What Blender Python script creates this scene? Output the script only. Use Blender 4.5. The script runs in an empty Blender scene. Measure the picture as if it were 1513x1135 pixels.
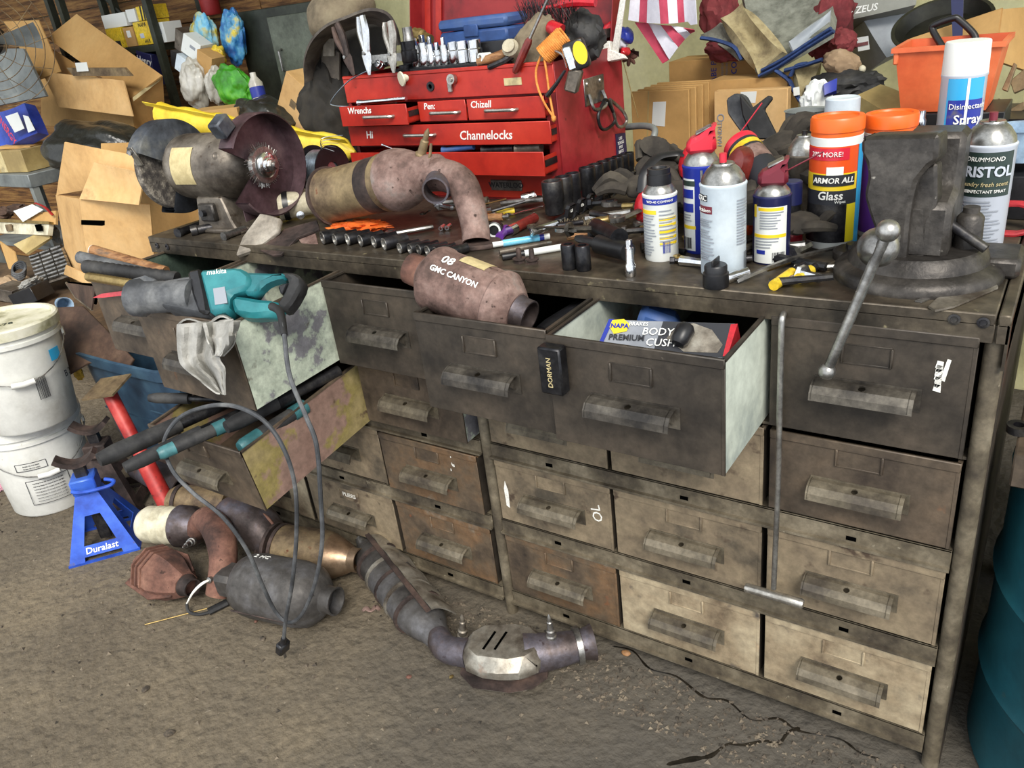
import bpy, bmesh, math, random
from mathutils import Matrix, Vector, Euler, noise
rnd = random.Random(7)
sc = bpy.context.scene
COL = sc.collection

# ---------------------------------------------------------------- camera
W, H, FPX = 1513, 1135, 1183.79
CAM = Vector((0.18854, -1.16710, 1.33049))
_y, _p, _o = (math.radians(a) for a in (-36.76747, -25.64407, -7.45364))
FW = Vector((math.sin(_y)*math.cos(_p), math.cos(_y)*math.cos(_p), math.sin(_p)))
_r = FW.cross(Vector((0, 0, 1))).normalized(); _u = _r.cross(FW)
RT = _r*math.cos(_o)+_u*math.sin(_o); UP = -_r*math.sin(_o)+_u*math.cos(_o)
cd = bpy.data.cameras.new('camera'); cam = bpy.data.objects.new('camera', cd); COL.objects.link(cam)
cd.sensor_width = 36; cd.lens = FPX/W*36; cd.clip_start = 0.01
m = Matrix.Identity(4)
for i in range(3):
    m[i][0] = RT[i]; m[i][1] = UP[i]; m[i][2] = -FW[i]; m[i][3] = CAM[i]
cam.matrix_world = m
sc.camera = cam

# ---------------------------------------------------------------- light: open garage front, overcast daylight
wd = bpy.data.worlds.new('world'); sc.world = wd; wd.use_nodes = True
bg = wd.node_tree.nodes['Background']
bg.inputs[0].default_value = (0.89, 0.94, 1.0, 1); bg.inputs[1].default_value = 1.4
sd = bpy.data.lights.new('daylight', 'SUN'); sun = bpy.data.objects.new('daylight', sd); COL.objects.link(sun)
sd.energy = 3.6; sd.angle = math.radians(24); sd.color = (1.0, 0.95, 0.87)
sun.rotation_euler = Vector((-0.55, 0.62, -0.80)).to_track_quat('-Z', 'Y').to_euler()
vs = sc.view_settings
vs.view_transform = 'Standard'; vs.look = 'None'; vs.exposure = 0.15; vs.gamma = 1; vs.use_curve_mapping = False

# ---------------------------------------------------------------- helpers
def at(px, py, ax, val):
    d = RT*((px-W/2)/FPX)+UP*((H/2-py)/FPX)+FW
    a = 'xyz'.index(ax)
    return CAM+d*((val-CAM[a])/d[a])
def V(*a): return Vector(a)
def TR(loc=(0, 0, 0), rot=(0, 0, 0), s=1):
    M = Matrix.Translation(Vector(loc)) @ Euler([math.radians(a) for a in rot]).to_matrix().to_4x4()
    if s != 1: M = M @ Matrix.Diagonal((*( (s, s, s) if not hasattr(s, '__len__') else s), 1))
    return M
def AX(p, q, roll=0):
    p = Vector(p); d = Vector(q)-p
    return Matrix.Translation(p) @ d.to_track_quat('Z', 'Y').to_matrix().to_4x4() @ Matrix.Rotation(math.radians(roll), 4, 'Z')
def FR(o, x, y):
    x = Vector(x).normalized(); z = x.cross(Vector(y)).normalized(); y = z.cross(x)
    M = Matrix.Identity(4)
    for i in range(3): M[i][0] = x[i]; M[i][1] = y[i]; M[i][2] = z[i]; M[i][3] = o[i]
    return M
def spline(pts, n=6):
    pts = [Vector(p) for p in pts]; out = []
    for i in range(len(pts)-1):
        a = pts[max(i-1, 0)]; b = pts[i]; c = pts[i+1]; d = pts[min(i+2, len(pts)-1)]
        for k in range(n):
            t = k/n
            out.append(0.5*((2*b)+(c-a)*t+(2*a-5*b+4*c-d)*t*t+(3*b-a-3*c+d)*t*t*t))
    out.append(pts[-1]); return out
def lerps(rs, n):
    m_ = len(rs)-1
    return [rs[min(int(i/(n-1)*m_), m_-1)]*(1-((i/(n-1)*m_)-min(int(i/(n-1)*m_), m_-1)))+rs[min(int(i/(n-1)*m_), m_-1)+1]*((i/(n-1)*m_)-min(int(i/(n-1)*m_), m_-1)) for i in range(n)]

class MB:
    def __init__(s): s.v = []; s.f = []; s.mi = []; s.cur = 0
    def add(s, vs_, fs, M=None):
        o = len(s.v)
        s.v += [(M @ Vector(p)) if M is not None else Vector(p) for p in vs_]
        s.f += [[i+o for i in f] for f in fs]; s.mi += [s.cur]*len(fs); return s
    def bm(s, b, M=None):
        b.verts.ensure_lookup_table(); b.verts.index_update()
        s.add([v.co.copy() for v in b.verts], [[v.index for v in f.verts] for f in b.faces], M); b.free(); return s
    def box(s, size, M=None, bev=0, seg=1):
        if M is not None and not isinstance(M, Matrix): M = TR(M)
        b = bmesh.new(); bmesh.ops.create_cube(b, size=1, matrix=Matrix.Diagonal((*size, 1)))
        if bev: bmesh.ops.bevel(b, geom=b.edges[:], offset=bev, segments=seg, affect='EDGES', profile=0.5)
        return s.bm(b, M)
    def bb(s, x0, x1, y0, y1, z0, z1, bev=0):
        return s.box((x1-x0, y1-y0, z1-z0), TR(((x0+x1)/2, (y0+y1)/2, (z0+z1)/2)), bev)
    def lathe(s, prof, M=None, seg=24, a0=0, a1=360, close=False):
        full = abs(a1-a0) >= 359.9; n = seg if full else seg+1
        vs_ = []
        for r, z in prof:
            for k in range(n):
                a = math.radians(a0+(a1-a0)*k/seg); vs_.append((r*math.cos(a), r*math.sin(a), z))
        fs = []; m_ = len(prof); kk = seg
        for i in range(m_-1 if not close else m_):
            j = (i+1) % m_
            for k in range(kk):
                k2 = (k+1) % n
                fs.append([i*n+k, i*n+k2, j*n+k2, j*n+k])
        if full and not close:
            if prof[0][0] > 1e-5: fs.append([k for k in range(n)][::-1])
            if prof[-1][0] > 1e-5: fs.append([(m_-1)*n+k for k in range(n)])
        return s.add(vs_, fs, M)
    def cyl(s, p, q, r, seg=14, r2=None):
        L = (Vector(q)-Vector(p)).length
        return s.lathe([(r, 0), (r if r2 is None else r2, L)], AX(p, q), seg)
    def ring(s, ro, ri, h, M=None, seg=24):
        return s.lathe([(ri, 0), (ro, 0), (ro, h), (ri, h)], M, seg, close=True)
    def tube(s, pts, r, seg=10, caps=True, squash=None):
        pts = [Vector(p) for p in pts]; n = len(pts)
        rs = r if hasattr(r, '__len__') else [r]*n
        if len(rs) != n: rs = lerps(rs, n)
        vs_ = []; up = None
        for i, p in enumerate(pts):
            t = (pts[min(i+1, n-1)]-pts[max(i-1, 0)])
            if t.length < 1e-9: t = Vector((0, 0, 1))
            t.normalize()
            if up is None:
                up = Vector((0, 0, 1)) if abs(t.z) < 0.9 else Vector((1, 0, 0))
            up = (up-t*up.dot(t)).normalized(); sd_ = t.cross(up)
            q = squash or (1, 1)
            for k in range(seg):
                a = 2*math.pi*k/seg
                vs_.append(p+sd_*(math.cos(a)*rs[i]*q[0])+up*(math.sin(a)*rs[i]*q[1]))
        fs = [[i*seg+k, i*seg+(k+1) % seg, (i+1)*seg+(k+1) % seg, (i+1)*seg+k] for i in range(n-1) for k in range(seg)]
        if caps: fs += [list(range(seg))[::-1], [(n-1)*seg+k for k in range(seg)]]
        return s.add(vs_, fs)
    def pipe(s, pts, ro, t, seg=20, M=None):
        o = MB().tube(pts, ro, seg, False)
        ri = [a-t for a in ro] if hasattr(ro, '__len__') else ro-t
        i_ = MB().tube(pts, ri, seg, False)
        n = len(o.v); vs_ = o.v+i_.v
        fs = o.f+[[k+n for k in f][::-1] for f in i_.f]
        for e in (0, len(pts)-1):
            for k in range(seg):
                a, b = e*seg+k, e*seg+(k+1) % seg
                q = [a, a+n, b+n, b]; fs.append(q if e == 0 else q[::-1])
        return s.add(vs_, fs, M)
    def prism(s, poly, h, M=None, bev=0):
        b = bmesh.new(); vv = [b.verts.new((x, y, 0)) for x, y in poly]; f = b.faces.new(vv)
        r_ = bmesh.ops.extrude_face_region(b, geom=[f])
        bmesh.ops.translate(b, vec=(0, 0, h), verts=[e for e in r_['geom'] if isinstance(e, bmesh.types.BMVert)])
        bmesh.ops.recalc_face_normals(b, faces=b.faces[:])
        if bev: bmesh.ops.bevel(b, geom=b.edges[:], offset=bev, segments=1, affect='EDGES')
        return s.bm(b, M)
    def sheet(s, fn, nx, ny, th=0.002, M=None):
        g = [[Vector(fn(i/nx, j/ny)) for i in range(nx+1)] for j in range(ny+1)]
        nr = []
        for j in range(ny+1):
            for i in range(nx+1):
                a = g[j][min(i+1, nx)]-g[j][max(i-1, 0)]; b = g[min(j+1, ny)][i]-g[max(j-1, 0)][i]
                c = a.cross(b); nr.append(c.normalized() if c.length > 1e-12 else Vector((0, 0, 1)))
        fl = [p for row in g for p in row]; n = len(fl); w = nx+1
        vs_ = [p+q*th/2 for p, q in zip(fl, nr)]+[p-q*th/2 for p, q in zip(fl, nr)]
        fs = []
        for j in range(ny):
            for i in range(nx):
                a = j*w+i; fs.append([a, a+1, a+w+1, a+w]); fs.append([a+n, a+w+n, a+w+1+n, a+1+n])
        bd = [i for i in range(w)]+[j*w+nx for j in range(1, ny+1)]+[ny*w+i for i in range(nx-1, -1, -1)]+[j*w for j in range(ny-1, 0, -1)]
        for a, b in zip(bd, bd[1:]+bd[:1]): fs.append([a, a+n, b+n, b])
        return s.add(vs_, fs, M)
    def blob(s, M, amp=0.15, freq=2.0, seed=0, sub=4, crease=0):
        b = bmesh.new(); bmesh.ops.create_icosphere(b, subdivisions=sub, radius=1)
        o = Vector((seed*7.3, seed*3.1, seed*1.7))
        for v in b.verts:
            d = noise.noise(v.co*freq+o)*amp
            if crease: d += (abs(noise.noise(v.co*freq*1.7+o*2))-0.25)*crease
            v.co *= 1+d
        return s.bm(b, M)
    def text(s, txt, size, M, th=0.0006, shear=0, bend=None, align='CENTER', wob=0):
        cu = bpy.data.curves.new('t', 'FONT'); cu.body = txt; cu.size = size; cu.align_x = align; cu.align_y = 'CENTER'
        cu.resolution_u = 2; cu.shear = shear; cu.extrude = th/2
        if wob: cu.offset = wob
        o = bpy.data.objects.new('t', cu); COL.objects.link(o)
        dg = bpy.context.evaluated_depsgraph_get(); me = o.evaluated_get(dg).to_mesh()
        vs_ = [v.co.copy() for v in me.vertices]; fs = [list(p.vertices) for p in me.polygons]
        o.evaluated_get(dg).to_mesh_clear(); bpy.data.objects.remove(o); bpy.data.curves.remove(cu)
        if bend: vs_ = [Vector(((bend+v.z)*math.sin(v.x/bend), -(bend+v.z)*math.cos(v.x/bend), v.y)) for v in vs_]
        return s.add(vs_, fs, M)
    def mesh(s, name, mats, sharp=38):
        me = bpy.data.meshes.new(name); me.from_pydata([tuple(v) for v in s.v], [], s.f)
        for mm in (mats if isinstance(mats, (list, tuple)) else [mats]): me.materials.append(MT[mm] if isinstance(mm, str) else mm)
        me.polygons.foreach_set('material_index', s.mi)
        me.polygons.foreach_set('use_smooth', [True]*len(me.polygons))
        b = bmesh.new(); b.from_mesh(me); bmesh.ops.recalc_face_normals(b, faces=b.faces[:]); b.to_mesh(me); b.free()
        me.set_sharp_from_angle(angle=math.radians(sharp)); me.update(); return me

def setp(o, label=None, cat=None, group=None, kind=None):
    if label: o['label'] = label
    if cat: o['category'] = cat
    if group: o['group'] = group
    if kind: o['kind'] = kind
    return o
def thing(name, label, cat, loc=(0, 0, 0), rot=(0, 0, 0), group=None, M=None):
    o = bpy.data.objects.new(name, None); COL.objects.link(o); o.empty_display_size = 0.02
    o.matrix_world = M if M is not None else TR(loc, rot)
    o.matrix_basis = o.matrix_world.copy()
    o['mw'] = 0; del o['mw']
    return setp(o, label, cat, group)
def wmat(o):
    M = o.matrix_basis.copy()
    while o.parent: o = o.parent; M = o.matrix_basis @ M
    return M
def part(name, mb, mats, parent=None, world=False, label=None, kind=None, sharp=38, M=None):
    if world and parent is not None:
        I = wmat(parent).inverted(); mb.v = [I @ v for v in mb.v]
    o = bpy.data.objects.new(name, mb.mesh(name, mats, sharp)); COL.objects.link(o)
    if parent is not None: o.parent = parent
    if M is not None: o.matrix_basis = M
    return setp(o, label, kind=kind)
def solo(name, mb, mats, label, cat, group=None, loc=None, kind=None, sharp=38):
    """one-mesh thing: verts given in world space, origin moved to its base"""
    if loc is None:
        n = len(mb.v); loc = sum(mb.v, Vector())/n; loc.z = min(v.z for v in mb.v)
    loc = Vector(loc); mb.v = [v-loc for v in mb.v]
    o = bpy.data.objects.new(name, mb.mesh(name, mats, sharp)); COL.objects.link(o); o.location = loc
    return setp(o, label, cat, group, kind)
def base_thing(name, label, cat, p, group=None): return thing(name, label, cat, p, group=group)
def copy_tree(o, parent=None):
    c = o.copy(); COL.objects.link(c); c.parent = parent
    for ch in list(o.children): copy_tree(ch, c)
    return c

# ---------------------------------------------------------------- materials
MT = {}
CLEAN = 'cardboard cardboard_pale kraft bucket_white lid_stain jack_blue tote_blue bluewhite tool_red tool_red_dark teal bin_orange drum_teal cream_wall case_blue tote_grey lid_grey grey_paint flag_red flag_white box_grey chrome yellow_bag rag bag_blue bag_sky bag_green pack_blue poly_clear plate_tan glove felt felt_tan blanket_tan blanket_olive sack_tan cream_ceramic trash_bag jacket stand_red'.split()
def srgb(h):
    if isinstance(h, str):
        h = h.lstrip('#'); h = [int(h[i:i+2], 16)/255 for i in (0, 2, 4)]
    return tuple((c/12.92 if c <= 0.04045 else ((c+0.055)/1.055)**2.4) for c in h)+(1,)
def mat(key, cols, rough=0.6, metal=0.0, scale=8, bump=0.15, bscale=60, stops=None, speck=None, detail=6, emit=None, alpha=None, trans=0, coat=0, stretch=None, bdist=0.002, fine=0.28):
    """procedural: colours spread over a noise ramp, optional fine speckle colour, noise bump"""
    m_ = bpy.data.materials.new(key); m_.use_nodes = True; nt = m_.node_tree; N = nt.nodes; L = nt.links
    b = N['Principled BSDF']; b.inputs['Roughness'].default_value = rough; b.inputs['Metallic'].default_value = metal
    if coat: b.inputs['Coat Weight'].default_value = coat
    if trans: b.inputs['Transmission Weight'].default_value = trans
    if alpha is not None: b.inputs['Alpha'].default_value = alpha
    if isinstance(cols, str): cols = [cols]
    if key in CLEAN: fine = 0.07
    tc = N.new('ShaderNodeTexCoord'); oi = N.new('ShaderNodeObjectInfo')
    ad = N.new('ShaderNodeVectorMath'); ad.operation = 'MULTIPLY_ADD'
    L.new(tc.outputs['Object'], ad.inputs[0]); ad.inputs[1].default_value = stretch or (1, 1, 1)
    cb = N.new('ShaderNodeCombineXYZ'); mu = N.new('ShaderNodeMath'); mu.operation = 'MULTIPLY'; mu.inputs[1].default_value = 37
    L.new(oi.outputs['Random'], mu.inputs[0]); L.new(mu.outputs[0], cb.inputs[0]); L.new(mu.outputs[0], cb.inputs[2]); L.new(cb.outputs[0], ad.inputs[2])
    vec = ad.outputs[0]; col = None
    if len(cols) > 1:
        n = N.new('ShaderNodeTexNoise'); n.inputs['Scale'].default_value = scale; n.inputs['Detail'].default_value = detail; n.inputs['Roughness'].default_value = 0.62
        L.new(vec, n.inputs['Vector'])
        r = N.new('ShaderNodeValToRGB'); e = r.color_ramp.elements
        st = stops or [0.36+0.28*i/(len(cols)-1) for i in range(len(cols))]
        e[0].position = st[0]; e[0].color = srgb(cols[0]); e[1].position = st[-1]; e[1].color = srgb(cols[-1])
        for c, p in list(zip(cols, st))[1:-1]:
            q = e.new(p); q.color = srgb(c)
        L.new(n.outputs['Fac'], r.inputs[0]); col = r.outputs[0]
    if len(cols) > 1:
        nf = N.new('ShaderNodeTexNoise'); nf.inputs['Scale'].default_value = max(scale*6, 45); nf.inputs['Detail'].default_value = 8; nf.inputs['Roughness'].default_value = 0.7; L.new(vec, nf.inputs['Vector'])
        rf = N.new('ShaderNodeMapRange'); rf.inputs[1].default_value = 0.34; rf.inputs[2].default_value = 0.66; rf.inputs[3].default_value = 1-fine; rf.inputs[4].default_value = 1+fine*0.8; L.new(nf.outputs['Fac'], rf.inputs[0])
        mf = N.new('ShaderNodeVectorMath'); mf.operation = 'SCALE'; L.new(col, mf.inputs[0]); L.new(rf.outputs[0], mf.inputs['Scale']); col = mf.outputs[0]
    if speck:
        n2 = N.new('ShaderNodeTexNoise'); n2.inputs['Scale'].default_value = speck[1]; n2.inputs['Detail'].default_value = 4; L.new(vec, n2.inputs['Vector'])
        r2 = N.new('ShaderNodeMapRange'); r2.inputs[1].default_value = speck[2]; r2.inputs[2].default_value = speck[2]+0.08; L.new(n2.outputs['Fac'], r2.inputs[0])
        mx = N.new('ShaderNodeMix'); mx.data_type = 'RGBA'; L.new(r2.outputs[0], mx.inputs[0])
        if col is not None: L.new(col, mx.inputs[6])
        else: mx.inputs[6].default_value = srgb(cols[0])
        mx.inputs[7].default_value = srgb(speck[0]); col = mx.outputs[2]
    if col is not None: L.new(col, b.inputs['Base Color'])
    else: b.inputs['Base Color'].default_value = srgb(cols[0])
    if bump:
        n3 = N.new('ShaderNodeTexNoise'); n3.inputs['Scale'].default_value = bscale; n3.inputs['Detail'].default_value = 5; L.new(vec, n3.inputs['Vector'])
        bp = N.new('ShaderNodeBump'); bp.inputs['Strength'].default_value = bump; bp.inputs['Distance'].default_value = bdist
        L.new(n3.outputs['Fac'], bp.inputs['Height']); L.new(bp.outputs[0], b.inputs['Normal'])
    MT[key] = m_; return m_
mat('concrete', ['#51483b', '#645a4a', '#736753'], 0.9, 0, 2.2, 1.0, 38, [0.3, 0.5, 0.7], speck=('#8d8270', 120, 0.68), bdist=0.012)
def oil_soak(m_):
    # old oil soaked into the slab along the right-hand part of the bench, with a ragged edge of its own
    nt = m_.node_tree; N = nt.nodes; L = nt.links; b = N['Principled BSDF']; src = b.inputs['Base Color'].links[0].from_socket
    tc = N.new('ShaderNodeTexCoord'); sp = N.new('ShaderNodeSeparateXYZ'); L.new(tc.outputs['Object'], sp.inputs[0])
    n = N.new('ShaderNodeTexNoise'); n.inputs['Scale'].default_value = 2.5; n.inputs['Detail'].default_value = 8; L.new(tc.outputs['Object'], n.inputs['Vector'])
    ma = N.new('ShaderNodeMath'); ma.operation = 'MULTIPLY_ADD'; L.new(n.outputs['Fac'], ma.inputs[0]); ma.inputs[1].default_value = 1.1; L.new(sp.outputs['X'], ma.inputs[2])
    r = N.new('ShaderNodeMapRange'); r.inputs[1].default_value = -0.75; r.inputs[2].default_value = 0.15; r.inputs[4].default_value = 0.75; L.new(ma.outputs[0], r.inputs[0])
    mx = N.new('ShaderNodeMix'); mx.data_type = 'RGBA'; L.new(r.outputs[0], mx.inputs[0]); L.new(src, mx.inputs[6]); mx.inputs[7].default_value = srgb('#46433e'); L.new(mx.outputs[2], b.inputs['Base Color'])
oil_soak(MT['concrete'])
mat('dirt', ['#2e2a24', '#5a5044', '#7b705f'], 0.95, 0, 30, 0.8, 120)
mat('oil_crack', ['#15130f', '#2a251e'], 0.25, 0, 20, 0.3)
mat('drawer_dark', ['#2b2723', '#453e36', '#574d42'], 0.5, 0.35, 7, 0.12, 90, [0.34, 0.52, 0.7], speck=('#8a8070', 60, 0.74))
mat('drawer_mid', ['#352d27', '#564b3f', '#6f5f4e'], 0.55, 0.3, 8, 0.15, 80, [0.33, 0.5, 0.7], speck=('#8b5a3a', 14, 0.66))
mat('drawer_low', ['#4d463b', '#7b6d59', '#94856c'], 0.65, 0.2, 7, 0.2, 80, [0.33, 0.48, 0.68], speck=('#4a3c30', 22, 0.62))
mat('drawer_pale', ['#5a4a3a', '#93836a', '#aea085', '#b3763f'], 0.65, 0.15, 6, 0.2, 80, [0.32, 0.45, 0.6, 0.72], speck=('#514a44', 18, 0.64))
mat('drawer_rust', ['#332c27', '#5f5141', '#72583f', '#85847a'], 0.6, 0.2, 7, 0.25, 70, [0.32, 0.47, 0.6, 0.72], speck=('#8a4f30', 16, 0.66))
mat('peel_pale', ['#c4ccb9', '#aab3a2', '#7e7d80', '#6c6a70'], 0.6, 0.1, 9, 0.2, 60, [0.40, 0.50, 0.53, 0.7], speck=('#54493d', 26, 0.68))
mat('peel_light', ['#c9d0c2', '#b6bdb0', '#9aa29a', '#7a6a58'], 0.6, 0.1, 7, 0.2, 60, [0.42, 0.52, 0.62, 0.74], speck=('#6a5a46', 30, 0.69), fine=0.1)
mat('peel_olive', ['#93845b', '#8a7d4a', '#8c7266', '#7e6358'], 0.6, 0.1, 4, 0.15, 60, [0.40, 0.49, 0.52, 0.7], speck=('#5d4b3b', 26, 0.66))
mat('green_inside', ['#2b352f', '#46554a', '#5c6b5c'], 0.6, 0.2, 8, 0.15, 60)
mat('bench_top', ['#2f2a23', '#4d453a', '#6d6352'], 0.45, 0.45, 9, 0.25, 80, [0.34, 0.5, 0.68], speck=('#8e8467', 45, 0.68))
mat('bench_frame', ['#3a332b', '#625949', '#857b68'], 0.6, 0.2, 12, 0.3, 90, [0.3, 0.5, 0.7], speck=('#a59c86', 50, 0.7))
mat('handle_steel', ['#463f36', '#635b4c', '#7a7160'], 0.55, 0.35, 14, 0.15, 90)
mat('handle_dark', ['#2e2b28', '#4c4740', '#6a645a'], 0.4, 0.5, 14, 0.15, 90)
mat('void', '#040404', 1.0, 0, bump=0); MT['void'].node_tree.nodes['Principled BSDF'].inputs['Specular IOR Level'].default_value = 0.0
mat('wood_wall', ['#4b311a', '#7a552f', '#94703f'], 0.8, 0, 5, 0.4, 30, stretch=(1, 6, 14))
mat('cream_wall', ['#b5b083', '#cfca98', '#dad6aa'], 0.8, 0, 3, 0.1, 40)
mat('plaster', ['#8d8a7c', '#a5a192'], 0.9, 0, 3, 0.1, 40)
mat('tool_side', ['#6f181e', '#96252d', '#ab363c'], 0.4, 0.1, 5, 0.1, 70, [0.33, 0.5, 0.66], speck=('#57161a', 40, 0.69), fine=0.15)
mat('white_paint', ['#dedcd2', '#f0eee6'], 0.6, 0, 40, 0)
mat('chrome', ['#c9cacb', '#e4e5e6'], 0.18, 1.0, 30, 0.05, 60)
mat('steel', ['#6d6b68', '#9a9894', '#b5b3ae'], 0.35, 0.9, 20, 0.15, 80)
mat('dark_steel', ['#26252a', '#3c3b3d', '#57544f'], 0.4, 0.7, 20, 0.2, 80)
mat('black_oxide', ['#17171a', '#28282b', '#3d3c3c'], 0.35, 0.6, 30, 0.1, 90)
mat('black_plastic', ['#111113', '#1d1d20'], 0.4, 0, 30, 0.1, 60)
mat('rubber', ['#121213', '#242425', '#3a3937'], 0.7, 0, 14, 0.2, 80)

# ---------------------------------------------------------------- setting
fl = solo('floor', MB().bb(-8, 2.5, -2.6, 1.6, -0.2, 0), 'concrete', None, None, kind='structure', loc=(0, 0, 0))
def ribbon(pts, w, z=0.0008):
    p = spline([Vector((x, y, z)) for x, y in pts], 6); mb = MB(); vs_ = []
    for i, q in enumerate(p):
        t = p[min(i+1, len(p)-1)]-p[max(i-1, 0)]; n = Vector((-t.y, t.x, 0)).normalized()
        ww = w*(0.45+0.9*abs(noise.noise(q*30+Vector((3, 1, 7)))))*(0.3 if i in (0, len(p)-1) else 1)
        vs_ += [q+n*ww+Vector((0, 0, -0.0007)), q+Vector((0, 0, 0.0002)), q-n*ww+Vector((0, 0, -0.0007))]
    fs = []
    for i in range(len(p)-1):
        a = i*3; fs += [[a, a+1, a+4, a+3], [a+1, a+2, a+5, a+4]]
    return mb.add(vs_, fs)
def fpx(l): return [tuple(at(x, y, 'z', 0)[:2]) for x, y in l]
part('crack', ribbon(fpx([(985, 1130), (1022, 1122), (1050, 1117), (1075, 1100), (1100, 1101), (1130, 1095), (1150, 1099), (1165, 1082), (1182, 1076)]), 0.006), 'oil_crack', fl)
part('crack', ribbon(fpx([(905, 955), (935, 962), (960, 988), (1000, 1000), (1040, 1030), (1075, 1036), (1110, 1064), (1150, 1062), (1180, 1080), (1240, 1092), (1270, 1112), (1300, 1122)]), 0.004), 'oil_crack', fl)
# loose grit on the floor: uncountable
mb = MB()
for i in range(2600):
    if i < 1000:
        x, y = rnd.uniform(-2.8, 0.5), rnd.uniform(-0.95, -0.02)
    else:
        x = rnd.uniform(-1.1, 0.15); y = rnd.uniform(-0.16, -0.02)
    r_ = rnd.choice([0.0012, 0.0016, 0.0022, 0.0035, 0.0045, 0.006])*(1.2 if i < 1000 else 1)
    mb.add([(r_, 0, 0), (-r_*0.6, r_, 0), (-r_*.6, -r_, 0), (0, 0, r_*0.9)], [[0, 1, 3], [1, 2, 3], [2, 0, 3]], TR((x, y, 0), (0, 0, rnd.uniform(0, 360))))
solo('grit', mb, 'dirt', 'fine gravel and dirt grains scattered over the concrete floor', 'dirt', kind='stuff', loc=(0, 0, 0))

wb = solo('wall_back', MB().bb(-8, -2.45, 1.62, 1.8, -0.2, 3.4), 'plaster', None, None, kind='structure', loc=(0, 1.6, 0))
z = 0.0
while z < 3.3:
    x = -8+rnd.uniform(-1.5, 0)
    while x < -2.45:
        L_ = rnd.uniform(1.6, 2.6); x1 = min(x+L_, -2.45)
        part('plank', MB().box((x1-x-0.004, 0.02, 0.136), TR((0, 0, 0), (rnd.uniform(-1, 1), 0, 0)), 0.003), 'wood_wall', wb, M=TR(((x+x1)/2, 0.01, z+0.07)))
        x = x1
    z += 0.14
solo('wall_right', MB().bb(-2.45, 2.5, 1.62, 1.8, -0.2, 3.4), 'cream_wall', None, None, kind='structure', loc=(0, 1.6, 0))
solo('wall_left', MB().bb(-8.2, -8, -2.6, 1.8, -0.2, 3.4), 'plaster', None, None, kind='structure', loc=(-8, 0, 0))
solo('ceiling', MB().bb(-8.2, 2.5, -0.6, 1.8, 3.4, 3.5), 'plaster', None, None, kind='structure', loc=(0, 0, 3.4))  # unseen ceiling, front edge set back so more sky light reaches the rear

# ---------------------------------------------------------------- workbench
BENCH = thing('workbench', 'long steel workbench with rows of grimy drawers and cluttered top', 'workbench', (-0.82, 0.39, 0))
XL, XR, BD = -1.79, 0.152, 0.80
def bpart(name, mb, m_, **k): return part(name, mb, m_, BENCH, world=True, **k)
mb = MB().bb(XL, 0.134, -0.015, BD, 0.862, 0.88, 0.002).bb(XL, 0.134, -0.015, -0.011, 0.838, 0.866, 0.001)
bpart('worktop', mb, 'bench_top')
mb = MB().bb(0.1365, XR, -0.015, BD, 0.862, 0.88, 0.002).bb(0.1365, XR, -0.015, -0.011, 0.838, 0.866, 0.001).bb(XR-0.004, XR, -0.015, BD, 0.80, 0.866)
bpart('worktop_end', mb, 'bench_top')
for px, py in ((1410, 472), (1453, 477), (232, 363), (247, 365)):
    p = at(px, py, 'y', -0.016)
    bpart('bolt', MB().lathe([(0.008, 0), (0.008, 0.001), (0.005, 0.0015), (0.004, -0.0005), (0, -0.0005)], AX(p, p+V(0, -1, 0)), 14), 'dark_steel')
for x, r_ in ((0.137, 0.0135), (-0.773, 0.0135), (-1.765, 0.0135)):
    bpart('post', MB().cyl((x, 0.004, 0), (x, 0.004, 0.862), r_, 16), 'bench_frame')
for x0, x1 in ((0.148, 0.152), (-0.776, -0.770), (-1.79, -1.786)):
    bpart('side_panel', MB().bb(x0, x1, 0.012, BD-0.01, 0.0, 0.862), 'drawer_dark')
bpart('back_panel', MB().bb(XL, XR, BD-0.012, BD-0.008, 0.0, 0.862), 'drawer_dark')
for a, b in ((-1.752, -0.787), (-0.760, 0.123)):
    for z0, z1 in ((0.040, 0.076), (0.246, 0.281), (0.444, 0.480)):
        mb = MB().bb(a, b, -0.004, 0.0, z0, z1, 0.001).bb(a, b, -0.004, 0.03, z1-0.003, z1).bb(a, b, -0.012, -0.004, z0-0.001, z0+0.004)
        rail = bpart('rail', mb, 'bench_frame')
        for c in range(3):
            cx = a+(b-a)*(c+0.5)/3; zc = (z0+z1)/2-0.004
            part('slot', MB().bb(cx-0.008, cx+0.008, -0.0047, -0.003, zc-0.004, zc+0.004), 'void', rail, world=True)
    bpart('rail', MB().bb(a, b, 0.002, 0.03, 0.643, 0.648), 'bench_frame')
    for k in (1, 2):
        x = a+(b-a)*k/3
        bpart('divider', MB().bb(x-0.001, x+0.001, 0.03, BD-0.02, 0.04, 0.862), 'void')

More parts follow.
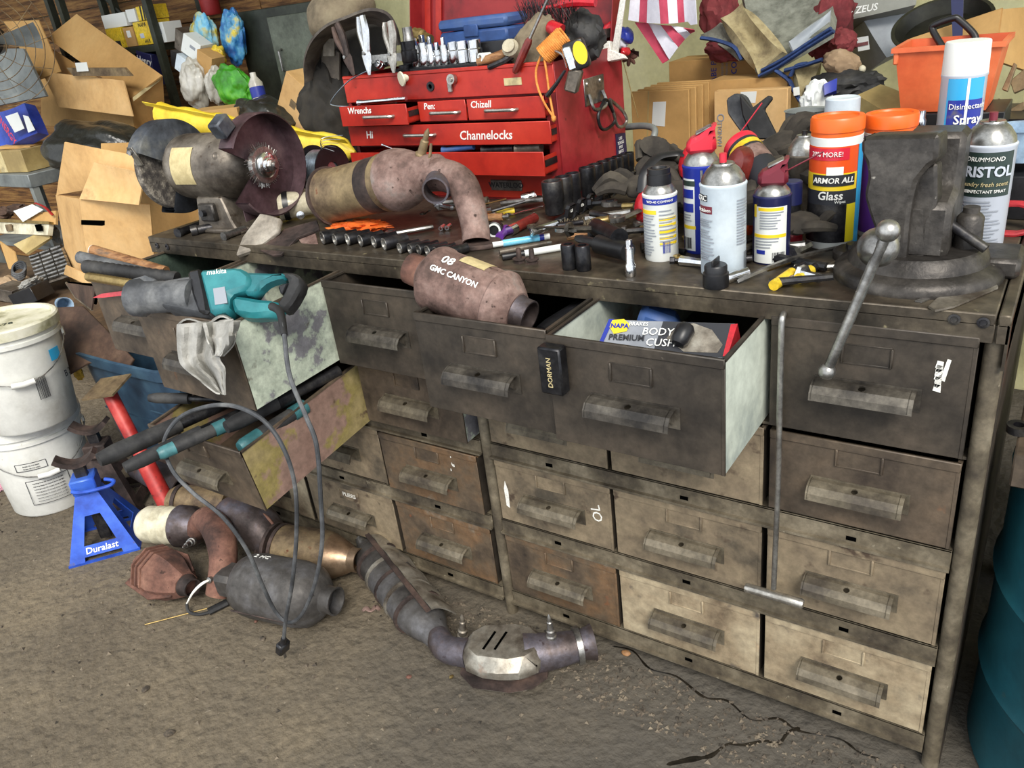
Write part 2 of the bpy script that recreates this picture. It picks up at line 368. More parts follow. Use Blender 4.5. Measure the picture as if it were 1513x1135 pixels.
def handle_mb():
    w = 0.072; prof = [(0.0, 0.000), (-0.010, 0.0005), (-0.024, -0.004), (-0.032, -0.014), (-0.0335, -0.024)]
    mb = MB()
    for i in range(4):
        (y0, z0), (y1, z1) = prof[i], prof[i+1]
        for off in (0, -0.0016):
            a = lambda x, y, z_: (x, y, z_+off)
            if i == 1:
                cx, cr = 0, 0.0055
                q = [a(-0.012, y0, z0), a(0.012, y0, z0), a(0.012, y1, z1), a(-0.012, y1, z1)]
                mb.add([a(-w, y0, z0), q[0], q[3], a(-w, y1, z1)], [[0, 1, 2, 3]]); mb.add([q[1], a(w, y0, z0), a(w, y1, z1), q[2]], [[0, 1, 2, 3]])
                cir = []
                for k in range(8):
                    t = math.radians(-135+45*k); uy = math.sin(t)*cr/ (y0-y1)*-1
                    fy = 0.5-math.sin(t)*-0.5*cr*2/(y0-y1); cir.append((math.cos(t)*cr, y0+(y1-y0)*fy, z0+(z1-z0)*fy+off))
                ms = [((q[k][0]+q[(k+1) % 4][0])/2, (q[k][1]+q[(k+1) % 4][1])/2, (q[k][2]+q[(k+1) % 4][2])/2) for k in range(4)]
                out = [q[0], ms[0], q[1], ms[1], q[2], ms[2], q[3], ms[3]]
                mb.add(out+cir, [[k, (k+1) % 8, 8+(k+1) % 8, 8+k] for k in range(8)])
            else:
                mb.add([a(-w, y0, z0), a(w, y0, z0), a(w, y1, z1), a(-w, y1, z1)], [[0, 1, 2, 3]])
    for x in (-w+0.004, w-0.006):
        mb.prism([(0, 0)]+[(-p[0], p[1]) for p in prof[1:]]+[(0.026, -0.026), (0.020, -0.012), (0, -0.030)], 0.0015, FR((x, 0, 0), (0, -1, 0), (0, 0, 1)))
    mb.bb(-w, w+0.006, -0.0016, 0.0004, -0.034, 0.003)
    return mb
def label_mb(filled=False):
    mb = MB(); w, h = 0.034, 0.0155
    for x in (-w, w): mb.bb(x-0.002, x+0.002, -0.004, 0.001, -h, h, 0.0012)
    mb.bb(-w, w, -0.0016, 0.001, -h-0.001, -h+0.002, 0.0005).bb(-w, w, -0.0012, 0.001, h-0.001, h+0.001, 0.0004)
    mb.bb(-w, w, -0.0006, 0.001, -h, h)
    return mb
def drawer(x0, x1, z0, z1, y, front, side, hand, tilt=0, lab='handle_dark', d=0.62, text=None):
    w, h = x1-x0, z1-z0
    mb = MB().bb(-w/2, w/2, 0, 0.003, 0, h, 0.001)
    mb.bb(-w/2, w/2, -0.0025, 0.004, h-0.016, h, 0.0015).bb(w/2-0.006, w/2, -0.001, 0.003, 0, h, 0.0008)
    mb.cur = 1
    mb.bb(-w/2+0.001, -w/2+0.003, 0.003, d, 0.002, h-0.003).bb(w/2-0.003, w/2-0.001, 0.003, d, 0.002, h-0.003)
    mb.bb(-w/2+0.003, w/2-0.003, d-0.002, d, 0.002, h-0.02)
    mb.cur = 0
    mb.bb(w/2-0.006, w/2+0.0005, 0.003, d, h-0.006, h-0.002).bb(-w/2-0.0005, -w/2+0.006, 0.003, d, h-0.006, h-0.002)
    mb.bb(-w/2+0.003, w/2-0.003, 0.003, d-0.002, 0.002, 0.004)
    o = part('drawer', mb, [front, side], BENCH)
    o.matrix_basis = Matrix.Translation(-Vector((-0.82, 0.39, 0))) @ TR(((x0+x1)/2, y, z0), (tilt, 0, 0))
    zc = h*0.52
    part('handle', handle_mb(), hand, o, M=TR((0.0, 0, zc)), sharp=62)
    part('label_holder', label_mb(), lab, o, M=TR((0.0, 0, zc+0.045)))
    return o
cols = [(-1.742, -1.425), (-1.412, -1.098), (-1.086, -0.797), (-0.754, -0.474), (-0.466, -0.172), (-0.162, 0.119)]
rows = [(0.652, 0.845), (0.484, 0.640), (0.285, 0.441), (0.080, 0.242)]
Y = {(0, 0): -0.22, (1, 0): -0.308, (2, 0): -0.08, (3, 0): -0.172, (4, 0): -0.187, (5, 0): -0.014, (1, 1): -0.352, (2, 1): -0.034, (2, 2): -0.014}
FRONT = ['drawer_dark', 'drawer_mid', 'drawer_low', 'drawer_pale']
DR = {}
for c, (a, b) in enumerate(cols):
    for r_, (z0, z1) in enumerate(rows):
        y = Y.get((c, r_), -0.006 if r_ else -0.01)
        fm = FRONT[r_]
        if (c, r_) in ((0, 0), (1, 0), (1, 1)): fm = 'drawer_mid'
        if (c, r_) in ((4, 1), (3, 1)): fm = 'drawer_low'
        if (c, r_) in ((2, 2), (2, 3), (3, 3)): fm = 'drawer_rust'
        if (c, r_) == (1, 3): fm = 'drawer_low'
        sm = 'drawer_dark'; tilt = 0; dz = 0
        if (c, r_) == (1, 0): sm = 'peel_pale'
        if (c, r_) == (4, 0): sm = 'peel_light'
        if (c, r_) == (2, 1): sm = 'peel_pale'
        if (c, r_) == (0, 0): sm = 'green_inside'
        if (c, r_) == (1, 1): sm = 'peel_olive'; tilt = 7; dz = -0.055
        if (c, r_) == (1, 0): tilt = 1.5; dz = -0.008
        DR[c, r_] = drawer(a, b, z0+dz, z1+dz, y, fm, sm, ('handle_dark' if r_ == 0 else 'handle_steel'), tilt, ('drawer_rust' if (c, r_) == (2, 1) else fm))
def on_drawer(c, r_, name, mb, m_, x, z_, **k):
    return part(name, mb, m_, DR[c, r_], M=TR((x, -0.0008, z_), (90, 0, 0)), **k)
on_drawer(3, 2, 'chalk_mark', MB().text('OL', 0.032, TR((0, 0, 0), (0, 0, 100)), 0.0006), 'white_paint', 0.107, 0.085)
on_drawer(3, 2, 'chalk_mark', MB().prism([(-0.004, -0.03), (0.004, -0.034), (0.006, 0.01), (0.0, 0.035), (-0.005, 0.015)], 0.0006), 'white_paint', -0.118, 0.07)
on_drawer(1, 3, 'lettering', MB().text('PLIERS', 0.017, TR(), 0.0008), 'white_paint', 0.0, 0.129)
mb = MB()
for k in range(7): mb.prism([(rnd.uniform(-.003, 0)-0.004, -0.03+k*0.006), (0.003+rnd.uniform(0, .003), -0.032+k*0.006), (0.004, -0.02+k*0.006), (-0.004, -0.019+k*.006)], 0.0008)
mb.prism([(0.002, -0.012), (0.008, -0.014), (0.013, 0.02), (0.008, 0.021)], 0.0008)
on_drawer(5, 0, 'paint_smear', mb, 'white_paint', 0.097, 0.135)
for k in range(9):
    on_drawer(2, 2, 'paint_drip', MB().prism([(-0.0012, -0.003), (0.0012, -0.003), (0.0008, 0.003), (-0.001, 0.003)], 0.0005), 'white_paint', 0.075+rnd.uniform(-.012, .02), 0.07+rnd.uniform(0, .075))
mat('rust_pink', ['#463630', '#755d55', '#957d74', '#89837d'], 0.75, 0.3, 12, 0.4, 110, [0.32, 0.46, 0.6, 0.72], speck=('#3a2a24', 70, 0.64))
mat('rust_tan', ['#4f4032', '#7d6b51', '#998663'], 0.6, 0.45, 10, 0.3, 100, [0.34, 0.5, 0.68], speck=('#6a3f2a', 40, 0.66))
mat('rust_red', ['#3f2c26', '#6e4c40', '#8b6655'], 0.8, 0.2, 10, 0.4, 100, [0.34, 0.5, 0.68], speck=('#3a261e', 60, 0.64))
mat('heat_blue', ['#37302e', '#544a48', '#66626a', '#705a50'], 0.5, 0.6, 8, 0.3, 100, [0.34, 0.47, 0.58, 0.7], speck=('#3a2c2c', 50, 0.67))
mat('rust_dark', ['#2b2422', '#463a36', '#5e4c44'], 0.7, 0.4, 12, 0.4, 100)
mat('grey_cat', ['#3a3735', '#53504d', '#6b6a6c'], 0.55, 0.5, 9, 0.3, 120, [0.34, 0.5, 0.68], speck=('#2f2a28', 60, 0.67))
mat('shield_steel', ['#5a5046', '#8d867a', '#a9a59a', '#93654a'], 0.5, 0.7, 10, 0.25, 100, [0.32, 0.46, 0.6, 0.74])
mat('bronze_cat', ['#5b4636', '#8a715a', '#a08a72', '#8c8fa0'], 0.4, 0.75, 7, 0.2, 100, [0.33, 0.47, 0.62, 0.75])
mat('cream_ceramic', ['#a59d85', '#c9c3aa', '#d8d3be'], 0.7, 0.1, 14, 0.2, 80)
mat('motor_grey', ['#3e3730', '#6a6258', '#8b8377'], 0.45, 0.5, 9, 0.3, 100, [0.33, 0.5, 0.68], speck=('#453a30', 40, 0.62))
mat('guard_blue', ['#31343a', '#4b5058', '#6a6a66'], 0.5, 0.35, 9, 0.2, 90)
mat('guard_maroon', ['#3b2c2d', '#59454a', '#6d5a5c'], 0.45, 0.4, 7, 0.2, 90)
mat('abrasive', ['#3a3532', '#565049', '#8d8578'], 0.95, 0, 60, 0.8, 200)
mat('plate_tan', ['#a8976a', '#c9b98a', '#6f6248'], 0.6, 0.1, 20, 0.1, 60, [0.3, 0.5, 0.74])
mat('teal', ['#195a60', '#246f75', '#338084'], 0.4, 0, 9, 0.1, 60, speck=('#2c4a4a', 40, 0.68))
mat('boot_grey', ['#2e3033', '#46484b', '#6a6b6b'], 0.65, 0, 9, 0.25, 70)
mat('cast_iron', ['#2d2a28', '#45413d', '#5f5a54'], 0.45, 0.55, 14, 0.4, 130, [0.33, 0.5, 0.7], speck=('#a39d92', 60, 0.72))
mat('can_steel', ['#8c8b87', '#a9a8a3'], 0.3, 0.85, 30, 0.05)
for k, c, r_ in (('wd_blue', '#1f2f8f', .35), ('wd_yellow', '#e3c425', .4), ('paper_white', '#d9dcd8', .5), ('ink', '#22242a', .6), ('ink_grey', '#8b9098', .6), ('cap_red', '#c8283a', .35), ('cap_maroon', '#6f2230', .4),
                 ('orange', '#e8641c', .4), ('orange_deep', '#d84f18', .4), ('lime', '#d9c716', .5), ('sky_blue', '#2f9fd2', .35), ('navy', '#1a1f4a', .4), ('pink_red', '#d8405a', .4), ('silver_label', '#b9bfc9', .35), ('bottle_green', '#24342f', .4), ('purple', '#5b2d86', .4)):
    mat(k, [c], r_, 0, 10, 0, speck=('#6a6458', 25, 0.70))
mat('bluewhite', ['#b9c6d0', '#cfd9de'], 0.4, 0, 8, 0, speck=('#8a8f92', 40, 0.7))
mat('lettering_white', ['#e6e6e0'], 0.5, 0, 10, 0)

def at_pl(px, py, p0, n):
    d = RT*((px-W/2)/FPX)+UP*((H/2-py)/FPX)+FW; n = Vector(n)
    return CAM+d*((Vector(p0)-CAM).dot(n)/d.dot(n))
def PP(poly, p0, n, th, bev=0, mb=None, off=0):
    """outline on the plane (p0, n), given real thickness behind it"""
    n = Vector(n).normalized(); p0 = Vector(p0)
    x = n.cross(Vector((0, 0, 1))); x = x.normalized() if x.length > 1e-3 else Vector((1, 0, 0))
    M = FR(p0+n*(off-th), x, n.cross(x)); I = M.inverted()
    pts = [I @ (at_pl(a, b, p0, n)) for a, b in poly]
    return (mb or MB()).prism([(p.x, p.y) for p in pts], th, M, bev)
def facing(p): return math.degrees(math.atan2(CAM.y-p[1], CAM.x-p[0]))+90
def bendv(mb0, r_):
    for v in mb0.v:
        a = v.y/r_; rr = r_+v.z; v.y, v.z = rr*math.sin(a), rr*math.cos(a)
    return mb0

# ---------------------------------------------------------------- bench grinder
G = thing('bench_grinder', 'old grey bench grinder with wire wheel and maroon guard', 'grinder', (-1.60, 0.115, 0.88), (0, 0, 5))
C = 0.155
def gx(x): return FR((x, 0, C), (0, 1, 0), (0, 0, 1))    # local z -> +x shaft
part('motor', MB().lathe([(0.03, -.135), (0.062, -.128), (0.078, -.105), (0.081, -.09), (0.081, .03), (0.079, .033), (0.079, .06), (0.07, .09), (0.05, .115), (0.03, .125)], gx(0), 40), 'motor_grey', G)
part('nameplate', MB().lathe([(0.0815, -.075), (0.0822, -.075), (0.0822, 0.0), (0.0815, 0.0)], gx(0), 14, 135, 200, False), 'plate_tan', G)
for a, x in ((150, .075), (262, .06)):
    t = math.radians(a); part('screw_boss', MB().lathe([(0.011, 0), (0.011, .006), (0.006, .008), (0, .006)], AX(V(x, 0.067*math.cos(t), C+0.067*math.sin(t)), V(x+.008, .09*math.cos(t), C+.09*math.sin(t))), 12), 'motor_grey', G)
part('pedestal', MB().prism([(-.075, 0), (.075, 0), (.06, .03), (.045, .09), (-.045, .09), (-.06, .03)], .11, FR((0, .055, 0), (1, 0, 0), (0, 0, 1)), .004).bb(-.1, .1, -.07, .07, 0, .012, .004), 'motor_grey', G)
part('switch_box', MB().bb(-.035, .02, -.068, -.05, .03, .075, .004), 'cast_iron', G)
part('switch', MB().cyl((-.012, -.066, .052), (-.012, -.08, .054), .008), 'black_plastic', G)
g = part('wheel_guard', MB().lathe([(.028, 0), (.118, 0), (.122, .003), (.122, .045), (.118, .047), (.118, .004), (.028, .004)], gx(.14), 44, -145, 150).prism([(-.02, 0), (.03, 0), (.03, .035), (-.02, .035)], .002, FR((.14, -.06, C-.118), (0, 1, 0), (0, 0, 1))), 'guard_maroon', G)
part('eye_shield_bracket', MB().box((.035, .045, .04), TR((.16, -.095, C+.108), (30, 0, 0)), .004), 'guard_blue', g, label='grey eye-shield bracket bolted to the guard')
mb = MB().lathe([(.02, 0), (.043, .002), (.045, .009), (.043, .016), (.02, .018)], gx(.152), 40)
for k in range(150):
    a = rnd.uniform(0, 6.283); x = rnd.uniform(.153, .170); r0, r1 = .035, rnd.uniform(.048, .056)
    mb.tube([(x, r0*math.cos(a), C+r0*math.sin(a)), (x+rnd.uniform(-.003, .003), r1*math.cos(a+.08), C+r1*math.sin(a+.08))], .0007, 3)
part('wire_wheel', mb, 'steel', G)
part('wheel_flange', MB().lathe([(.03, 0), (.03, .004), (.022, .009), (.018, .009), (.018, .014), (0.014, .016)], gx(.171), 28), 'chrome', G)
part('shaft', MB().cyl((-.2, 0, C), (.205, 0, C), .008, 14).lathe([(.0135, 0), (.0135, .012), (.009, .013)], gx(.185), 6), 'steel', G)
g = part('wheel_guard', MB().lathe([(.03, 0), (.115, 0), (.119, -.003), (.119, -.05), (.115, -.052), (.03, -.052), (.03, -.049), (.112, -.049), (.112, -.004), (.03, -.004)], gx(-.14), 44, -118, 152), 'guard_blue', G)
part('spark_bracket', MB().box((.02, .004, .05), TR((-.15, -.112, C+.05), (20, 0, 0)), .001).cyl((-.155, -.114, C+.06), (-.155, -.122, C+.06), .006), 'steel', g)
part('grinding_wheel', MB().lathe([(.02, 0), (.104, 0), (.106, .002), (.106, .022), (.104, .024), (.02, .024)], gx(-.18), 48), 'abrasive', G)
part('cord', MB().tube(spline([(0.02, .06, .02), (.05, .12, .02), (.12, .16, .02), (.16, .24, .012), (.10, .32, .008)], 6), .004, 8), 'rubber', G)

# ---------------------------------------------------------------- catalytic converters
def cat_on_axis(T, p, q, prof, m_, name='body', seg=36):
    L_ = (Vector(q)-Vector(p)).length
    return part(name, MB().lathe([(r_, z_*L_) for r_, z_ in prof], AX(p, q), seg), m_, T, world=True)
def sensor(T, p, d, s=1, m_='steel', name='oxygen_sensor'):
    return part(name, MB().lathe([(.012*s, -.006*s), (.012*s, .008*s), (.009*s, .010*s), (.010*s, .022*s), (.007*s, .024*s), (.0065*s, .045*s), (.0045*s, .047*s), (.004*s, .06*s), (.001, .066*s)], AX(p, Vector(p)+Vector(d)), 14), m_, T, world=True)

p, q = at(488, 290, 'y', .15), at(604, 262, 'y', .15)
T = thing('catalytic_converter', 'rusty catalytic converter with sawn pipe and curved outlet lying on worktop', 'converter', (p.x, .15, .88))
L_ = (q-p).length; A = (q-p).normalized()
part('shell', MB().lathe([(.058, .02), (.060, .0), (.063, .0), (.064, .004), (.061, .008), (.061, L_*.72), (.064, L_*.74), (.064, L_*.8)], AX(p, q), 40), 'rust_tan', T, world=True)
part('end_ring', MB().ring(.069, .058, .007, AX(p, q) @ TR((0, 0, -.004)), 40), 'rust_dark', T, world=True)
part('dark_band', MB().lathe([(.0612, L_*.56), (.0618, L_*.57), (.0618, L_*.71), (.0612, L_*.72)], AX(p, q), 40), 'rust_dark', T, world=True)
part('end_dome', MB().lathe([(.0, -.055), (.025, -.050), (.045, -.035), (.056, -.012), (.058, .004)], AX(p, q), 36), 'rust_dark', T, world=True)
part('cone', MB().lathe([(.064, L_*.8), (.067, L_*.82), (.067, L_*.9), (.062, L_*.98), (.050, L_*1.1), (.038, L_*1.22), (.033, L_*1.35)], AX(p, q), 36), 'rust_pink', T, world=True)
pts = spline([at(615, 262, 'y', .15), at(650, 258, 'y', .145), at(680, 270, 'y', .14), at(694, 300, 'y', .13), at(702, 335, 'y', .115), at(704, 358, 'y', .1)], 5)
pp_ = part('outlet_pipe', MB().pipe(pts, [.036, .034, .033, .031, .029, .029], .003, 24), 'rust_pink', T, world=True)
e = pts[-1]
part('flange', MB().prism([(-.05, -.012), (-.04, -.026), (0, -.036), (.04, -.026), (.05, -.012), (.05, .012), (.04, .026), (0, .036), (-.04, .026), (-.05, .012)], .009, TR((e.x, e.y, .881), (0, 0, 20)), .001), 'rust_dark', pp_, world=True)
s0 = at(652, 270, 'y', .135); s1 = at(643, 282, 'y', .085)
st = part('sawn_stub', MB().pipe([s0, s0.lerp(s1, .5), s1], [.034, .030, .028], .004, 22), 'heat_blue', T, world=True)
sensor(T, at(618, 246, 'y', .15), at(630, 200, 'y', .15)-at(618, 246, 'y', .15), 1.35, 'rust_tan')
part('bracket', MB().tube(spline([at(625, 240, 'y', .14), at(634, 235, 'y', .135), at(637, 212, 'y', .14)], 4), .003, 8), 'rust_tan', T, world=True)

p, q = at(628, 405, 'y', -.085), at(762, 460, 'y', -.085)
T = thing('catalytic_converter', 'round pinkish converter with handwritten white paint lettering in a drawer', 'converter', (p.x, -.085, .80))
L_ = (q-p).length
part('shell', MB().lathe([(.034, .0), (.048, .012), (.060, .022), (.063, .030), (.063, .040), (.061, .044), (.060, .050), (.060, L_*.80), (.0635, L_*.82), (.0635, L_*.87), (.052, L_*.94), (.036, L_*1.02)], AX(p, q), 44), 'rust_pink', T, world=True)
part('inlet_pipe', MB().pipe([p-(q-p).normalized()*.035, p, p+(q-p).normalized()*.02], [.030, .031, .036], .003, 28), 'rust_red', T, world=True)
part('outlet_pipe', MB().pipe([q-(q-p).normalized()*.03, q, q+(q-p).normalized()*.012, q+(q-p).normalized()*.03], [.04, .034, .030, .030], .003, 28), 'heat_blue', T, world=True)
ax = (q-p).normalized(); mid = p.lerp(q, .45); nn = (CAM-mid); nn = (nn-ax*nn.dot(ax)).normalized()
nn = (nn+Vector((0, 0, .55))).normalized(); nn = (nn-ax*nn.dot(ax)).normalized()
M = FR(mid, ax, nn.cross(ax))
t = MB().text('08', .026, TR((-.026, .020, 0)), .001, wob=.0003).text('GMC CANYON', .0150, TR((.002, -.005, 0)), .001, wob=.0003)
bendv(t, .0612); t.v = [M @ v for v in t.v]
part('lettering', t, 'lettering_white', T, world=True)
t = MB().lathe([(.0605, -.01), (.0612, -.01), (.0612, .045), (.0605, .045)], FR(mid, nn, ax.cross(nn)), 12, -70, -28)
part('nameplate', t, 'plate_tan', T, world=True)

# ---------------------------------------------------------------- reciprocating saw
p0 = V(-1.17, -.28, .875); n0 = Vector((.30, -.62, .72)).normalized()
T = thing('reciprocating_saw', 'teal and black corded reciprocating saw resting across the open drawer', 'power saw', (-1.17, -.28, .84))
a, b = at(200, 440, 'z', .872), at(290, 437, 'z', .872)
part('rubber_boot', MB().tube([a-(b-a)*.05, a, a+(b-a)*.12, a+(b-a)*.2, a.lerp(b, .6), b], [.030, .040, .041, .035, .033, .037], 20, squash=(1, .95)), 'boot_grey', T, world=True)
part('shoe', PP([(186, 425), (192, 412), (215, 405), (230, 412), (226, 418), (205, 424), (196, 455), (188, 445)], p0, n0, .05, .003), 'boot_grey', T, world=True)
part('gear_housing', PP([(228, 418), (300, 405), (312, 400), (316, 462), (306, 468), (240, 455)], p0, n0, .055, .006, off=.006), 'boot_grey', T, world=True)
part('trim_band', PP([(280, 404), (300, 399), (309, 440), (313, 466), (298, 466), (288, 440)], p0, n0, .064, .006, off=.012), 'black_plastic', T, world=True)
part('motor_housing', PP([(296, 402), (318, 400), (352, 398), (362, 400), (374, 410), (372, 428), (342, 438), (340, 462), (314, 468), (306, 440)], p0, n0, .068, .008, off=.012), 'teal', T, world=True)
part('nameplate', PP([(320, 431), (337, 428), (341, 452), (323, 455)], p0, n0, .002, 0, off=.0135), 'ink_grey', T, world=True)
part('handle_top', PP([(362, 402), (405, 404), (422, 403), (422, 410), (404, 413), (388, 421), (378, 436), (360, 436)], p0, n0, .034, .007, off=.004), 'teal', T, world=True)
part('grip', PP([(414, 403), (436, 403), (447, 411), (447, 422), (434, 446), (422, 460), (408, 452), (420, 434), (428, 414)], p0, n0, .036, .006, off=.004), 'rubber', T, world=True)
part('handle_bottom', PP([(342, 438), (356, 438), (384, 443), (404, 444), (418, 450), (411, 467), (372, 470), (350, 466), (343, 455)], p0, n0, .038, .009, off=.006), 'teal', T, world=True)
part('trigger', PP([(408, 420), (424, 414), (418, 428), (412, 432)], p0, n0, .02, .003, off=-.006), 'black_plastic', T, world=True)
part('lettering', MB().text('makita', .016, FR(at_pl(325, 406, p0, n0)+n0*.0125, at_pl(350, 403, p0, n0)-at_pl(320, 406, p0, n0), at_pl(325, 395, p0, n0)-at_pl(325, 406, p0, n0)), .0008), 'lettering_white', T, world=True)
def cordp(l): return [at(x, y, 'y', yy) for x, y, yy in l]
path = cordp([(402, 453, -.285), (414, 462, -.30), (420, 495, -.33), (428, 555, -.36), (452, 615, -.37), (468, 660, -.385), (474, 740, -.39), (476, 800, -.39), (466, 860, -.39), (448, 905, -.385), (428, 920, -.38), (408, 905, -.385), (390, 870, -.40), (366, 815, -.42), (330, 765, -.44), (285, 728, -.45), (255, 695, -.45), (242, 655, -.42), (262, 620, -.40), (300, 602, -.40), (345, 600, -.41), (390, 622, -.41), (420, 665, -.41), (436, 720, -.405), (438, 790, -.40), (432, 860, -.40), (423, 910, -.40), (419, 945, -.40)])
part('strain_relief', MB().tube(spline(path[:3], 5), [.008, .0075, .006], 10), 'rubber', T, world=True)
cd_ = part('power_cord', MB().tube(spline(path, 7), .0042, 8), 'boot_grey', T, world=True)
e = path[-1]; dn = (path[-1]-path[-2]).normalized()
part('plug', MB().tube([e-dn*.006, e+dn*.014], [.006, .008], 10).box((.030, .020, .034), AX(e+dn*.03, e+dn*.06), .004), 'black_plastic', cd_, world=True)
for s_ in (-1, 1):
    part('plug_blade', MB().box((.002, .007, .022), Matrix.Translation(e+dn*.055+V(.008*s_, 0, 0))), 'steel', cd_, world=True)

# ---------------------------------------------------------------- bench vise
T = thing('bench_vise', 'heavy worn grey cast iron bench vise bolted to worktop corner', 'vise', (.012, .13, .88), (0, 0, 0))
part('swivel_base', MB().lathe([(.118, 0), (.118, .010), (.112, .018), (.098, .024), (.092, .040), (.086, .046), (.03, .046)], TR((0, 0, 0)), 40), 'cast_iron', T)
for a in (150, 30):
    t = math.radians(a); c_ = V(.118*math.cos(t), .105*math.sin(t), 0)
    lug = part('bolt_lug', MB().lathe([(.032, 0), (.032, .012), (.028, .016), (0, .016)], TR(c_), 20), 'cast_iron', T)
    part('bolt', MB().lathe([(.013, .016), (.013, .024), (.0, .025)], TR(c_), 6), 'dark_steel', lug)
part('body', MB().prism([(-.06, .04), (.075, .04), (.080, .085), (.072, .130), (.080, .165), (.080, .205), (.012, .205), (.012, .165), (.006, .13), (-.055, .12)], .080, FR((-.035, 0, 0), (0, 1, 0), (0, 0, 1)), .008), 'cast_iron', T)
jf = part('moving_jaw', PP([(1272, 206), (1278, 202), (1383, 199), (1386, 204), (1384, 238), (1372, 246), (1354, 268), (1346, 300), (1342, 330), (1336, 395), (1325, 414), (1300, 400), (1292, 340), (1284, 318), (1276, 290), (1282, 262), (1279, 240), (1272, 228)], (0, .06, 1), (-.12, -1, .05), .052, .005), 'cast_iron', T, world=True)
part('jaw_rib', PP([(1346, 268), (1362, 248), (1384, 240), (1384, 300), (1372, 330), (1366, 395), (1330, 416), (1334, 350), (1342, 300)], (0.02, .075, 1), (-.12, -1, .05), .03, .004), 'cast_iron', T, world=True)
part('slide', MB().bb(-.038, .022, -.02, .06, .052, .120, .006), 'cast_iron', T)
h0 = at(1297, 366, 'y', -.025)
part('screw_hub', MB().lathe([(.0, -.026), (.012, -.024), (.022, -.016), (.027, -.004), (.027, .006), (.022, .018), (.016, .026), (.014, .05)], AX(h0, h0+V(.12, 1, .02)), 24), 'steel', T, world=True)
ha = at(1312, 341, 'y', -.045); hb = at(1222, 549, 'y', -.052)
rod = part('handle_rod', MB().cyl(ha, hb, .0075, 14), 'steel', T, world=True)
for c_, r_ in ((ha, .0155), (hb, .0125)):
    part('handle_ball', MB().lathe([(r_*math.sin(math.pi*k/10), -r_*math.cos(math.pi*k/10)) for k in range(11)], AX(c_, c_+(hb-ha)), 20), 'steel', rod, world=True)
part('lock_boss', MB().lathe([(.019, 0), (.018, .045), (.014, .05), (.011, .052), (.011, .06), (0, .06)], TR((.064, .0, .044)), 20), 'cast_iron', T)
l0, l1 = at(1396, 326, 'y', .115), at(1457, 368, 'y', .10)
part('lock_lever', MB().cyl(l0, l1, .007, 12), 'dark_steel', T, world=True)
part('anvil_foot', MB().bb(.06, .135, -.005, .08, 0, .03, .006), 'cast_iron', T)

# ---------------------------------------------------------------- spray cans and wipes
def can(label, base, r_, h, body, cat='spray can', group=None, shoulder=.16, rz=0, capm=None, caph=0, capkind='plain', parts=(), M=None, name='spray_can'):
    """parts: (name, z0, z1, material, a0, a1) arcs; angles measured from the camera-facing side"""
    T_ = thing(name, label, cat, base, (0, 0, facing(base)+rz), group, M=M)
    hb = h*(1-shoulder)
    part('body', MB().lathe([(r_*.96, 0), (r_, .003), (r_, hb-.004), (r_*1.03, hb-.002), (r_*1.03, hb+.001), (r_*.97, hb+.003)], None, 32), body, T_)
    pr_ = [(r_*.97, hb+.001), (r_*.92, hb+h*shoulder*.35), (r_*.7, hb+h*shoulder*.75), (r_*.5, hb+h*shoulder*.95), (r_*.5, h), (r_*.42, h), (r_*.35, h-.002)]
    part('shoulder', MB().lathe(pr_, None, 32), 'can_steel', T_)
    if capkind == 'plain' and capm:
        part('cap', MB().lathe([(r_*.70, hb+h*shoulder*.62), (r_*.70, h+caph*.55), (r_*.66, h+caph*.6), (r_*.66, h+caph), (r_*.5, h+caph), (r_*.45, h+caph-.004), (0, h+caph-.004)], None, 24), capm, T_)
    elif capkind == 'nozzle':
        part('valve_cup', MB().lathe([(r_*.5, h-.001), (r_*.46, h+.002), (r_*.3, h), (r_*.12, h+.001), (r_*.1, h+.006)], None, 20), 'can_steel', T_)
        part('nozzle', MB().lathe([(r_*.16, h+.002), (r_*.16, h+caph), (r_*.1, h+caph)], None, 12), capm, T_)
    elif capkind == 'smart':
        c_ = part('spray_cap', MB().prism([(-r_*.8, 0), (r_*.8, 0), (r_*.8, caph*.55), (r_*.62, caph*.7), (r_*.85, caph*1.02), (r_*.6, caph), (-r_*.25, caph*.62), (-r_*.75, caph*.5)], r_*1.35, FR((0, r_*.675, hb+h*shoulder*.8), (1, 0, 0), (0, 0, 1)), r_*.22), capm, T_)
        part('thumb_pad', MB().box((r_*.9, r_*.8, .004), TR((r_*.14, 0, hb+h*shoulder*.8+caph*.83), (0, -24, 0)), .0015), 'steel', c_)
    for ki, (nm, z0, z1, m_, a0, a1) in enumerate(parts):
        ro = r_*(1.010+.006*ki)
        part(nm, MB().lathe([(r_*.99, z0*hb), (ro, z0*hb), (ro, z1*hb), (r_*.99, z1*hb)], None, max(6, int(abs(a1-a0)/7)), -90+a0, -90+a1), m_, T_)
    return T_, hb
def ctext(T_, r_, txt, size, z_, a, m_, shear=0, wob=0):
    return part('lettering', MB().text(txt, size, Matrix.Rotation(math.radians(a), 4, 'Z') @ TR((0, 0, z_)), .0006, shear, bend=r_*1.055, wob=wob), m_, T_)
def lines(T_, r_, z0, z1, n, a0, a1, m_='ink_grey'):
    mb_ = MB()
    for k in range(n):
        z_ = z0+(z1-z0)*k/max(1, n-1); e_ = a0+(a1-a0)*rnd.uniform(.6, 1)
        mb_.lathe([(r_*1.03, z_), (r_*1.05, z_), (r_*1.05, z_+.0016), (r_*1.03, z_+.0016)], None, 7, -90+a0, -90+e_)
    return part('small_print', mb_, m_, T_)
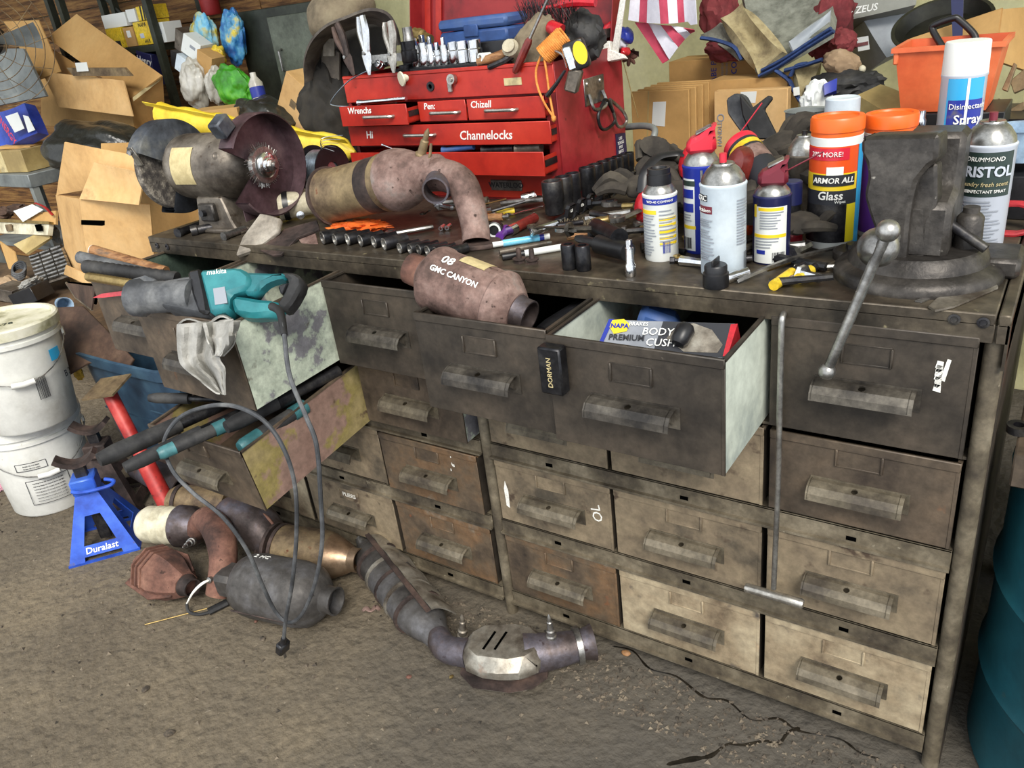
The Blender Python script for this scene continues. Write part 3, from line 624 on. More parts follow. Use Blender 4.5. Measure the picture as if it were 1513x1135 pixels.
def bars(T_, r_, z0, z1, a0, a1, n=9, m_='ink'):
    mb_ = MB()
    for k in range(n):
        a = a0+(a1-a0)*k/n; mb_.lathe([(r_*1.03, z0), (r_*1.05, z0), (r_*1.05, z1), (r_*1.03, z1)], None, 1, -90+a, -90+a+(a1-a0)/n*rnd.choice([.3, .5, .7]))
    return part('barcode', mb_, m_, T_)
ZT = .88
b = V(-.400, .116, ZT); r_ = .0295
T, hb = can('small white and blue oil spray can with black cap', b, r_, .137, 'paper_white', capm='black_plastic', caph=.022, parts=(('blue_band', .88, .985, 'wd_blue', 0, 360), ('yellow_block', .74, .80, 'wd_yellow', -80, -14)))
for k in range(5): part('yellow_line', MB().lathe([(r_*1.0, .074-k*.011), (r_*1.03, .074-k*.011), (r_*1.03, .0785-k*.011), (r_, .0785-k*.011)], None, 10, -95, -30), 'wd_yellow', T)
lines(T, r_, .012, .082, 15, -75, -16); lines(T, r_, .03, .09, 10, -4, 62); bars(T, r_, .016, .036, 5, 32, 9, 'wd_blue')
ctext(T, r_, 'WD-40 COMPANY', .006, hb*.93, 0, 'lettering_white')
b = V(-.347, .175, ZT); r_ = .032
T, hb = can('tall blue oil spray can with bright red flip-straw cap', b, r_, .178, 'wd_blue', capm='cap_red', caph=.045, capkind='smart', shoulder=.15, parts=(('label', .04, .88, 'paper_white', -70, -22), ('yellow_block', .30, .34, 'wd_yellow', -72, -20), ('label_top', .80, .86, 'bottle_green', -72, -20), ('picture', .66, .76, 'wd_blue', -68, -26), ('picture', .50, .60, 'wd_blue', -68, -26), ('seam', .0, .98, 'can_steel', -3, 4)))
lines(T, r_, .06, .07, 3, -66, -28); bars(T, r_, .01, .03, -64, -34)
b = V(-.267, .064, ZT); r_ = .036
T, hb = can('pale silver spray can with small red nozzle and no cap', b, r_, .178, 'bluewhite', capm='cap_red', caph=.016, capkind='nozzle', shoulder=.17, parts=(('red_block', .72, .80, 'cap_maroon', -80, -28), ('black_block', .85, .92, 'ink', -82, -42)))
ctext(T, r_, 'CRC', .012, hb*.885, -60, 'lettering_white'); ctext(T, r_, 'Brakleen', .008, hb*.76, -52, 'lettering_white')
for z0, z1 in ((.085, .095), (.066, .078), (.045, .06), (.03, .04)): lines(T, r_, z0, z1, 4, -72, -20, 'ink_grey')
lines(T, r_, .055, .125, 16, 34, 72, 'ink_grey'); bars(T, r_, .012, .04, 58, 76)
b = V(-.213, .142, ZT); r_ = .030
T, hb = can('grimy blue oil spray can with dark maroon cap and extended straw', b, r_, .132, 'navy', capm='cap_maroon', caph=.042, capkind='smart', parts=(('label', .03, .88, 'paper_white', -62, 50), ('yellow_block', .82, .87, 'wd_yellow', -44, 36), ('yellow_block', .42, .47, 'wd_yellow', -60, 48), ('blue_block', .17, .23, 'wd_blue', -48, -18), ('shield', .72, .90, 'wd_yellow', -62, -50)))
lines(T, r_, .062, .088, 7, -36, 36, 'ink_grey'); lines(T, r_, .03, .045, 4, -52, 30, 'ink_grey'); bars(T, r_, .006, .022, 4, 44)
part('straw', MB().cyl(V(.02, 0, .148), V(.075, .0, .175), .0013, 6), 'cap_maroon', T)
cp = V(-.255, -.002, ZT); solo('black_can_cap', MB().lathe([(.020, 0), (.0205, .002), (.0205, .022), (.018, .024), (.018, .034), (.0165, .036), (0, .036)], TR(cp), 24).box((.003, .03, .012), TR(cp+V(0, 0, .04)), .001), 'black_plastic', 'loose black plastic spray can cap with a fin standing at the worktop edge', 'stopper')  # a loose cap off a spray can
# wipes canisters
def wipes(label, b_, r__, h, front):
    T_ = thing('wipes_canister', label, 'canister', b_, (0, 0, facing(b_)))
    part('body', MB().lathe([(r__*.95, 0), (r__, .004), (r__, h*.86), (r__*.97, h*.865)], None, 40), 'paper_white', T_)
    part('lid', MB().lathe([(r__*1.03, h*.9), (r__*1.03, h*.985), (r__*.98, h), (r__*.8, h), (r__*.76, h-.003), (0, h-.003)], None, 40).lathe([(r__*.985, h*.865), (r__*.985, h*.9)], None, 40), 'orange', T_)
    ct_ = [0]
    def arc(n, z0, z1, m_, a0, a1):
        ct_[0] += 1; ro = r__*(1.002+.005*ct_[0])
        return part(n, MB().lathe([(r__*.99, z0*h), (ro, z0*h), (ro, z1*h), (r__*.99, z1*h)], None, max(6, int((a1-a0)/6)), -90+a0, -90+a1), m_, T_)
    if front:
        arc('label_orange', .46, .80, 'orange_deep', -88, 55); arc('label_yellow', .47, .60, 'wd_yellow', -86, 54)
        part('ribbon', MB().lathe([(r__*1.0, .70*h), (r__*1.022, .70*h), (r__*1.022, .79*h), (r__*1.0, .79*h)], None, 20, -178, -60), 'cap_red', T_)
        arc('label_black', .36, .47, 'ink', -88, 55); arc('label_photo', .06, .36, 'dark_steel', -88, 30); arc('label_blue', .02, .8, 'sky_blue', 55, 80); arc('label_lime', .06, .36, 'lime', 30, 54)
        t_ = part('logo_panel', MB().lathe([(r__*1.0, .505*h), (r__*1.036, .505*h), (r__*1.036, .59*h), (r__*1.0, .59*h)], None, 20, -90-52, -90+46), 'ink', T_)
        ctext(T_, r__*1.01, 'ARMOR ALL', .0128, .548*h, -3, 'lettering_white', .15, .0002)
        ctext(T_, r__*1.0, 'Glass', .019, .43*h, -8, 'lettering_white', .1, .0003); ctext(T_, r__, 'Wipes', .007, .385*h, 14, 'lettering_white')
        ctext(T_, r__*1.005, '20% MORE!', .011, .745*h, -20, 'lettering_white')
        part('emblem', MB().lathe([(r__*1.0, .59*h), (r__*1.036, .59*h), (r__*1.036, .65*h), (r__*1.0, .65*h)], None, 6, -108, -72), 'lettering_white', T_)
    else: arc('label', .05, .84, 'purple', -80, 60)
    return T_
wipes('white wipes canister with orange lid and Glass wording in front of twin', V(-.143, .252, ZT), .041, .215, True)
wipes('second wipes canister with orange lid half hidden behind vise jaw', V(-.075, .325, ZT), .041, .205, False)
# tall disinfectant can and laundry-fresh can
b = V(.020, .37, ZT); r_ = .033
T, hb = can('tall blue disinfectant spray can with white cap', b, r_, .262, 'silver_label', shoulder=.03, capm=None, parts=(('label_blue', .05, .99, 'sky_blue', -40, 60), ('label_navy', .68, .86, 'wd_blue', -34, 60), ('label_red', .61, .66, 'pink_red', -20, 60), ('stripe', .02, .99, 'paper_white', 10, 17)))
part('cap', MB().lathe([(r_*1.02, .252), (r_*.99, .302), (r_*.95, .304), (0, .304)], None, 28), 'paper_white', T)
part('cap_window', MB().lathe([(r_*.99, .283), (r_*1.015, .283), (r_*1.015, .292), (r_*.99, .292)], None, 6, -92, -58), 'lettering_white', T)
ctext(T, r_, 'Disinfectant', .012, hb*.82, 18, 'lettering_white'); ctext(T, r_, 'Spray', .020, hb*.74, 22, 'lettering_white', 0, .0003)
b = V(.077, .262, ZT); r_ = .037
T, hb = can('worn dark green disinfectant spray can with bare dome and red nozzle', b, r_, .198, 'silver_label', capm='cap_maroon', caph=.014, capkind='nozzle', shoulder=.16, parts=(('label_green', .56, .96, 'bottle_green', -75, 62),))
ctext(T, r_, 'DRUMMOND', .009, hb*.90, -4, 'lettering_white', .15); ctext(T, r_, 'BRISTOL', .0215, hb*.785, -3, 'silver_label', 0, .0006)
ctext(T, r_, 'laundry fresh scent', .009, hb*.675, 0, 'plate_tan', .2); ctext(T, r_, 'DISINFECTANT SPRAY', .0065, hb*.61, 0, 'lettering_white')
lines(T, r_, .015, .085, 15, -52, 50, 'ink_grey')
mat('tool_red', ['#7c1a14', '#ad291d', '#bf3726'], 0.4, 0.1, 5, 0.1, 70, [0.33, 0.5, 0.66], speck=('#5a1c16', 40, 0.69))
mat('tool_red_dark', ['#5e1518', '#8a1f22', '#9a2b2b'], 0.45, 0.1, 5, 0.1, 70)
mat('pull_steel', ['#9a958c', '#bdb9b0'], 0.3, 0.85, 30, 0.1)
mat('case_blue', ['#27406f', '#34538b', '#4a618c'], 0.55, 0, 6, 0.1, 60)
mat('felt', ['#3d3632', '#575049', '#6b6358'], 0.95, 0, 14, 0.5, 250)
mat('felt_tan', ['#5e5444', '#776b57', '#857a63'], 0.95, 0, 14, 0.5, 250)
mat('jacket', ['#151412', '#25221e', '#332f28'], 0.9, 0, 8, 0.4, 90)
mat('orange_cord', ['#c9762a', '#dd9445'], 0.7, 0, 40, 0.2, 120)
mat('wood_handle', ['#6b4526', '#9a7048', '#5a4b3e'], 0.7, 0, 20, 0.2, 60, stretch=(1, 1, 6))
mat('yellow_bag', ['#b79a1a', '#d9bc2b', '#e6cf4f'], 0.5, 0, 6, 0.3, 40)
mat('wire_silver', ['#8f9aa5', '#b9c0c6'], 0.3, 0.9, 10, 0)
mat('brass', ['#8a744a', '#a8925e'], 0.4, 0.8, 20, 0.1)
mat('maroon_gloss', ['#5a1f1c', '#7a2c25'], 0.25, 0, 10, 0)
mat('red_gloss', ['#b01c28', '#c62b34'], 0.25, 0, 10, 0)
mat('glove', ['#1f1c17', '#35302a', '#4a443a'], 0.9, 0, 12, 0.5, 120)
mat('grease_mix', ['#1d1b18', '#3a352d', '#5c5344'], 0.6, 0.4, 30, 0.5, 120)
mat('orange_glove', ['#c9561a', '#e5712a'], 0.6, 0, 14, 0.3, 80)
mat('clear_plastic', ['#b7ae94', '#cfc7ae'], 0.25, 0, 8, 0.05, 40, alpha=0.75)
mat('dusty_bag', ['#6a6358', '#8e867a', '#a8a195'], 0.6, 0, 9, 0.4, 50)
mat('flag_red', ['#a8324a', '#bf4a60'], 0.8, 0, 14, 0.2, 200)
mat('flag_white', ['#c9c8d2', '#dcdce4'], 0.8, 0, 14, 0.2, 200)
mat('cyan_pen', ['#4aa7cf', '#7cc6e2'], 0.3, 0, 10, 0)
mat('oil_yellow', ['#c9a51c', '#e0c43a'], 0.4, 0, 14, 0.1, 60, speck=('#4b4230', 40, 0.66))

# ---------------------------------------------------------------- red tool chest
TB = thing('tool_chest', 'red steel tool chest with lettered open drawers and raised lid', 'toolbox', (-1.125, .625, .88))
w, d0, d1, h = .325, -.165, .165, .31
mb = MB().bb(-w, -w+.003, d0, d1, 0, h).bb(w-.003, w, d0, d1, 0, h).bb(-w, w, d1-.003, d1, 0, h).bb(-w, w, d0, d1, 0, .004)
mb.bb(-w, -w+.012, d0, d0+.003, .06, h).bb(w-.03, w, d0, d0+.003, .06, h)
for z_ in (.066, .132, .191): mb.bb(-w+.003, w-.003, d0+.003, d1-.003, z_-.002, z_)
mb.bb(-w+.003, w-.003, d0+.01, d1-.003, .240, .246)
part('cabinet', mb, 'tool_red_dark', TB)
part('top_panel', MB().bb(-w, w, d0-.002, d0+.002, .246, h, .001).bb(-w, w, d0-.004, d0+.006, h-.006, h+.003, .002), 'tool_red', TB)
part('base_panel', MB().bb(-w+.01, w-.01, d0+.001, d0+.003, .004, .063, .001), 'tool_red', TB)
part('side_panel', MB().bb(w, w+.0015, d0, d1, 0, h, .0005), 'tool_side', TB)
def tdrawer(x0, x1, z0, z1, y, pull, txt=None, tx=0, ts=.022, m_='tool_red'):
    ww = (x1-x0)/2
    mb_ = MB().bb(-ww, ww, 0, .003, 0, z1-z0, .001).bb(-ww+.004, -ww+.006, .003, .28, .004, z1-z0-.012).bb(ww-.006, ww-.004, .003, .28, .004, z1-z0-.012).bb(-ww+.004, ww-.004, .003, .28, .003, .005).bb(-ww+.004, ww-.004, .278, .28, .004, z1-z0-.012)
    mb_.cur = 1; mb_.bb(ww-.005, ww-.0025, .01, .27, (z1-z0)*.35, (z1-z0)*.62)
    o = part('drawer', mb_, [m_, 'dark_steel'], TB, M=TR(((x0+x1)/2, y, z0)))
    if pull:
        px_, pz, pw = pull
        part('pull', MB().tube(spline([(px_-pw, .001, pz), (px_-pw+.004, -.008, pz), (px_-pw*.6, -.014, pz+.001), (px_+pw*.6, -.014, pz+.001), (px_+pw-.004, -.008, pz), (px_+pw, .001, pz)], 4), .0042, 8), 'pull_steel', o)
    for t_, x_, z_, s_ in txt or ():
        part('lettering', MB().text(t_, s_, TR((x_, -.0008, z_), (90, 0, 0)), .0006, .15, align='LEFT', wob=.0003), 'lettering_white', o)
    return o
tdrawer(-.30, -.07, .195, .245, -.225, (.02, .022, .05), [('Wrenchs', -.085, .038, .022)])
tdrawer(-.065, .083, .195, .243, -.186, (.01, .020, .045), [('Pen:', -.055, .036, .021)])
tdrawer(.088, .305, .195, .243, -.186, (-.01, .021, .045), [('Chizell', -.098, .035, .022)])
tdrawer(-.31, .322, .139, .190, -.197, (-.07, .026, .05), [('Hi', -.255, .028, .026), ('Channelocks', .055, .022, .030)])
tdrawer(-.29, .316, .073, .128, -.228, None)
b_ = part('maker_badge', MB().bb(-.046, .046, -.002, .002, -.013, .013, .001), 'steel', TB, M=TR((.16, d0, .035)))
part('lettering', MB().text('WATERLOO', .0185, TR((0, -.0022, 0), (90, 0, 0)), .001, wob=.0004), 'ink', b_)
part('data_plate', MB().bb(-.024, .024, -.001, .001, -.008, .008), 'plate_tan', TB, M=TR((.215, d0-.003, .275)))
part('keyhole', MB().lathe([(.012, 0), (.011, .003), (.006, .003), (.005, -.001), (0, -.001)], TR((-.03, d0-.002, .275), (90, 0, 0)), 16, close=False), 'dark_steel', TB)
part('latch', MB().cyl((.045, d0-.004, .288), (.045, d0-.016, .29), .012, 16).cyl((.045, d0-.016, .29), (.045, d0-.020, .29), .006, 12).box((.012, .006, .03), TR((.033, d0-.006, .275)), .001), 'pull_steel', TB)
# tools lying in the chest's open drawers
for i, (a, b, y_, r_, m_, lab) in enumerate((((530, 152), (600, 146), .43, .006, 'chrome', 'chrome wrench lying in the chest drawer marked for wrenches'), ((545, 150), (585, 151), .45, .004, 'steel', 'thin steel wrench under the chrome one in the chest drawer'), ((655, 222), (700, 217), .44, .007, 'case_blue', 'blue handled tool in the lowest open chest drawer'), ((715, 222), (760, 219), .45, .010, 'dark_steel', 'dark tool body in the lowest open chest drawer'), ((765, 220), (800, 218), .45, .012, 'motor_grey', 'grey cylinder in the lowest open chest drawer'), ((565, 214), (585, 222), .42, .003, 'chrome', 'slim chrome rod in the lowest open chest drawer'))):
    solo('drawer_tool', MB().tube([at(*a, 'y', y_), at(*a, 'y', y_).lerp(at(*b, 'y', y_), .12), at(*b, 'y', y_)], [r_*1.5, r_, r_], 10), m_, lab, 'tool')
# raised lid, seen from inside
lid = part('lid', MB().bb(-w, w, 0, .003, 0, .30, .001).bb(-w, -w+.003, -.05, 0, 0, .30).bb(w-.003, w, -.05, 0, 0, .30).bb(-w, w, -.05, 0, .297, .30), 'tool_red_dark', TB, M=TR((0, d1, h), (-14, 0, 0)))
part('hinge_strap', MB().bb(-.010, .010, -.003, 0, 0, .2), 'tool_red', lid, M=TR((-w+.03, -.004, .0)))
part('hinge_strap', MB().bb(-.010, .010, -.003, 0, 0, .2), 'tool_red', lid, M=TR((-w+.07, -.004, .0)))
# carry handle on the side
hp = part('handle_plate', MB().box((.002, .10, .062), TR(), .0008), 'steel', TB, M=TR((w+.0025, .01, .225)))
for yy in (-.035, .03): part('rivet', MB().lathe([(.006, 0), (.004, .003), (0, .0035)], AX(V(.001, yy, .018), V(1, yy, .018)), 10), 'pull_steel', hp)
part('carry_handle', MB().tube(spline([(.004, -.035, -.005), (.012, -.037, -.03), (.014, -.025, -.042), (.014, .02, -.042), (.012, .034, -.03), (.004, .032, -.005)], 4), .0045, 8), 'steel', hp)

# things in, on and around the chest
def wx(x, y, z): return V(-1.125+x, .625+y, .88+z)
rack = thing('socket_tray', 'black socket tray sitting in the top of the tool chest', 'tray', wx(-.005, -.11, .300))
part('tray', MB().bb(-.17, .17, -.02, .02, 0, .018, .003), 'black_plastic', rack)
part('back_rail', MB().bb(-.17, .17, .02, .026, 0, .06, .001), 'black_plastic', rack)
xs = [-.105, -.078, -.055, -.034, -.012, .016, .045, .082]
for i, x in enumerate(xs):
    r_ = [.015, .014, .010, .010, .011, .014, .016, .018][i]; hh = [.05, .055, .05, .035, .045, .05, .05, .05][i]
    p_ = wx(-.005+x, -.11, .318)
    mb = MB().lathe([(r_*.9, 0), (r_, .002), (r_, hh*.6), (r_*.88, hh*.64), (r_*.88, hh), (r_*.7, hh), (r_*.65, hh-.01), (0, hh-.01)], TR(p_), 18)
    if i < 5: mb.box((r_*.8, r_*.8, .024), TR(p_+V(0, 0, hh+.006)), .001)
    solo('chrome_socket', mb, 'chrome', ['tall chrome extension socket with square tip at the tray end', 'chrome universal-joint socket beside the extension in the tray', 'thin chrome bit socket in the tray', 'shortest thin chrome bit socket in the tray', 'chrome socket stepped to a narrow tip in the tray', 'chrome deep socket of medium width in the tray', 'wide chrome deep socket next to the widest in the tray', 'widest chrome deep socket at the tray end'][i], 'socket', 'chrome sockets in the tray')
c = wx(.008, .03, .398)
T = thing('plastic_case', 'dusty blue plastic case lying in the top of the tool chest', 'case', c-V(0, 0, .045))
part('base', MB().bb(-.106, .106, -.05, .05, 0, .033, .006), 'case_blue', T)
part('lid', MB().bb(-.108, .108, -.052, .052, .035, .062, .008), 'case_blue', T)
part('latch', MB().bb(-.022, .022, -.056, -.05, .018, .046, .002), 'case_blue', T)
solo('chest_shelf', MB().bb(-1.44, -.81, .56, .78, 1.212, 1.232), 'steel', 'dull steel tote tray inside the tool chest under the blue case', 'tray')
for i, (px, py, r_, hh, m_, tl) in enumerate(((607, 92, .021, .05, 'black_oxide', (0, 0, 0)), (606, 72, .014, .05, 'steel', (0, 0, 0)), (580, 97, .012, .02, 'chrome', (0, 0, 0)), (565, 98, .011, .02, 'chrome', (60, 0, 0)), (600, 108, .018, .02, 'black_oxide', (0, 0, 0)))):
    p_ = at(px, py, 'y', .50)
    solo('impact_socket', MB().lathe([(r_*.9, 0), (r_, .003), (r_, hh*.55), (r_*.9, hh*.6), (r_*.9, hh), (r_*.7, hh), (r_*.6, hh-.01), (0, hh-.01)], TR(p_, tl), 18), m_, ['large black impact socket with strap mark in chest corner', 'bright steel socket stacked over the black impact socket', 'short chrome socket by the black impact sockets', 'tipped chrome socket behind the locking pliers', 'low wide black socket at the front chest rim'][i], 'socket', 'loose sockets in chest')
p_, q_ = at(612, 48, 'y', .56), at(640, 62, 'y', .55)
solo('bronze_socket', MB().lathe([(.013, 0), (.013, .012), (.017, .016), (.017, .03), (.012, .034), (.014, .04), (.014, .06)], AX(p_, q_), 16), 'brass', 'brown stepped adapter socket lying in chest beside chrome sockets', 'socket')
# locking pliers hooked over the chest rim
def pliers(label, top, bot, y, m_, sp):
    a, b = at(*top, 'y', y), at(*bot, 'y', y-.02)
    T_ = thing('locking_pliers', label, 'pliers', b, group='locking pliers on the tool chest rim')
    ln = (b-a); sdv = ln.cross(V(0, 1, 0)).normalized()
    part('fixed_handle', MB().tube(spline([a+sdv*.006, a.lerp(b, .25)+sdv*.009, a.lerp(b, .5)+sdv*.005, a.lerp(b, .62)], 4), [.009, .0115, .010, .012], 8, squash=(.8, 1)), m_, T_, world=True)
    part('lever', MB().tube(spline([a-sdv*sp, a.lerp(b, .25)-sdv*(sp+.002), a.lerp(b, .52)-sdv*.004, a.lerp(b, .64)], 4), [.005, .0075, .0075, .010], 8), m_, T_, world=True)
    part('jaws', MB().tube([a.lerp(b, .55), a.lerp(b, .66), a.lerp(b, .82), b], [.010, .015, .011, .004], 8, squash=(.6, 1)), m_, T_, world=True)
    part('pivot', MB().cyl(a.lerp(b, .62)+V(0, -.012, 0), a.lerp(b, .62)+V(0, .012, 0), .004, 10), 'steel', T_, world=True)
pliers('rusty brown locking pliers hooked on the chest corner', (496, 37), (523, 112), .455, 'rust_dark', .012)
pliers('bright chrome locking pliers hanging between the other two', (533, 24), (546, 111), .455, 'chrome', .010)
pliers('chrome locking pliers with long smooth handle next to beige knob', (574, 32), (582, 108), .455, 'pull_steel', .012)
p_ = at(592, 117, 'y', .445)
part('knob', MB().lathe([(.017, 0), (.018, .004), (.014, .006), (.010, .008), (.009, .022)], AX(p_, p_+V(.45, 1, .1)), 18), 'cream_ceramic', TB, world=True, label='cream plastic knob')
# hat and jacket by the chest
c = at(520, 70, 'y', .60)
T = thing('felt_hat', 'grey-brown felt hat draped over the corner of the tool chest', 'hat', c-V(0, 0, .12))
outer = spline([V(450, 122, .56), V(449, 90, .54), V(460, 60, .52), V(482, 38, .50), V(510, 26, .49), V(545, 14, .48), V(572, 20, .49), V(586, 42, .51), V(591, 66, .54)], 5)
inner = spline([V(470, 112, .62), V(472, 88, .62), V(482, 64, .62), V(498, 50, .62), V(518, 42, .62), V(545, 34, .62), V(562, 38, .62), V(572, 52, .62), V(577, 68, .62)], 5)
def hatfn(u, v):
    k = min(int(round(u*(len(outer)-1))), len(outer)-1); a, b = outer[k], inner[k]; q = a.lerp(b, v)
    return at(q.x, q.y, 'y', q.z-.012*math.sin(math.pi*v))
part('brim', MB().sheet(hatfn, len(outer)-1, 6, .007), 'felt', T, world=True)
part('lining', PP([(468, 118)]+[(p_.x, p_.y) for p_ in inner[::4]]+[(580, 95), (540, 108)], at(520, 80, 'y', .635), (-.1, -1, .1), .01, .001), 'jacket', T, world=True)
part('crown', MB().blob(TR(at(505, 22, 'y', .70), (10, 0, -10), (.105, .10, .075)), .10, 1.5, 3), 'felt_tan', T, world=True)
part('sweat_band', MB().sheet(lambda u, v: at(476+26*u, 60+18*u+50*v-10*u*v, 'y', .61), 5, 5, .006), 'felt', T, world=True)
part('tag', MB().sheet(lambda u, v: at(478+16*u, 57+26*v, 'y', .60), 3, 3, .003), 'dusty_bag', T, world=True)
c = at(485, 150, 'y', .62)
solo('dark_jacket', MB().blob(TR((c.x, c.y+.03, 1.075), (0, 0, 10), (.12, .08, .17)), .2, 2.0, 5, 5, .25), 'jacket', 'crumpled dark jacket heaped on the worktop beside the tool chest', 'jacket')
solo('bent_wire', MB().tube(spline([at(545, 104, 'y', .44), at(515, 120, 'y', .44), at(490, 148, 'y', .43), at(494, 156, 'y', .43), at(530, 158, 'y', .42)], 6), .0016, 6), 'wire_silver', 'thin bent wire looping off the top corner of the tool chest', 'wire')
# screwdriver, file, brush, gloves, cord, tape on the right half of the chest top
a, b, c = at(815, -14, 'y', .47), at(783, 57, 'y', .455), at(760, 108, 'y', .445)
T = thing('screwdriver', 'long screwdriver with translucent dark red handle leaning on chest front', 'screwdriver', c)
part('shaft', MB().cyl(b, a, .0035, 10), 'steel', T, world=True)
part('handle', MB().tube([c, c.lerp(b, .06), c.lerp(b, .5), c.lerp(b, .9), b], [.005, .008, .0095, .009, .006], 8), 'maroon_gloss', T, world=True)
solo('file_handle', MB().tube([at(706, 92, 'y', .47), at(735, 84, 'y', .48), at(765, 72, 'y', .5)], [.009, .012, .011], 10), 'wood_handle', 'worn wooden tool handle lying on the chest rim', 'tool')
solo('pry_tool', MB().tube([at(722, 100, 'y', .455), at(745, 90, 'y', .46), at(775, 70, 'y', .5)], [.006, .008, .008], 8), 'dark_steel', 'dark steel pry bar lying below the wooden tool handle', 'tool')
solo('paper_roll', MB().ring(.010, .006, .03, AX(at(709, 85, 'y', .465), at(722, 84, 'y', .49)), 16), 'paper_white', 'small white paper roll on the chest rim', 'roll')
solo('drill_bit_jar', MB().lathe([(.018, 0), (.02, .004), (.02, .035), (.015, .04), (.015, .046), (0, .046)], TR(at(762, 76, 'y', .5)-V(0, 0, .005), (60, 20, 0)), 16), 'clear_plastic', 'small cloudy plastic jar on its side in the chest', 'jar')
mb = MB()
for k in range(260):
    p_ = at(815+rnd.uniform(-40, 40), 38+rnd.uniform(-10, 8), 'y', .58+rnd.uniform(-.03, .03)); mb.tube([p_, p_+V(rnd.uniform(-.02, .02), rnd.uniform(-.02, 0), .035+rnd.uniform(0, .02))], .0006, 3)
T = thing('wire_brush', 'bristly dark wire brush with red handle on top of chest', 'brush', at(815, 50, 'y', .58))
part('bristles', mb, 'dark_steel', T, world=True)
part('handle', MB().tube(spline([at(825, 8, 'y', .56), at(850, 3, 'y', .56), at(880, 4, 'y', .56)], 4), [.008, .011, .009], 8).cyl(at(825, 8, 'y', .56), at(800, 12, 'y', .56), .004), 'red_gloss', T, world=True)
solo('grey_glove', MB().blob(TR(at(790, 70, 'y', .52), (0, 30, 20), (.045, .04, .075)), .25, 2, 9, 4, .2), 'felt_tan', 'stiff grey-brown work glove lying in the chest behind the orange cord', 'glove')
solo('black_pouch', MB().blob(TR(at(862, 55, 'y', .6), (0, 0, 10), (.05, .04, .055)), .2, 2.2, 12, 4, .2), 'rubber', 'black cloth pouch on the chest beside the orange cord', 'pouch')
solo('red_cap_cup', MB().lathe([(.018, 0), (.014, .03), (.010, .034), (0, .034)], AX(at(828, 48, 'y', .5), at(815, 40, 'y', .5)), 14), 'red_gloss', 'small red plastic cone over the orange cord bundle', 'cone')
a, b = at(803, 82, 'y', .45), at(834, 52, 'y', .47)
T = thing('cord_bundle', 'coiled orange paracord bundle hanging over the chest corner', 'cord', a)
ln = b-a; u1 = ln.cross(V(0, 1, .3)).normalized(); u2 = ln.cross(u1).normalized(); pts = []
for k in range(15*12): t = k/(15*12); an = t*15*2*math.pi; pts.append(a+ln*t+u1*(.020*math.cos(an))+u2*(.015*math.sin(an)))
part('coil', MB().tube(pts, .0030, 6), 'orange_cord', T, world=True)
for l in ([(799, 83, .445), (792, 105, .44), (795, 130, .435), (806, 155, .43), (817, 172, .43)], [(804, 86, .443), (808, 110, .437), (812, 140, .433), (818, 172, .43)]):
    part('loop_strand', MB().tube(spline([at(x, y, 'y', yy) for x, y, yy in l], 5), .0026, 6), 'orange_cord', T, world=True)
p_ = at(818, 175, 'y', .43); part('knot', MB().blob(TR(p_, (0, 0, 0), (.006, .005, .008)), .2, 2, 1, 2), 'orange_cord', T, world=True)
p_ = at(857, 80, 'y', .455)
T = thing('tape_measure', 'black and chrome tape measure with yellow oval sticker on chest corner', 'tape measure', p_-V(0, 0, .03), (0, -14, 18))
part('case', MB().box((.048, .034, .062), TR((0, 0, .03)), .008, 2), 'black_plastic', T)
part('chrome_side', MB().box((.026, .036, .056), TR((-.013, -.001, .029)), .006), 'chrome', T)
part('sticker', MB().lathe([(0, 0), (.024, 0), (.024, .0008), (0, .0008)], FR((.0125, -.0185, .032), (.62, 0, 0), (0, 0, 1)) @ TR((0, 0, 0), (0, 0, 0), (.62, 1, 1)), 22), 'wd_yellow', T)
p_ = at(842, 118, 'y', .445)
T = thing('metal_lock_box', 'grey metal clip box with black lever hanging from the chest corner', 'clip', p_-V(0, 0, .025), (0, 20, 15))
part('box', MB().box((.03, .025, .05), TR((0, 0, .025)), .004), 'motor_grey', T)
part('lever', MB().tube([at(835, 104, 'y', .43), at(822, 124, 'y', .425), at(808, 142, 'y', .425)], [.003, .0045, .0055], 8), 'black_plastic', T, world=True)
part('hook', MB().tube(spline([at(820, 75, 'y', .45), at(832, 82, 'y', .44), at(838, 100, 'y', .44)], 4), .003, 8), 'steel', T, world=True)
for i, l in enumerate((((893, 148), (884, 170), (888, 189), (898, 190), (909, 176), (898, 150)), ((901, 147), (920, 164), (926, 178), (920, 187), (912, 185), (906, 166)))):
    solo('carabiner', MB().tube(spline([at(x, y, 'x', -.782) for x, y in l+(l[0],)], 4), .0042, 8), ['black_oxide', 'steel'][i], ['black carabiner clipped to the chest carry handle', 'steel blue carabiner clipped to the chest carry handle'][i], 'carabiner')
T = thing('wall_plaque', 'small dark blue metal tag with white lettering on side of red chest', 'tag', at(918, 232, 'x', -.797))
part('plate', PP([(910, 198), (924, 196), (927, 229), (912, 234)], (-.796, .8, 1), (1, 0, 0), .0015), 'navy', T, world=True)
part('lettering', MB().text('USE\nTOOLS\nPUT\nBACK', .011, FR(at(917.5, 214, 'x', -.7958), (0, 1, 0), (0, 0, 1)), .0006), 'lettering_white', T, world=True)
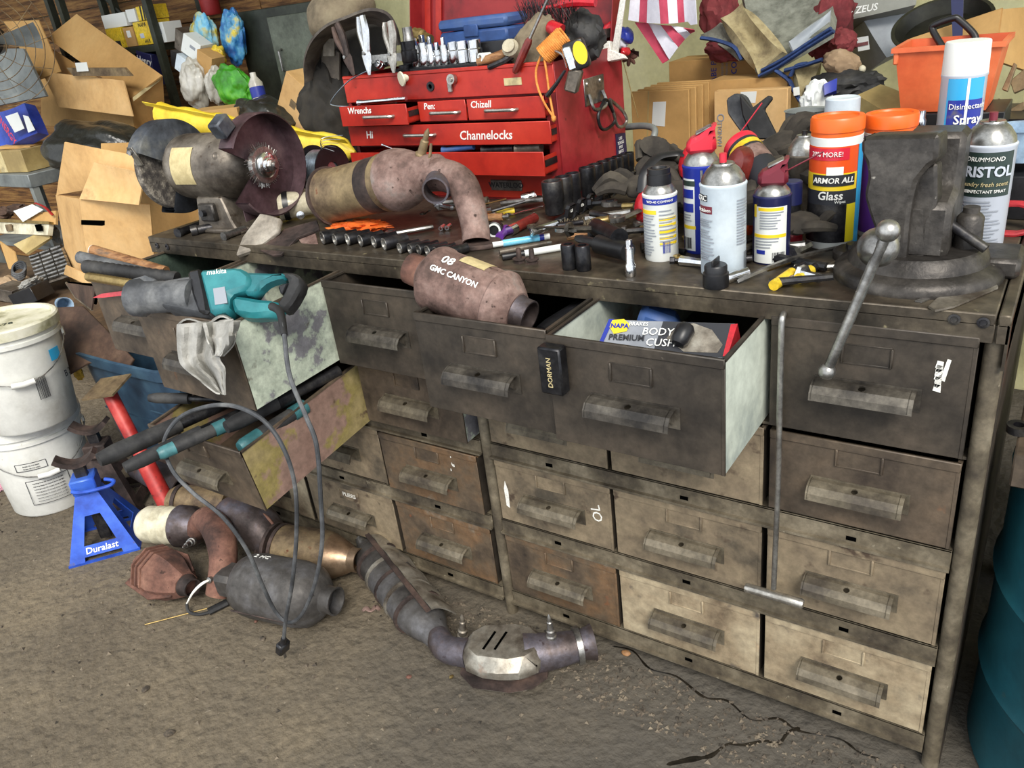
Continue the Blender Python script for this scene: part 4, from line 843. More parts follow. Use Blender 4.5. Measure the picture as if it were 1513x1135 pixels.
# white bracket with flag
T = thing('flag_bracket', 'white painted steel bracket arm standing on chest corner', 'bracket', at(905, 88, 'y', .72))
part('arm', PP([(919, -20), (926, -20), (912, 84), (902, 84)], (-.8, .72, 1.2), (0, -1, 0), .006, .001), 'white_paint', T, world=True)
part('foot', PP([(886, 64), (900, 60), (902, 74), (918, 80), (923, 86), (898, 91)], (-.8, .72, 1.2), (0, -1, .2), .02, .001), 'white_paint', T, world=True)
T = thing('striped_flag', 'hanging red and white striped flag folded over at the bottom', 'flag', at(985, 95, 'y', .76))
stripe = ((928, 944), (944, 956), (956, 972), (972, 984), (984, 998), (998, 1008), (1008, 1026))
for i, (x0, x1) in enumerate(stripe):
    def fn(u, v, x0=x0, x1=x1): 
        x = x0+(x1-x0)*u; yb = 30+5*math.sin((x-930)/30)+(6 if x > 1015 else 0); xx = x+ (v*4 if x > 960 else -v*6*0+(v-1)*-6*(1-(x-928)/40 if x < 968 else 0)*1)
        return at(xx, -30+(yb+30)*v, 'y', .74+.012*math.sin((x-928)/10.))
    part('stripe', MB().sheet(fn, 4, 6, .0015), ['flag_white', 'flag_red'][i % 2], T, world=True)
q = [((938, 33), (957, 34), (989, 88), (979, 94)), ((957, 34), (976, 37), (1002, 70), (989, 88)), ((976, 37), (992, 38), (1012, 58), (1002, 70)), ((992, 38), (1010, 41), (1020, 50), (1012, 58)), ((1010, 41), (1026, 44), (1027, 46), (1020, 50))]
for i, (a, b, c, d) in enumerate(q):
    def fn(u, v, a=a, b=b, c=c, d=d):
        l_ = [a[k]+(b[k]-a[k])*u for k in (0, 1)]; m_ = [d[k]+(c[k]-d[k])*u for k in (0, 1)]
        return at(l_[0]+(m_[0]-l_[0])*v, l_[1]+(m_[1]-l_[1])*v, 'y', .755+.01*math.sin(v*4+i))
    part('folded_stripe', MB().sheet(fn, 3, 6, .0015), ['flag_red', 'flag_white'][i % 2], T, world=True)
T = thing('cloth_cap', 'crumpled red white and blue cloth bundle behind the white bracket', 'cloth', at(905, 75, 'y', .78))
for i, (px, py, s_, m_) in enumerate(((900, 42, (.03, .02, .012), 'red_gloss'), (926, 52, (.014, .02, .022), 'wd_blue'), (918, 62, (.014, .02, .02), 'flag_white'), (924, 76, (.010, .02, .012), 'red_gloss'), (884, 38, (.012, .015, .016), 'navy'))):
    part('cloth_fold', MB().blob(TR(at(px, py, 'y', .78), (0, -30, 0), s_), .25, 2, i, 3), m_, T, world=True)
T = thing('artificial_flower', 'dry rusty orange flower on a thin stick behind the chest', 'flower', at(943, 174, 'y', .82))
part('stick', MB().tube([at(920, 88, 'y', .82), at(943, 174, 'y', .82)], .0012, 6), 'brass', T, world=True)
mb = MB()
for k in range(7):
    a = k*.9; p_ = at(930, 84, 'y', .82); mb.blob(TR(p_+V(.012*math.cos(a), 0, .012*math.sin(a)), (0, math.degrees(-a), 0), (.012, .004, .006)), .2, 2, k, 2)
part('petals', mb, 'rust_red', T, world=True)
part('wing', MB().sheet(lambda u, v: at(926+18*u, 73+8*v*u+3*u, 'y', .81+.01*v), 4, 3, .001), 'rust_dark', T, world=True)

# ---------------------------------------------------------------- sockets on the bench
def socket_mb(r_, L_, p_, q_=None):
    M = AX(p_, q_)
    mb_ = MB(); mb_.cur = 1; mb_.lathe([(r_*.99, .0022), (r_*.97, -.0006), (r_*.80, -.0006), (r_*.78, .002)], M, 20); mb_.cur = 0
    return mb_.lathe([(0, .012), (r_*.74, .012), (r_*.80, .0), (r_*.96, .0), (r_, .002), (r_, L_*.55), (r_*.86, L_*.62), (r_*.86, L_-.001), (r_*.7, L_), (r_*.45, L_), (r_*.4, L_-.006), (0, L_-.006)], M, 20)
for gi, (lst, r0) in enumerate((([(476, 352), (494, 354), (513, 354), (532, 356), (552, 358), (567, 361)], .0135), ([(590, 367), (605, 368), (618, 369), (631, 371), (643, 373), (661, 374)], .0115))):
    for i, (x, y) in enumerate(lst):
        r_ = r0*(1.12 if i == 0 and gi == 0 else 1); p_ = at(x, y, 'z', .88+r_)
        lab = [['largest', 'second', 'third', 'fourth', 'fifth', 'brightest steel'], ['first', 'second', 'third', 'fourth', 'fifth', 'last']][gi][i]
        lab = f'{lab} black impact socket in the lying row beside the rusty bracket' if gi == 0 else f'{lab} short black impact socket in the row by the converter flange'
        solo('impact_socket', socket_mb(r_, .055 if gi == 0 else .046, p_, p_+V(.45, 1, 0)), ['dark_steel' if (gi == 0 and i == 5) else 'black_oxide', 'steel'], lab, 'socket', ['sockets lying near the grinder', 'sockets lying near the converter'][gi])
for i, (x, y) in enumerate(((842, 397), (863, 399))):
    p_ = at(x, y, 'z', .88)
    solo('impact_socket', MB().lathe([(.0125, 0), (.0135, .002), (.0135, .044), (.012, .046), (.008, .046), (.007, .034), (0, .034)], TR(p_), 20), 'black_oxide', ['upright dark socket nearer the white marker', 'upright dark socket nearer the chrome adapter'][i], 'socket', 'upright sockets at the worktop edge')
p_ = at(932, 408, 'z', .88)
solo('chrome_adapter', MB().lathe([(.0085, 0), (.0095, .002), (.0095, .020), (.007, .024), (.007, .050)], TR(p_), 18).box((.0085, .0085, .016), TR(p_+V(0, 0, .056)), .001), 'chrome', 'tall chrome socket adapter with square drive standing at worktop edge', 'socket')
RB, RE = V(-.728, .285, .88), V(-.735, .66, .88)
T = thing('socket_rail', 'black rail with numbered clips holding upright impact sockets beside red chest', 'rail', RB)
part('rail', MB().bb(-.004, .014, -.01, .385, 0, .012, .002), 'black_plastic', T, M=TR((0.012, 0, 0)))
SR = [.0235, .020, .0175, .019, .0185, .017, .016, .015, .014, .013, .012, .012]
y = 0.0
for i, r_ in enumerate(SR):
    y += r_+(.004 if i != 3 else .03); pc = RB+V(-.012, y, .0); y += r_
    if pc.y > RE.y+.05: break
    part('number_clip', MB().box((.004, r_*1.5, .034), TR((.028, pc.y-RB.y, .018), (0, 12, 0)), .006), 'black_plastic', T)
    part('lettering', MB().text(str([27, 26, 24, 23, 22, 21, 19, 18, 17, 16, 15, 14][i]), .012, FR((.0315, pc.y-RB.y, .022), (0, 1, 0), (-.2, 0, 1)), .0008), 'lettering_white', T)
    hh = .085-.002*i
    solo('impact_socket', MB().lathe([(r_*.8, 0.012), (r_*.9, .014), (r_*.9, hh*.45), (r_, hh*.5), (r_, hh-.002), (r_*.95, hh), (r_*.78, hh), (r_*.70, hh-.012), (0, hh-.012)], TR(pc), 20), 'dark_steel' if i < 3 else 'black_oxide', f'{["widest", "second", "third", "fourth", "fifth", "sixth", "seventh", "eighth", "ninth", "tenth", "eleventh", "twelfth"][i]} deep impact socket from the wide end of the numbered rail', 'socket', 'impact sockets standing in the numbered rail')

# ---------------------------------------------------------------- other things round the grinder and converter
T = thing('yellow_bag', 'long yellow stitched bag lying behind the grinder', 'bag', at(380, 190, 'y', .5))
a, b = at(228, 168, 'y', .52), at(525, 226, 'y', .52); N_ = 22
pts = [a.lerp(b, k/N_) for k in range(N_+1)]
part('tube', MB().tube(pts, [.005]+[.040+.004*math.sin(k*1.7) for k in range(1, N_)]+[.006], 14, squash=(.8, 1)), 'yellow_bag', T, world=True)
part('seam', MB().sheet(lambda u, v: a.lerp(b, u)+V(0, -.02-.012*v, .030+.014*v), 22, 2, .002), 'yellow_bag', T, world=True)
part('hem', MB().sheet(lambda u, v: a.lerp(b, u)+V(0, -.03, -.032-.010*v+.004*math.sin(u*20)), 30, 2, .002), 'yellow_bag', T, world=True)
p_ = at(478, 250, 'y', .33); T = thing('wire_spool', 'spool of shiny steel wire with loose ends behind the converter', 'spool', V(p_.x, p_.y, .88))
M = FR(p_, (0, 1, 0), (0, 0, 1)); mb = MB()
for k in range(26): mb.lathe([(.045+.002*(k % 3), -.03+k*.0024), (.0465+.002*(k % 3), -.029+k*.0024), (.045+.002*(k % 3), -.028+k*.0024)], M, 28)
part('winding', mb, 'wire_silver', T, world=True)
for k in (-.036, .033): part('spool_flange', MB().ring(.062, .02, .003, M @ TR((0, 0, k)), 32), 'black_plastic', T, world=True)
for k in range(5): part('loose_end', MB().tube(spline([p_+V(.02, -.01, .045), p_+V(.05, -.03, .06+.006*k), p_+V(.075, -.02+.01*k, .05+.008*k)], 4), .0008, 5), 'wire_silver', T, world=True)
solo('orange_glove', MB().blob(TR(at(530, 335, 'z', .893), (0, 0, 12), (.075, .035, .013)), .3, 3, 4, 4, .5), 'orange_glove', 'crumpled orange rubber glove under the rusty converter', 'glove')
T = thing('flashlight_jar', 'clear yellowed plastic cup with black strap lying beside the converter', 'cup', at(440, 325, 'z', .88))
a, b = at(412, 305, 'z', .92), at(474, 298, 'z', .915)
part('cup', MB().lathe([(.034, 0), (.036, .003), (.034, .03), (.026, .1), (.02, .108), (.0, .108)], AX(a, b), 24), 'clear_plastic', T, world=True)
part('strap', MB().ring(.037, .035, .014, AX(a, b) @ TR((0, 0, .012)), 24), 'black_plastic', T, world=True)
part('reflector', MB().lathe([(.010, 0), (.010, .002), (0, .003)], AX(at(444, 318, 'z', .905), at(446, 330, 'z', .92)), 14), 'chrome', T, world=True)
n1 = Vector((.1, -.6, .8)).normalized(); pz = at(395, 345, 'z', .90)
solo('dusty_sleeve', PP([(347, 377), (357, 350), (384, 314), (402, 318), (414, 322), (410, 340), (392, 355), (368, 370)], pz, n1, .016, .004), 'dusty_bag', 'dusty crumpled plastic sleeve overhanging the worktop edge below grinder', 'bag')
solo('rusty_plate', PP([(382, 368), (420, 338), (468, 325), (472, 338), (440, 350), (415, 376), (402, 377)], at(420, 350, 'z', .89), (0, -.3, 1), .006, .001), 'rust_dark', 'flat rusty brown shield plate lying under the plastic cup', 'plate')
solo('rusty_bracket', PP([(441, 354), (448, 347), (466, 344), (470, 360), (448, 363)], at(455, 352, 'z', .886), (0, -.3, 1), .005, .001), 'rust_pink', 'small pink rusted bracket with a hole beside the sockets', 'bracket')
for i, (a, b, r_, m_, lab) in enumerate((((282, 342), (372, 324), .011, 'dark_steel', 'dark steel pipe handle lying in front of the grinder base'), ((330, 350), (362, 338), .009, 'steel', 'short pale steel rod lying in front of grinder'), ((262, 345), (300, 330), .010, 'black_oxide', 'black bolt shank lying beside the grinder foot'))):
    p_, q_ = at(*a, 'z', .88+r_), at(*b, 'z', .88+r_)
    solo('steel_bar', MB().tube([p_, p_.lerp(q_, .1), p_.lerp(q_, .12), q_], [r_*1.25, r_*1.25, r_, r_*.9], 10), m_, lab, 'tool')
solo('wrench', MB().tube([at(582, 345, 'z', .888), at(640, 335, 'z', .888)], .005, 8).ring(.012, .007, .008, TR(at(578, 346, 'z', .884)), 16), 'steel', 'slim wrench lying behind the row of black sockets', 'wrench')
for i, (x, y) in enumerate(((651, 338), (660, 337))):
    p_ = at(x, y, 'z', .887); solo('bolt', MB().ring(.0055, .003, .02, AX(p_, p_+V(-.3, 1, 0)), 12), 'chrome', ['small chrome tube end under converter pipe', 'small chrome tube end nearest the converter pipe'][i], 'fitting')

# pens, knives, flashlight and small tools between the converter and the cans
def stick(name, label, cat, a, b, r_, mats, group=None, z_=.88):
    """segments along a lying stick: list of (fraction0, fraction1, radius factor, material, part name)"""
    p_, q_ = at(*a, 'z', z_+r_), at(*b, 'z', z_+r_)
    T_ = thing(name, label, cat, p_-V(0, 0, r_), group=group)
    for f0, f1, k, m_, nm in mats: part(nm, MB().cyl(p_.lerp(q_, f0), p_.lerp(q_, f1), r_*k, 12, r_*k*(.6 if nm == 'tip' else 1)), m_, T_, world=True)
stick('paint_marker', 'pale blue paint marker lying on worktop by the converter flange', 'marker', (728, 362), (812, 349), .0072, [(0, .18, .8, 'paper_white', 'cap'), (.18, .82, 1, 'cyan_pen', 'barrel'), (.82, .9, .95, 'wd_blue', 'ring'), (.9, 1, .9, 'paper_white', 'end_cap')])
stick('permanent_marker', 'white and black permanent marker in front of the blue one', 'marker', (742, 380), (838, 364), .0068, [(0, .34, 1.1, 'black_plastic', 'cap'), (.34, .95, 1, 'paper_white', 'barrel'), (.95, 1, .6, 'silver_label', 'tip')])
stick('paint_pen', 'grey paint pen lying beneath the pale blue marker', 'marker', (738, 373), (815, 358), .006, [(0, .9, 1, 'motor_grey', 'barrel'), (.9, 1, .7, 'steel', 'tip')])
stick('folding_knife', 'red translucent flashlight with chrome head near the converter pipe', 'flashlight', (752, 342), (790, 322), .011, [(0, .22, 1.1, 'chrome', 'head'), (.22, 1, 1, 'maroon_gloss', 'barrel')])
stick('yellow_marker', 'yellow capped marker by the front of the red chest', 'marker', (732, 315), (760, 311), .007, [(0, 1, 1, 'oil_yellow', 'barrel')])
stick('orange_screwdriver', 'orange handled screwdriver stub in front of the red chest', 'screwdriver', (703, 312), (733, 316), .008, [(0, .7, 1, 'orange_deep', 'handle'), (.7, 1, .4, 'steel', 'shaft')])
stick('wood_chisel', 'chisel with worn tan wooden handle near the yellow marker', 'chisel', (716, 322), (752, 320), .009, [(0, .75, 1, 'wood_handle', 'handle'), (.75, 1, .5, 'steel', 'blade')])
stick('purple_tool', 'small purple handled tool by the converter pipe', 'tool', (738, 350), (748, 338), .009, [(0, 1, 1, 'purple', 'handle')])
p_ = at(730, 340, 'z', .90); solo('round_gauge', MB().lathe([(.0, .03), (.016, .03), (.017, 0), (.012, -.002), (.011, .002), (0, .002)], AX(p_, p_+V(-.5, 1, -.1)), 20), 'black_plastic', 'round black capped canister with white rim beside the converter pipe', 'canister')
part('rim', MB().ring(.0145, .0105, .001, AX(p_+V(.001, -.0025, 0), p_+V(-.5, 1, -.1)), 20), 'paper_white', bpy.data.objects['round_gauge'], world=True)
for i, (x, y) in enumerate(((768, 388), (787, 389))):
    p_ = at(x, y, 'z', .88); solo('rusty_bolt', MB().lathe([(.011, 0), (.011, .007)], TR(p_), 6).lathe([(.013, .007), (.013, .009), (.005, .0095), (.005, .026), (.004, .028), (0, .028)], TR(p_), 14), 'rust_dark', ['rusty flange bolt standing head down near the marker cap', 'darker rusty flange bolt beside the first one'][i], 'bolt', 'rusty bolts standing on the worktop')
# air impact tool and greasy odds
a, b = at(852, 352, 'z', .905), at(928, 372, 'z', .905)
T = thing('air_tool', 'black pistol-grip air tool lying behind the upright sockets', 'air tool', V(a.x, a.y, .88))
part('barrel', MB().tube([a, a.lerp(b, .1), a.lerp(b, .4), a.lerp(b, .45), b], [.006, .009, .010, .018, .017], 14), 'black_plastic', T, world=True)
part('housing', MB().tube([at(880, 335, 'z', .92), at(915, 352, 'z', .92)], [.016, .018], 12), 'black_oxide', T, world=True)
mb = MB()
for k in range(200):
    p_ = at(835+rnd.uniform(0, 70), 345-rnd.uniform(0, 10)-.12*0, 'z', .885); mb.tube([p_, p_+V(rnd.uniform(-.012, .012), rnd.uniform(-.012, .012), .018)], .0006, 3)
T = thing('grey_brush', 'grey bristle brush lying behind the air tool', 'brush', at(870, 348, 'z', .88)); part('bristles', mb, 'felt_tan', T, world=True)
part('back', MB().tube([at(838, 350, 'z', .887), at(905, 338, 'z', .887)], .008, 8), 'wood_handle', T, world=True)
def pile(n, x0, x1, y0, y1, seed, zmax=.02):
    r2 = random.Random(seed)
    for k in range(n):
        x, y = r2.uniform(x0, x1), r2.uniform(y0, y1); L_ = r2.uniform(.03, .11); an = r2.uniform(-.5, 1.2); r_ = r2.choice([.004, .005, .007, .009]); z_ = .88+r_+r2.uniform(0, zmax)
        a = V(x, y, z_); b = a+V(math.cos(an)*L_, math.sin(an)*L_, r2.uniform(-.002, .012))
        if (a-V(-.455, .04, .88)).length < .09 or (b-V(-.455, .04, .88)).length < .09: continue
        kind = r2.randrange(4); m_ = r2.choice(['steel', 'dark_steel', 'black_oxide', 'brass', 'grease_mix', 'chrome', 'steel'])
        mb = MB()
        if kind == 0: mb.tube([a, a.lerp(b, .8), b], [r_, r_*.8, r_*.8], 8); nm = ('steel_rod', 'rod')
        elif kind == 1: mb.lathe([(r_*1.6, 0), (r_*1.6, .008), (r_*.8, .009), (r_*.8, L_*.7)], AX(a, b), 6); nm = ('hex_bolt', 'bolt')
        elif kind == 2: mb.tube([a, b], r_*.8, 6, squash=(1.4, .5)).ring(r_*2, r_*1.1, r_, Matrix.Translation(a), 14); nm = ('wrench', 'wrench')
        else: mb.merge = 0; mb.add(*(lambda m__: (m__.v, m__.f))(socket_mb(r_*1.3, L_*.4+.012, a, b))); mb.mi = [0]*len(mb.f); nm = ('small_socket', 'socket')
        yield nm, mb, m_, a
LMK = {'the chest badge': Vector((-.96, .44)), 'the converter flange': Vector((-.80, .10)), 'the red flashlight': Vector((-.80, .22)), 'the first chest drawer': Vector((-1.15, .40)), 'the widest rail socket': Vector((-.72, .31)), 'the far end of the socket rail': Vector((-.70, .55)), 'the red ear cup': Vector((-.50, .27)), 'the air tool': Vector((-.60, .15)), 'the small black-capped can': Vector((-.40, .116)), 'the silver can': Vector((-.267, .064)), 'the maroon-capped can': Vector((-.213, .142)), 'the chrome adapter': Vector((-.455, .04)), 'the vise base': Vector((-.1, .08)), 'the wipes canister': Vector((-.143, .25))}
SEEN = {}
mn = {'steel': 'steel', 'dark_steel': 'dark steel', 'black_oxide': 'black', 'brass': 'brassy', 'grease_mix': 'greasy', 'chrome': 'chrome'}
for area, prm in (('in front of the red chest', (16, -1.12, -.80, .22, .42, 3)), ('between socket rail and spray cans', (30, -.70, -.47, .08, .42, 5, .03)), ('around the spray can bases', (18, -.47, -.16, .0, .22, 8, .004)), ('by the wrench next to the vise', (8, -.2, -.11, .0, .16, 11, .004))):
    for nm, mb, m_, c in pile(*prm):
        lm = min(LMK, key=lambda k: (LMK[k]-c.to_2d()).length); SEEN.setdefault((m_, nm[0], lm), []).append(((LMK[lm]-c.to_2d()).length, mb, nm, area))
for (m_, kn, lm), lst in SEEN.items():
    lst.sort(key=lambda t: t[0])
    for k, (_, mb, nm, area) in enumerate(lst):
        near = ['nearest', 'second nearest', 'third nearest', 'fourth nearest', 'fifth nearest', 'sixth nearest'][min(k, 5)] if len(lst) > 1 else 'loose by'
        solo(nm[0], mb, m_, f'{mn[m_]} {kn.replace("_", " ")} lying {near} {lm}', nm[1], f'loose {kn.replace("_", " ")}s on the worktop')
# long wrench, pliers and strips at the right
T = thing('tyre_spoon', 'long bright steel pry lever lying in front of the maroon-capped can', 'pry bar', at(1090, 414, 'z', .88))
part('bar', MB().sheet(lambda u, v: at(1092+148*u, 414-48*u-10*math.sin(u*3.1)*.6, 'z', .886+.012*math.sin(u*3.1))+V(0, .012*(v-.5)*(1.3-.6*abs(u-.4)), 0), 24, 3, .005), 'steel', T, world=True)
for i, (a, b) in enumerate((((1143, 422), (1186, 392)), ((1180, 412), (1208, 392)))):
    stick('yellow_pliers', ['yellow and black handled cutters lying by the pry lever', 'yellow gripped snips with ribbed handle beside the vise'][i], 'pliers', a, b, .0085, [(0, .62, 1, 'oil_yellow', 'grip'), (.45, 1.0, .8, 'black_plastic', 'shank')])
solo('alloy_offcut', PP([(1372, 452), (1385, 440), (1470, 415), (1475, 424), (1410, 452), (1382, 458)], at(1420, 440, 'z', .884), (0, 0, 1), .003), 'shield_steel', 'bent aluminium offcut strip lying in front of the vise', 'metal strip')
solo('alloy_sliver', PP([(1352, 444), (1368, 438), (1382, 432), (1384, 437), (1362, 446)], at(1365, 440, 'z', .8825), (0, 0, 1), .002), 'steel', 'short aluminium sliver beside the vise base', 'metal strip')
stick('red_rod', 'thin red rod lying behind the vise lock lever', 'rod', (1400, 362), (1508, 374), .0022, [(0, 1, 1, 'red_gloss', 'rod')])
stick('yellow_pick', 'yellow handled pick standing behind the vise', 'pick', (1397, 305), (1408, 240), .004, [(0, .75, 1, 'oil_yellow', 'handle'), (.75, 1, .8, 'paper_white', 'tip')])
mat('bucket_white', ['#b9b7ad', '#d3d3cc', '#dcdcd6'], 0.45, 0, 5, 0.05, 40, [0.3, 0.45, 0.6], speck=('#8f8a7c', 30, 0.72))
mat('lid_stain', ['#8d8a6a', '#c9c6ad', '#d6d3c2'], 0.6, 0, 9, 0.2, 60)
mat('jack_blue', ['#1f3f9a', '#2b55bd', '#3d67c4'], 0.4, 0.1, 10, 0.1, 60, speck=('#5a5248', 30, 0.70))
mat('tote_blue', ['#1d2f40', '#2b4459', '#3c586b'], 0.5, 0, 6, 0.1, 60)
mat('stand_red', ['#7a1a18', '#a52a26', '#b5443c'], 0.5, 0.1, 12, 0.2, 60, speck=('#4a2018', 40, 0.66))
mat('rust_board', ['#2e221b', '#4a372c', '#5c483a'], 0.9, 0, 6, 0.5, 60)
mat('cardboard', ['#a07c48', '#b48d55', '#bd9962'], 0.85, 0, 3, 0.15, 60, [0.3, 0.5, 0.7])
mat('cardboard_pale', ['#b08a58', '#c79f68', '#d2ad78', '#8f7046'], 0.85, 0, 5, 0.2, 60, [0.3, 0.45, 0.62, 0.76])
mat('kraft', ['#8d7a4e', '#a8935f', '#b8a574'], 0.6, 0, 6, 0.2, 40)
mat('rag', ['#75736b', '#989690', '#adaba4'], 0.95, 0, 9, 0.6, 200)
mat('drum_teal', ['#12404a', '#1a5561', '#23626c'], 0.45, 0.2, 5, 0.1, 60, speck=('#3a4a44', 30, 0.70))
mat('teal_grip', ['#2a565a', '#437478'], 0.45, 0, 10, 0.1)
mat('box_grey', ['#7d8188', '#8f939a'], 0.5, 0, 6, 0)
mat('pink_cloth', ['#c77f94', '#d9a5b4', '#3a3438'], 0.9, 0, 40, 0.2, 80, [0.35, 0.52, 0.6])
mat('table_wood', ['#3a2d20', '#5a4732', '#6e5a42'], 0.85, 0, 6, 0.3, 60)
mat('yellow_rag', ['#b8902a', '#d0ab45'], 0.9, 0, 10, 0.4, 80)

# ---------------------------------------------------------------- converters on the floor
def F(x, y, z_): return at(x, y, 'z', z_)
p, q = F(366, 862, .082), F(474, 884, .082); ax = (q-p).normalized(); L_ = (q-p).length
T = thing('catalytic_converter', 'large dark grey drum-shaped converter lying on the floor with white sensor wires', 'converter', V(*p.lerp(q, .5)[:2], 0))
part('shell', MB().lathe([(.05, -.02), (.068, -.008), (.078, .015), (.081, .04), (.081, L_*.72), (.074, L_*.9), (.055, L_*1.0), (.036, L_*1.06)], AX(p, q), 44), 'grey_cat', T, world=True)
part('seam', MB().tube([p-V(0, 0, .02)+V(0, -.079, 0)+ax*.02, q-V(0, 0, .02)+V(0, -.079, 0)-ax*.02], .0025, 6), 'rust_dark', T, world=True)
part('outlet_pipe', MB().pipe([q+ax*.0, q+ax*.03, q+ax*.045], [.036, .033, .035], .004, 28), 'grey_cat', T, world=True)
nk = part('inlet_neck', MB().box((.075, .07, .075), AX(p, q) @ TR((0, 0, -.045)), .012), 'grey_cat', T, world=True)
part('sensor', MB().lathe([(.013, 0), (.013, .012), (.008, .014), (.008, .03), (.004, .032)], AX(F(322, 852, .09), F(308, 858, .10)), 14), 'steel', nk, world=True)
for k in (0, 1):
    part('sensor_wire', MB().tube(spline([F(312, 856, .1), F(298, 862+2*k, .10), F(285, 875+2*k, .075), F(276, 892, .03)], 5), .0022, 6), 'white_paint', nk, world=True)
part('sensor_plug', MB().tube(spline([F(276, 892, .03), F(279, 904, .01), F(294, 908, .008), F(312, 904, .008)], 5), .004, 8).tube([F(308, 904, .010), F(336, 890, .012)], .011, 8, squash=(1, .8)), 'rubber', nk, world=True)
part('chalk_mark', bendv(MB().text('2 HC', .02, TR(), .0008), .0815), 'lettering_white', T, M=TR(), world=False).matrix_basis = Matrix.Translation(-V(*p.lerp(q, .5)[:2], 0)) @ FR(p.lerp(q, .25), ax, V(0, .25, .97).cross(ax))

p, q = F(425, 812, .068), F(515, 826, .068); ax = (q-p).normalized(); L_ = (q-p).length
T = thing('catalytic_converter', 'bronze coloured round converter with shiny cone behind the dark grey one', 'converter', V(*p.lerp(q, .5)[:2], 0))
part('shell', MB().lathe([(.066, -.01), (.066, L_*.60), (.0665, L_*.62), (.060, L_*.75)], AX(p, q), 40), 'rust_tan', T, world=True)
part('cone', MB().lathe([(.062, L_*.60), (.060, L_*.75), (.044, L_*.95), (.032, L_*1.06)], AX(p, q), 36), 'bronze_cat', T, world=True)
part('outlet_pipe', MB().pipe([q+ax*.005, q+ax*.02, q+ax*.034], [.033, .031, .032], .003, 26), 'bronze_cat', T, world=True)
for k in (0, 1): part('clamp_ring', MB().ring(.069, .060, .010, AX(p, q) @ TR((0, 0, -.018-.022*k)), 36), 'rust_dark', T, world=True)
part('inlet_cap', MB().lathe([(.06, -.03), (.05, -.055), (.03, -.06), (.0, -.06)], AX(p, q), 30), 'rust_dark', T, world=True)

p, q = F(222, 838, .062), F(278, 866, .062); ax = (q-p).normalized(); L_ = (q-p).length
T = thing('catalytic_converter', 'rusty red-brown converter with welded side flanges and short open pipe', 'converter', V(*p.lerp(q, .5)[:2], 0))
part('shell', MB().lathe([(.035, -.025), (.055, -.005), (.062, .02), (.066, L_*.45), (.058, L_*.65), (.034, L_*.95)], AX(p, q), 8), 'rust_red', T, world=True)
sd_ = V(-ax.y, ax.x, 0); M = FR(p-V(0, 0, .004), ax, (sd_+V(0, 0, .32)).normalized())
part('seam_flange', MB().prism([(-.03, -.066), (L_*.5, -.074), (L_*.85, -.045), (L_*.9, 0), (L_*.85, .045), (L_*.5, .074), (-.03, .066)], .007, M, .001), 'rust_red', T, world=True)
for k in range(3): part('rib', MB().ring(.068, .060, .005, AX(p, q) @ TR((0, 0, .012+.018*k)), 8), 'rust_red', T, world=True)
part('outlet_pipe', MB().pipe([q-ax*.02, q, q+ax*.02], [.036, .026, .024], .003, 24), 'rust_dark', T, world=True)
part('inlet_stub', MB().cyl(p-ax*.05, p-ax*.0, .022, 18), 'rust_red', T, world=True)

p, q = F(222, 775, .10), F(282, 778, .10); ax = (q-p).normalized(); L_ = (q-p).length
T = thing('catalytic_converter', 'converter with cream wrapped can and orange-rusted elbow pipe', 'converter', V(*p.lerp(q, .5)[:2], 0))
part('wrap', MB().lathe([(.030, -.028), (.044, -.020), (.053, -.004), (.053, L_*.22), (.055, L_*.24), (.053, L_*.27), (.053, L_*.45), (.055, L_*.47), (.053, L_*.5), (.053, L_*.72)], AX(p, q), 36), 'cream_ceramic', T, world=True)
part('collar', MB().lathe([(.056, L_*.7), (.060, L_*.74), (.058, L_*1.05), (.045, L_*1.25), (.03, L_*1.3)], AX(p, q), 32), 'heat_blue', T, world=True)
part('elbow_pipe', MB().pipe(spline([F(288, 785, .10), F(305, 768, .14), F(322, 785, .15), F(330, 820, .12), F(326, 855, .08), F(320, 880, .045)], 5), [.030, .036, .040, .036, .032, .028], .003, 26), 'rust_red', T, world=True)
sensor(T, F(284, 800, .11), F(272, 808, .13)-F(284, 800, .11), .95)

T = thing('catalytic_converter', 'purple-blue heat-tinted converter elbow with wide curved shell behind the orange elbow', 'converter', V(*F(370, 800, 0)[:2], 0))
part('shell', MB().tube(spline([F(318, 772, .12), F(345, 762, .13), F(378, 775, .11), F(398, 800, .075), F(404, 815, .05)], 6), [.02, .052, .062, .060, .045, .03], 28), 'heat_blue', T, world=True)
part('seam', MB().tube(spline([F(325, 748, .155), F(355, 745, .165), F(392, 762, .15), F(412, 788, .11)], 6), .004, 8), 'rust_red', T, world=True)
part('flange', MB().ring(.055, .03, .008, AX(F(404, 812, .05), F(416, 824, .05)), 28), 'rust_dark', T, world=True)

T = thing('exhaust_pipe_pair', 'dark twin-pipe exhaust piece with two open round ends behind jack stand', 'exhaust pipe', V(*F(260, 722, 0)[:2], 0))
for k, (a, b) in enumerate((((205, 690), (262, 718)), ((238, 678), (300, 705)))):
    a, b = F(*a, .10), F(*b, .10)
    part('pipe', MB().pipe([a, a.lerp(b, .5), b, b+(b-a)*.15], [.04, .045, .042, .038], .004, 26), 'rust_dark' if k else 'heat_blue', T, world=True)
a, b = F(258, 742, .10), F(360, 748, .09)
T = thing('catalytic_converter', 'tan brown cylinder converter lying under the open lower drawer', 'converter', V(*a.lerp(b, .5)[:2], 0))
part('shell', MB().lathe([(.04, -.01), (.05, .01), (.052, .04), (.052, .16), (.045, .18)], AX(a, b), 30), 'rust_tan', T, world=True)
part('ring', MB().ring(.056, .045, .012, AX(a, b) @ TR((0, 0, .02)), 30), 'rust_dark', T, world=True)

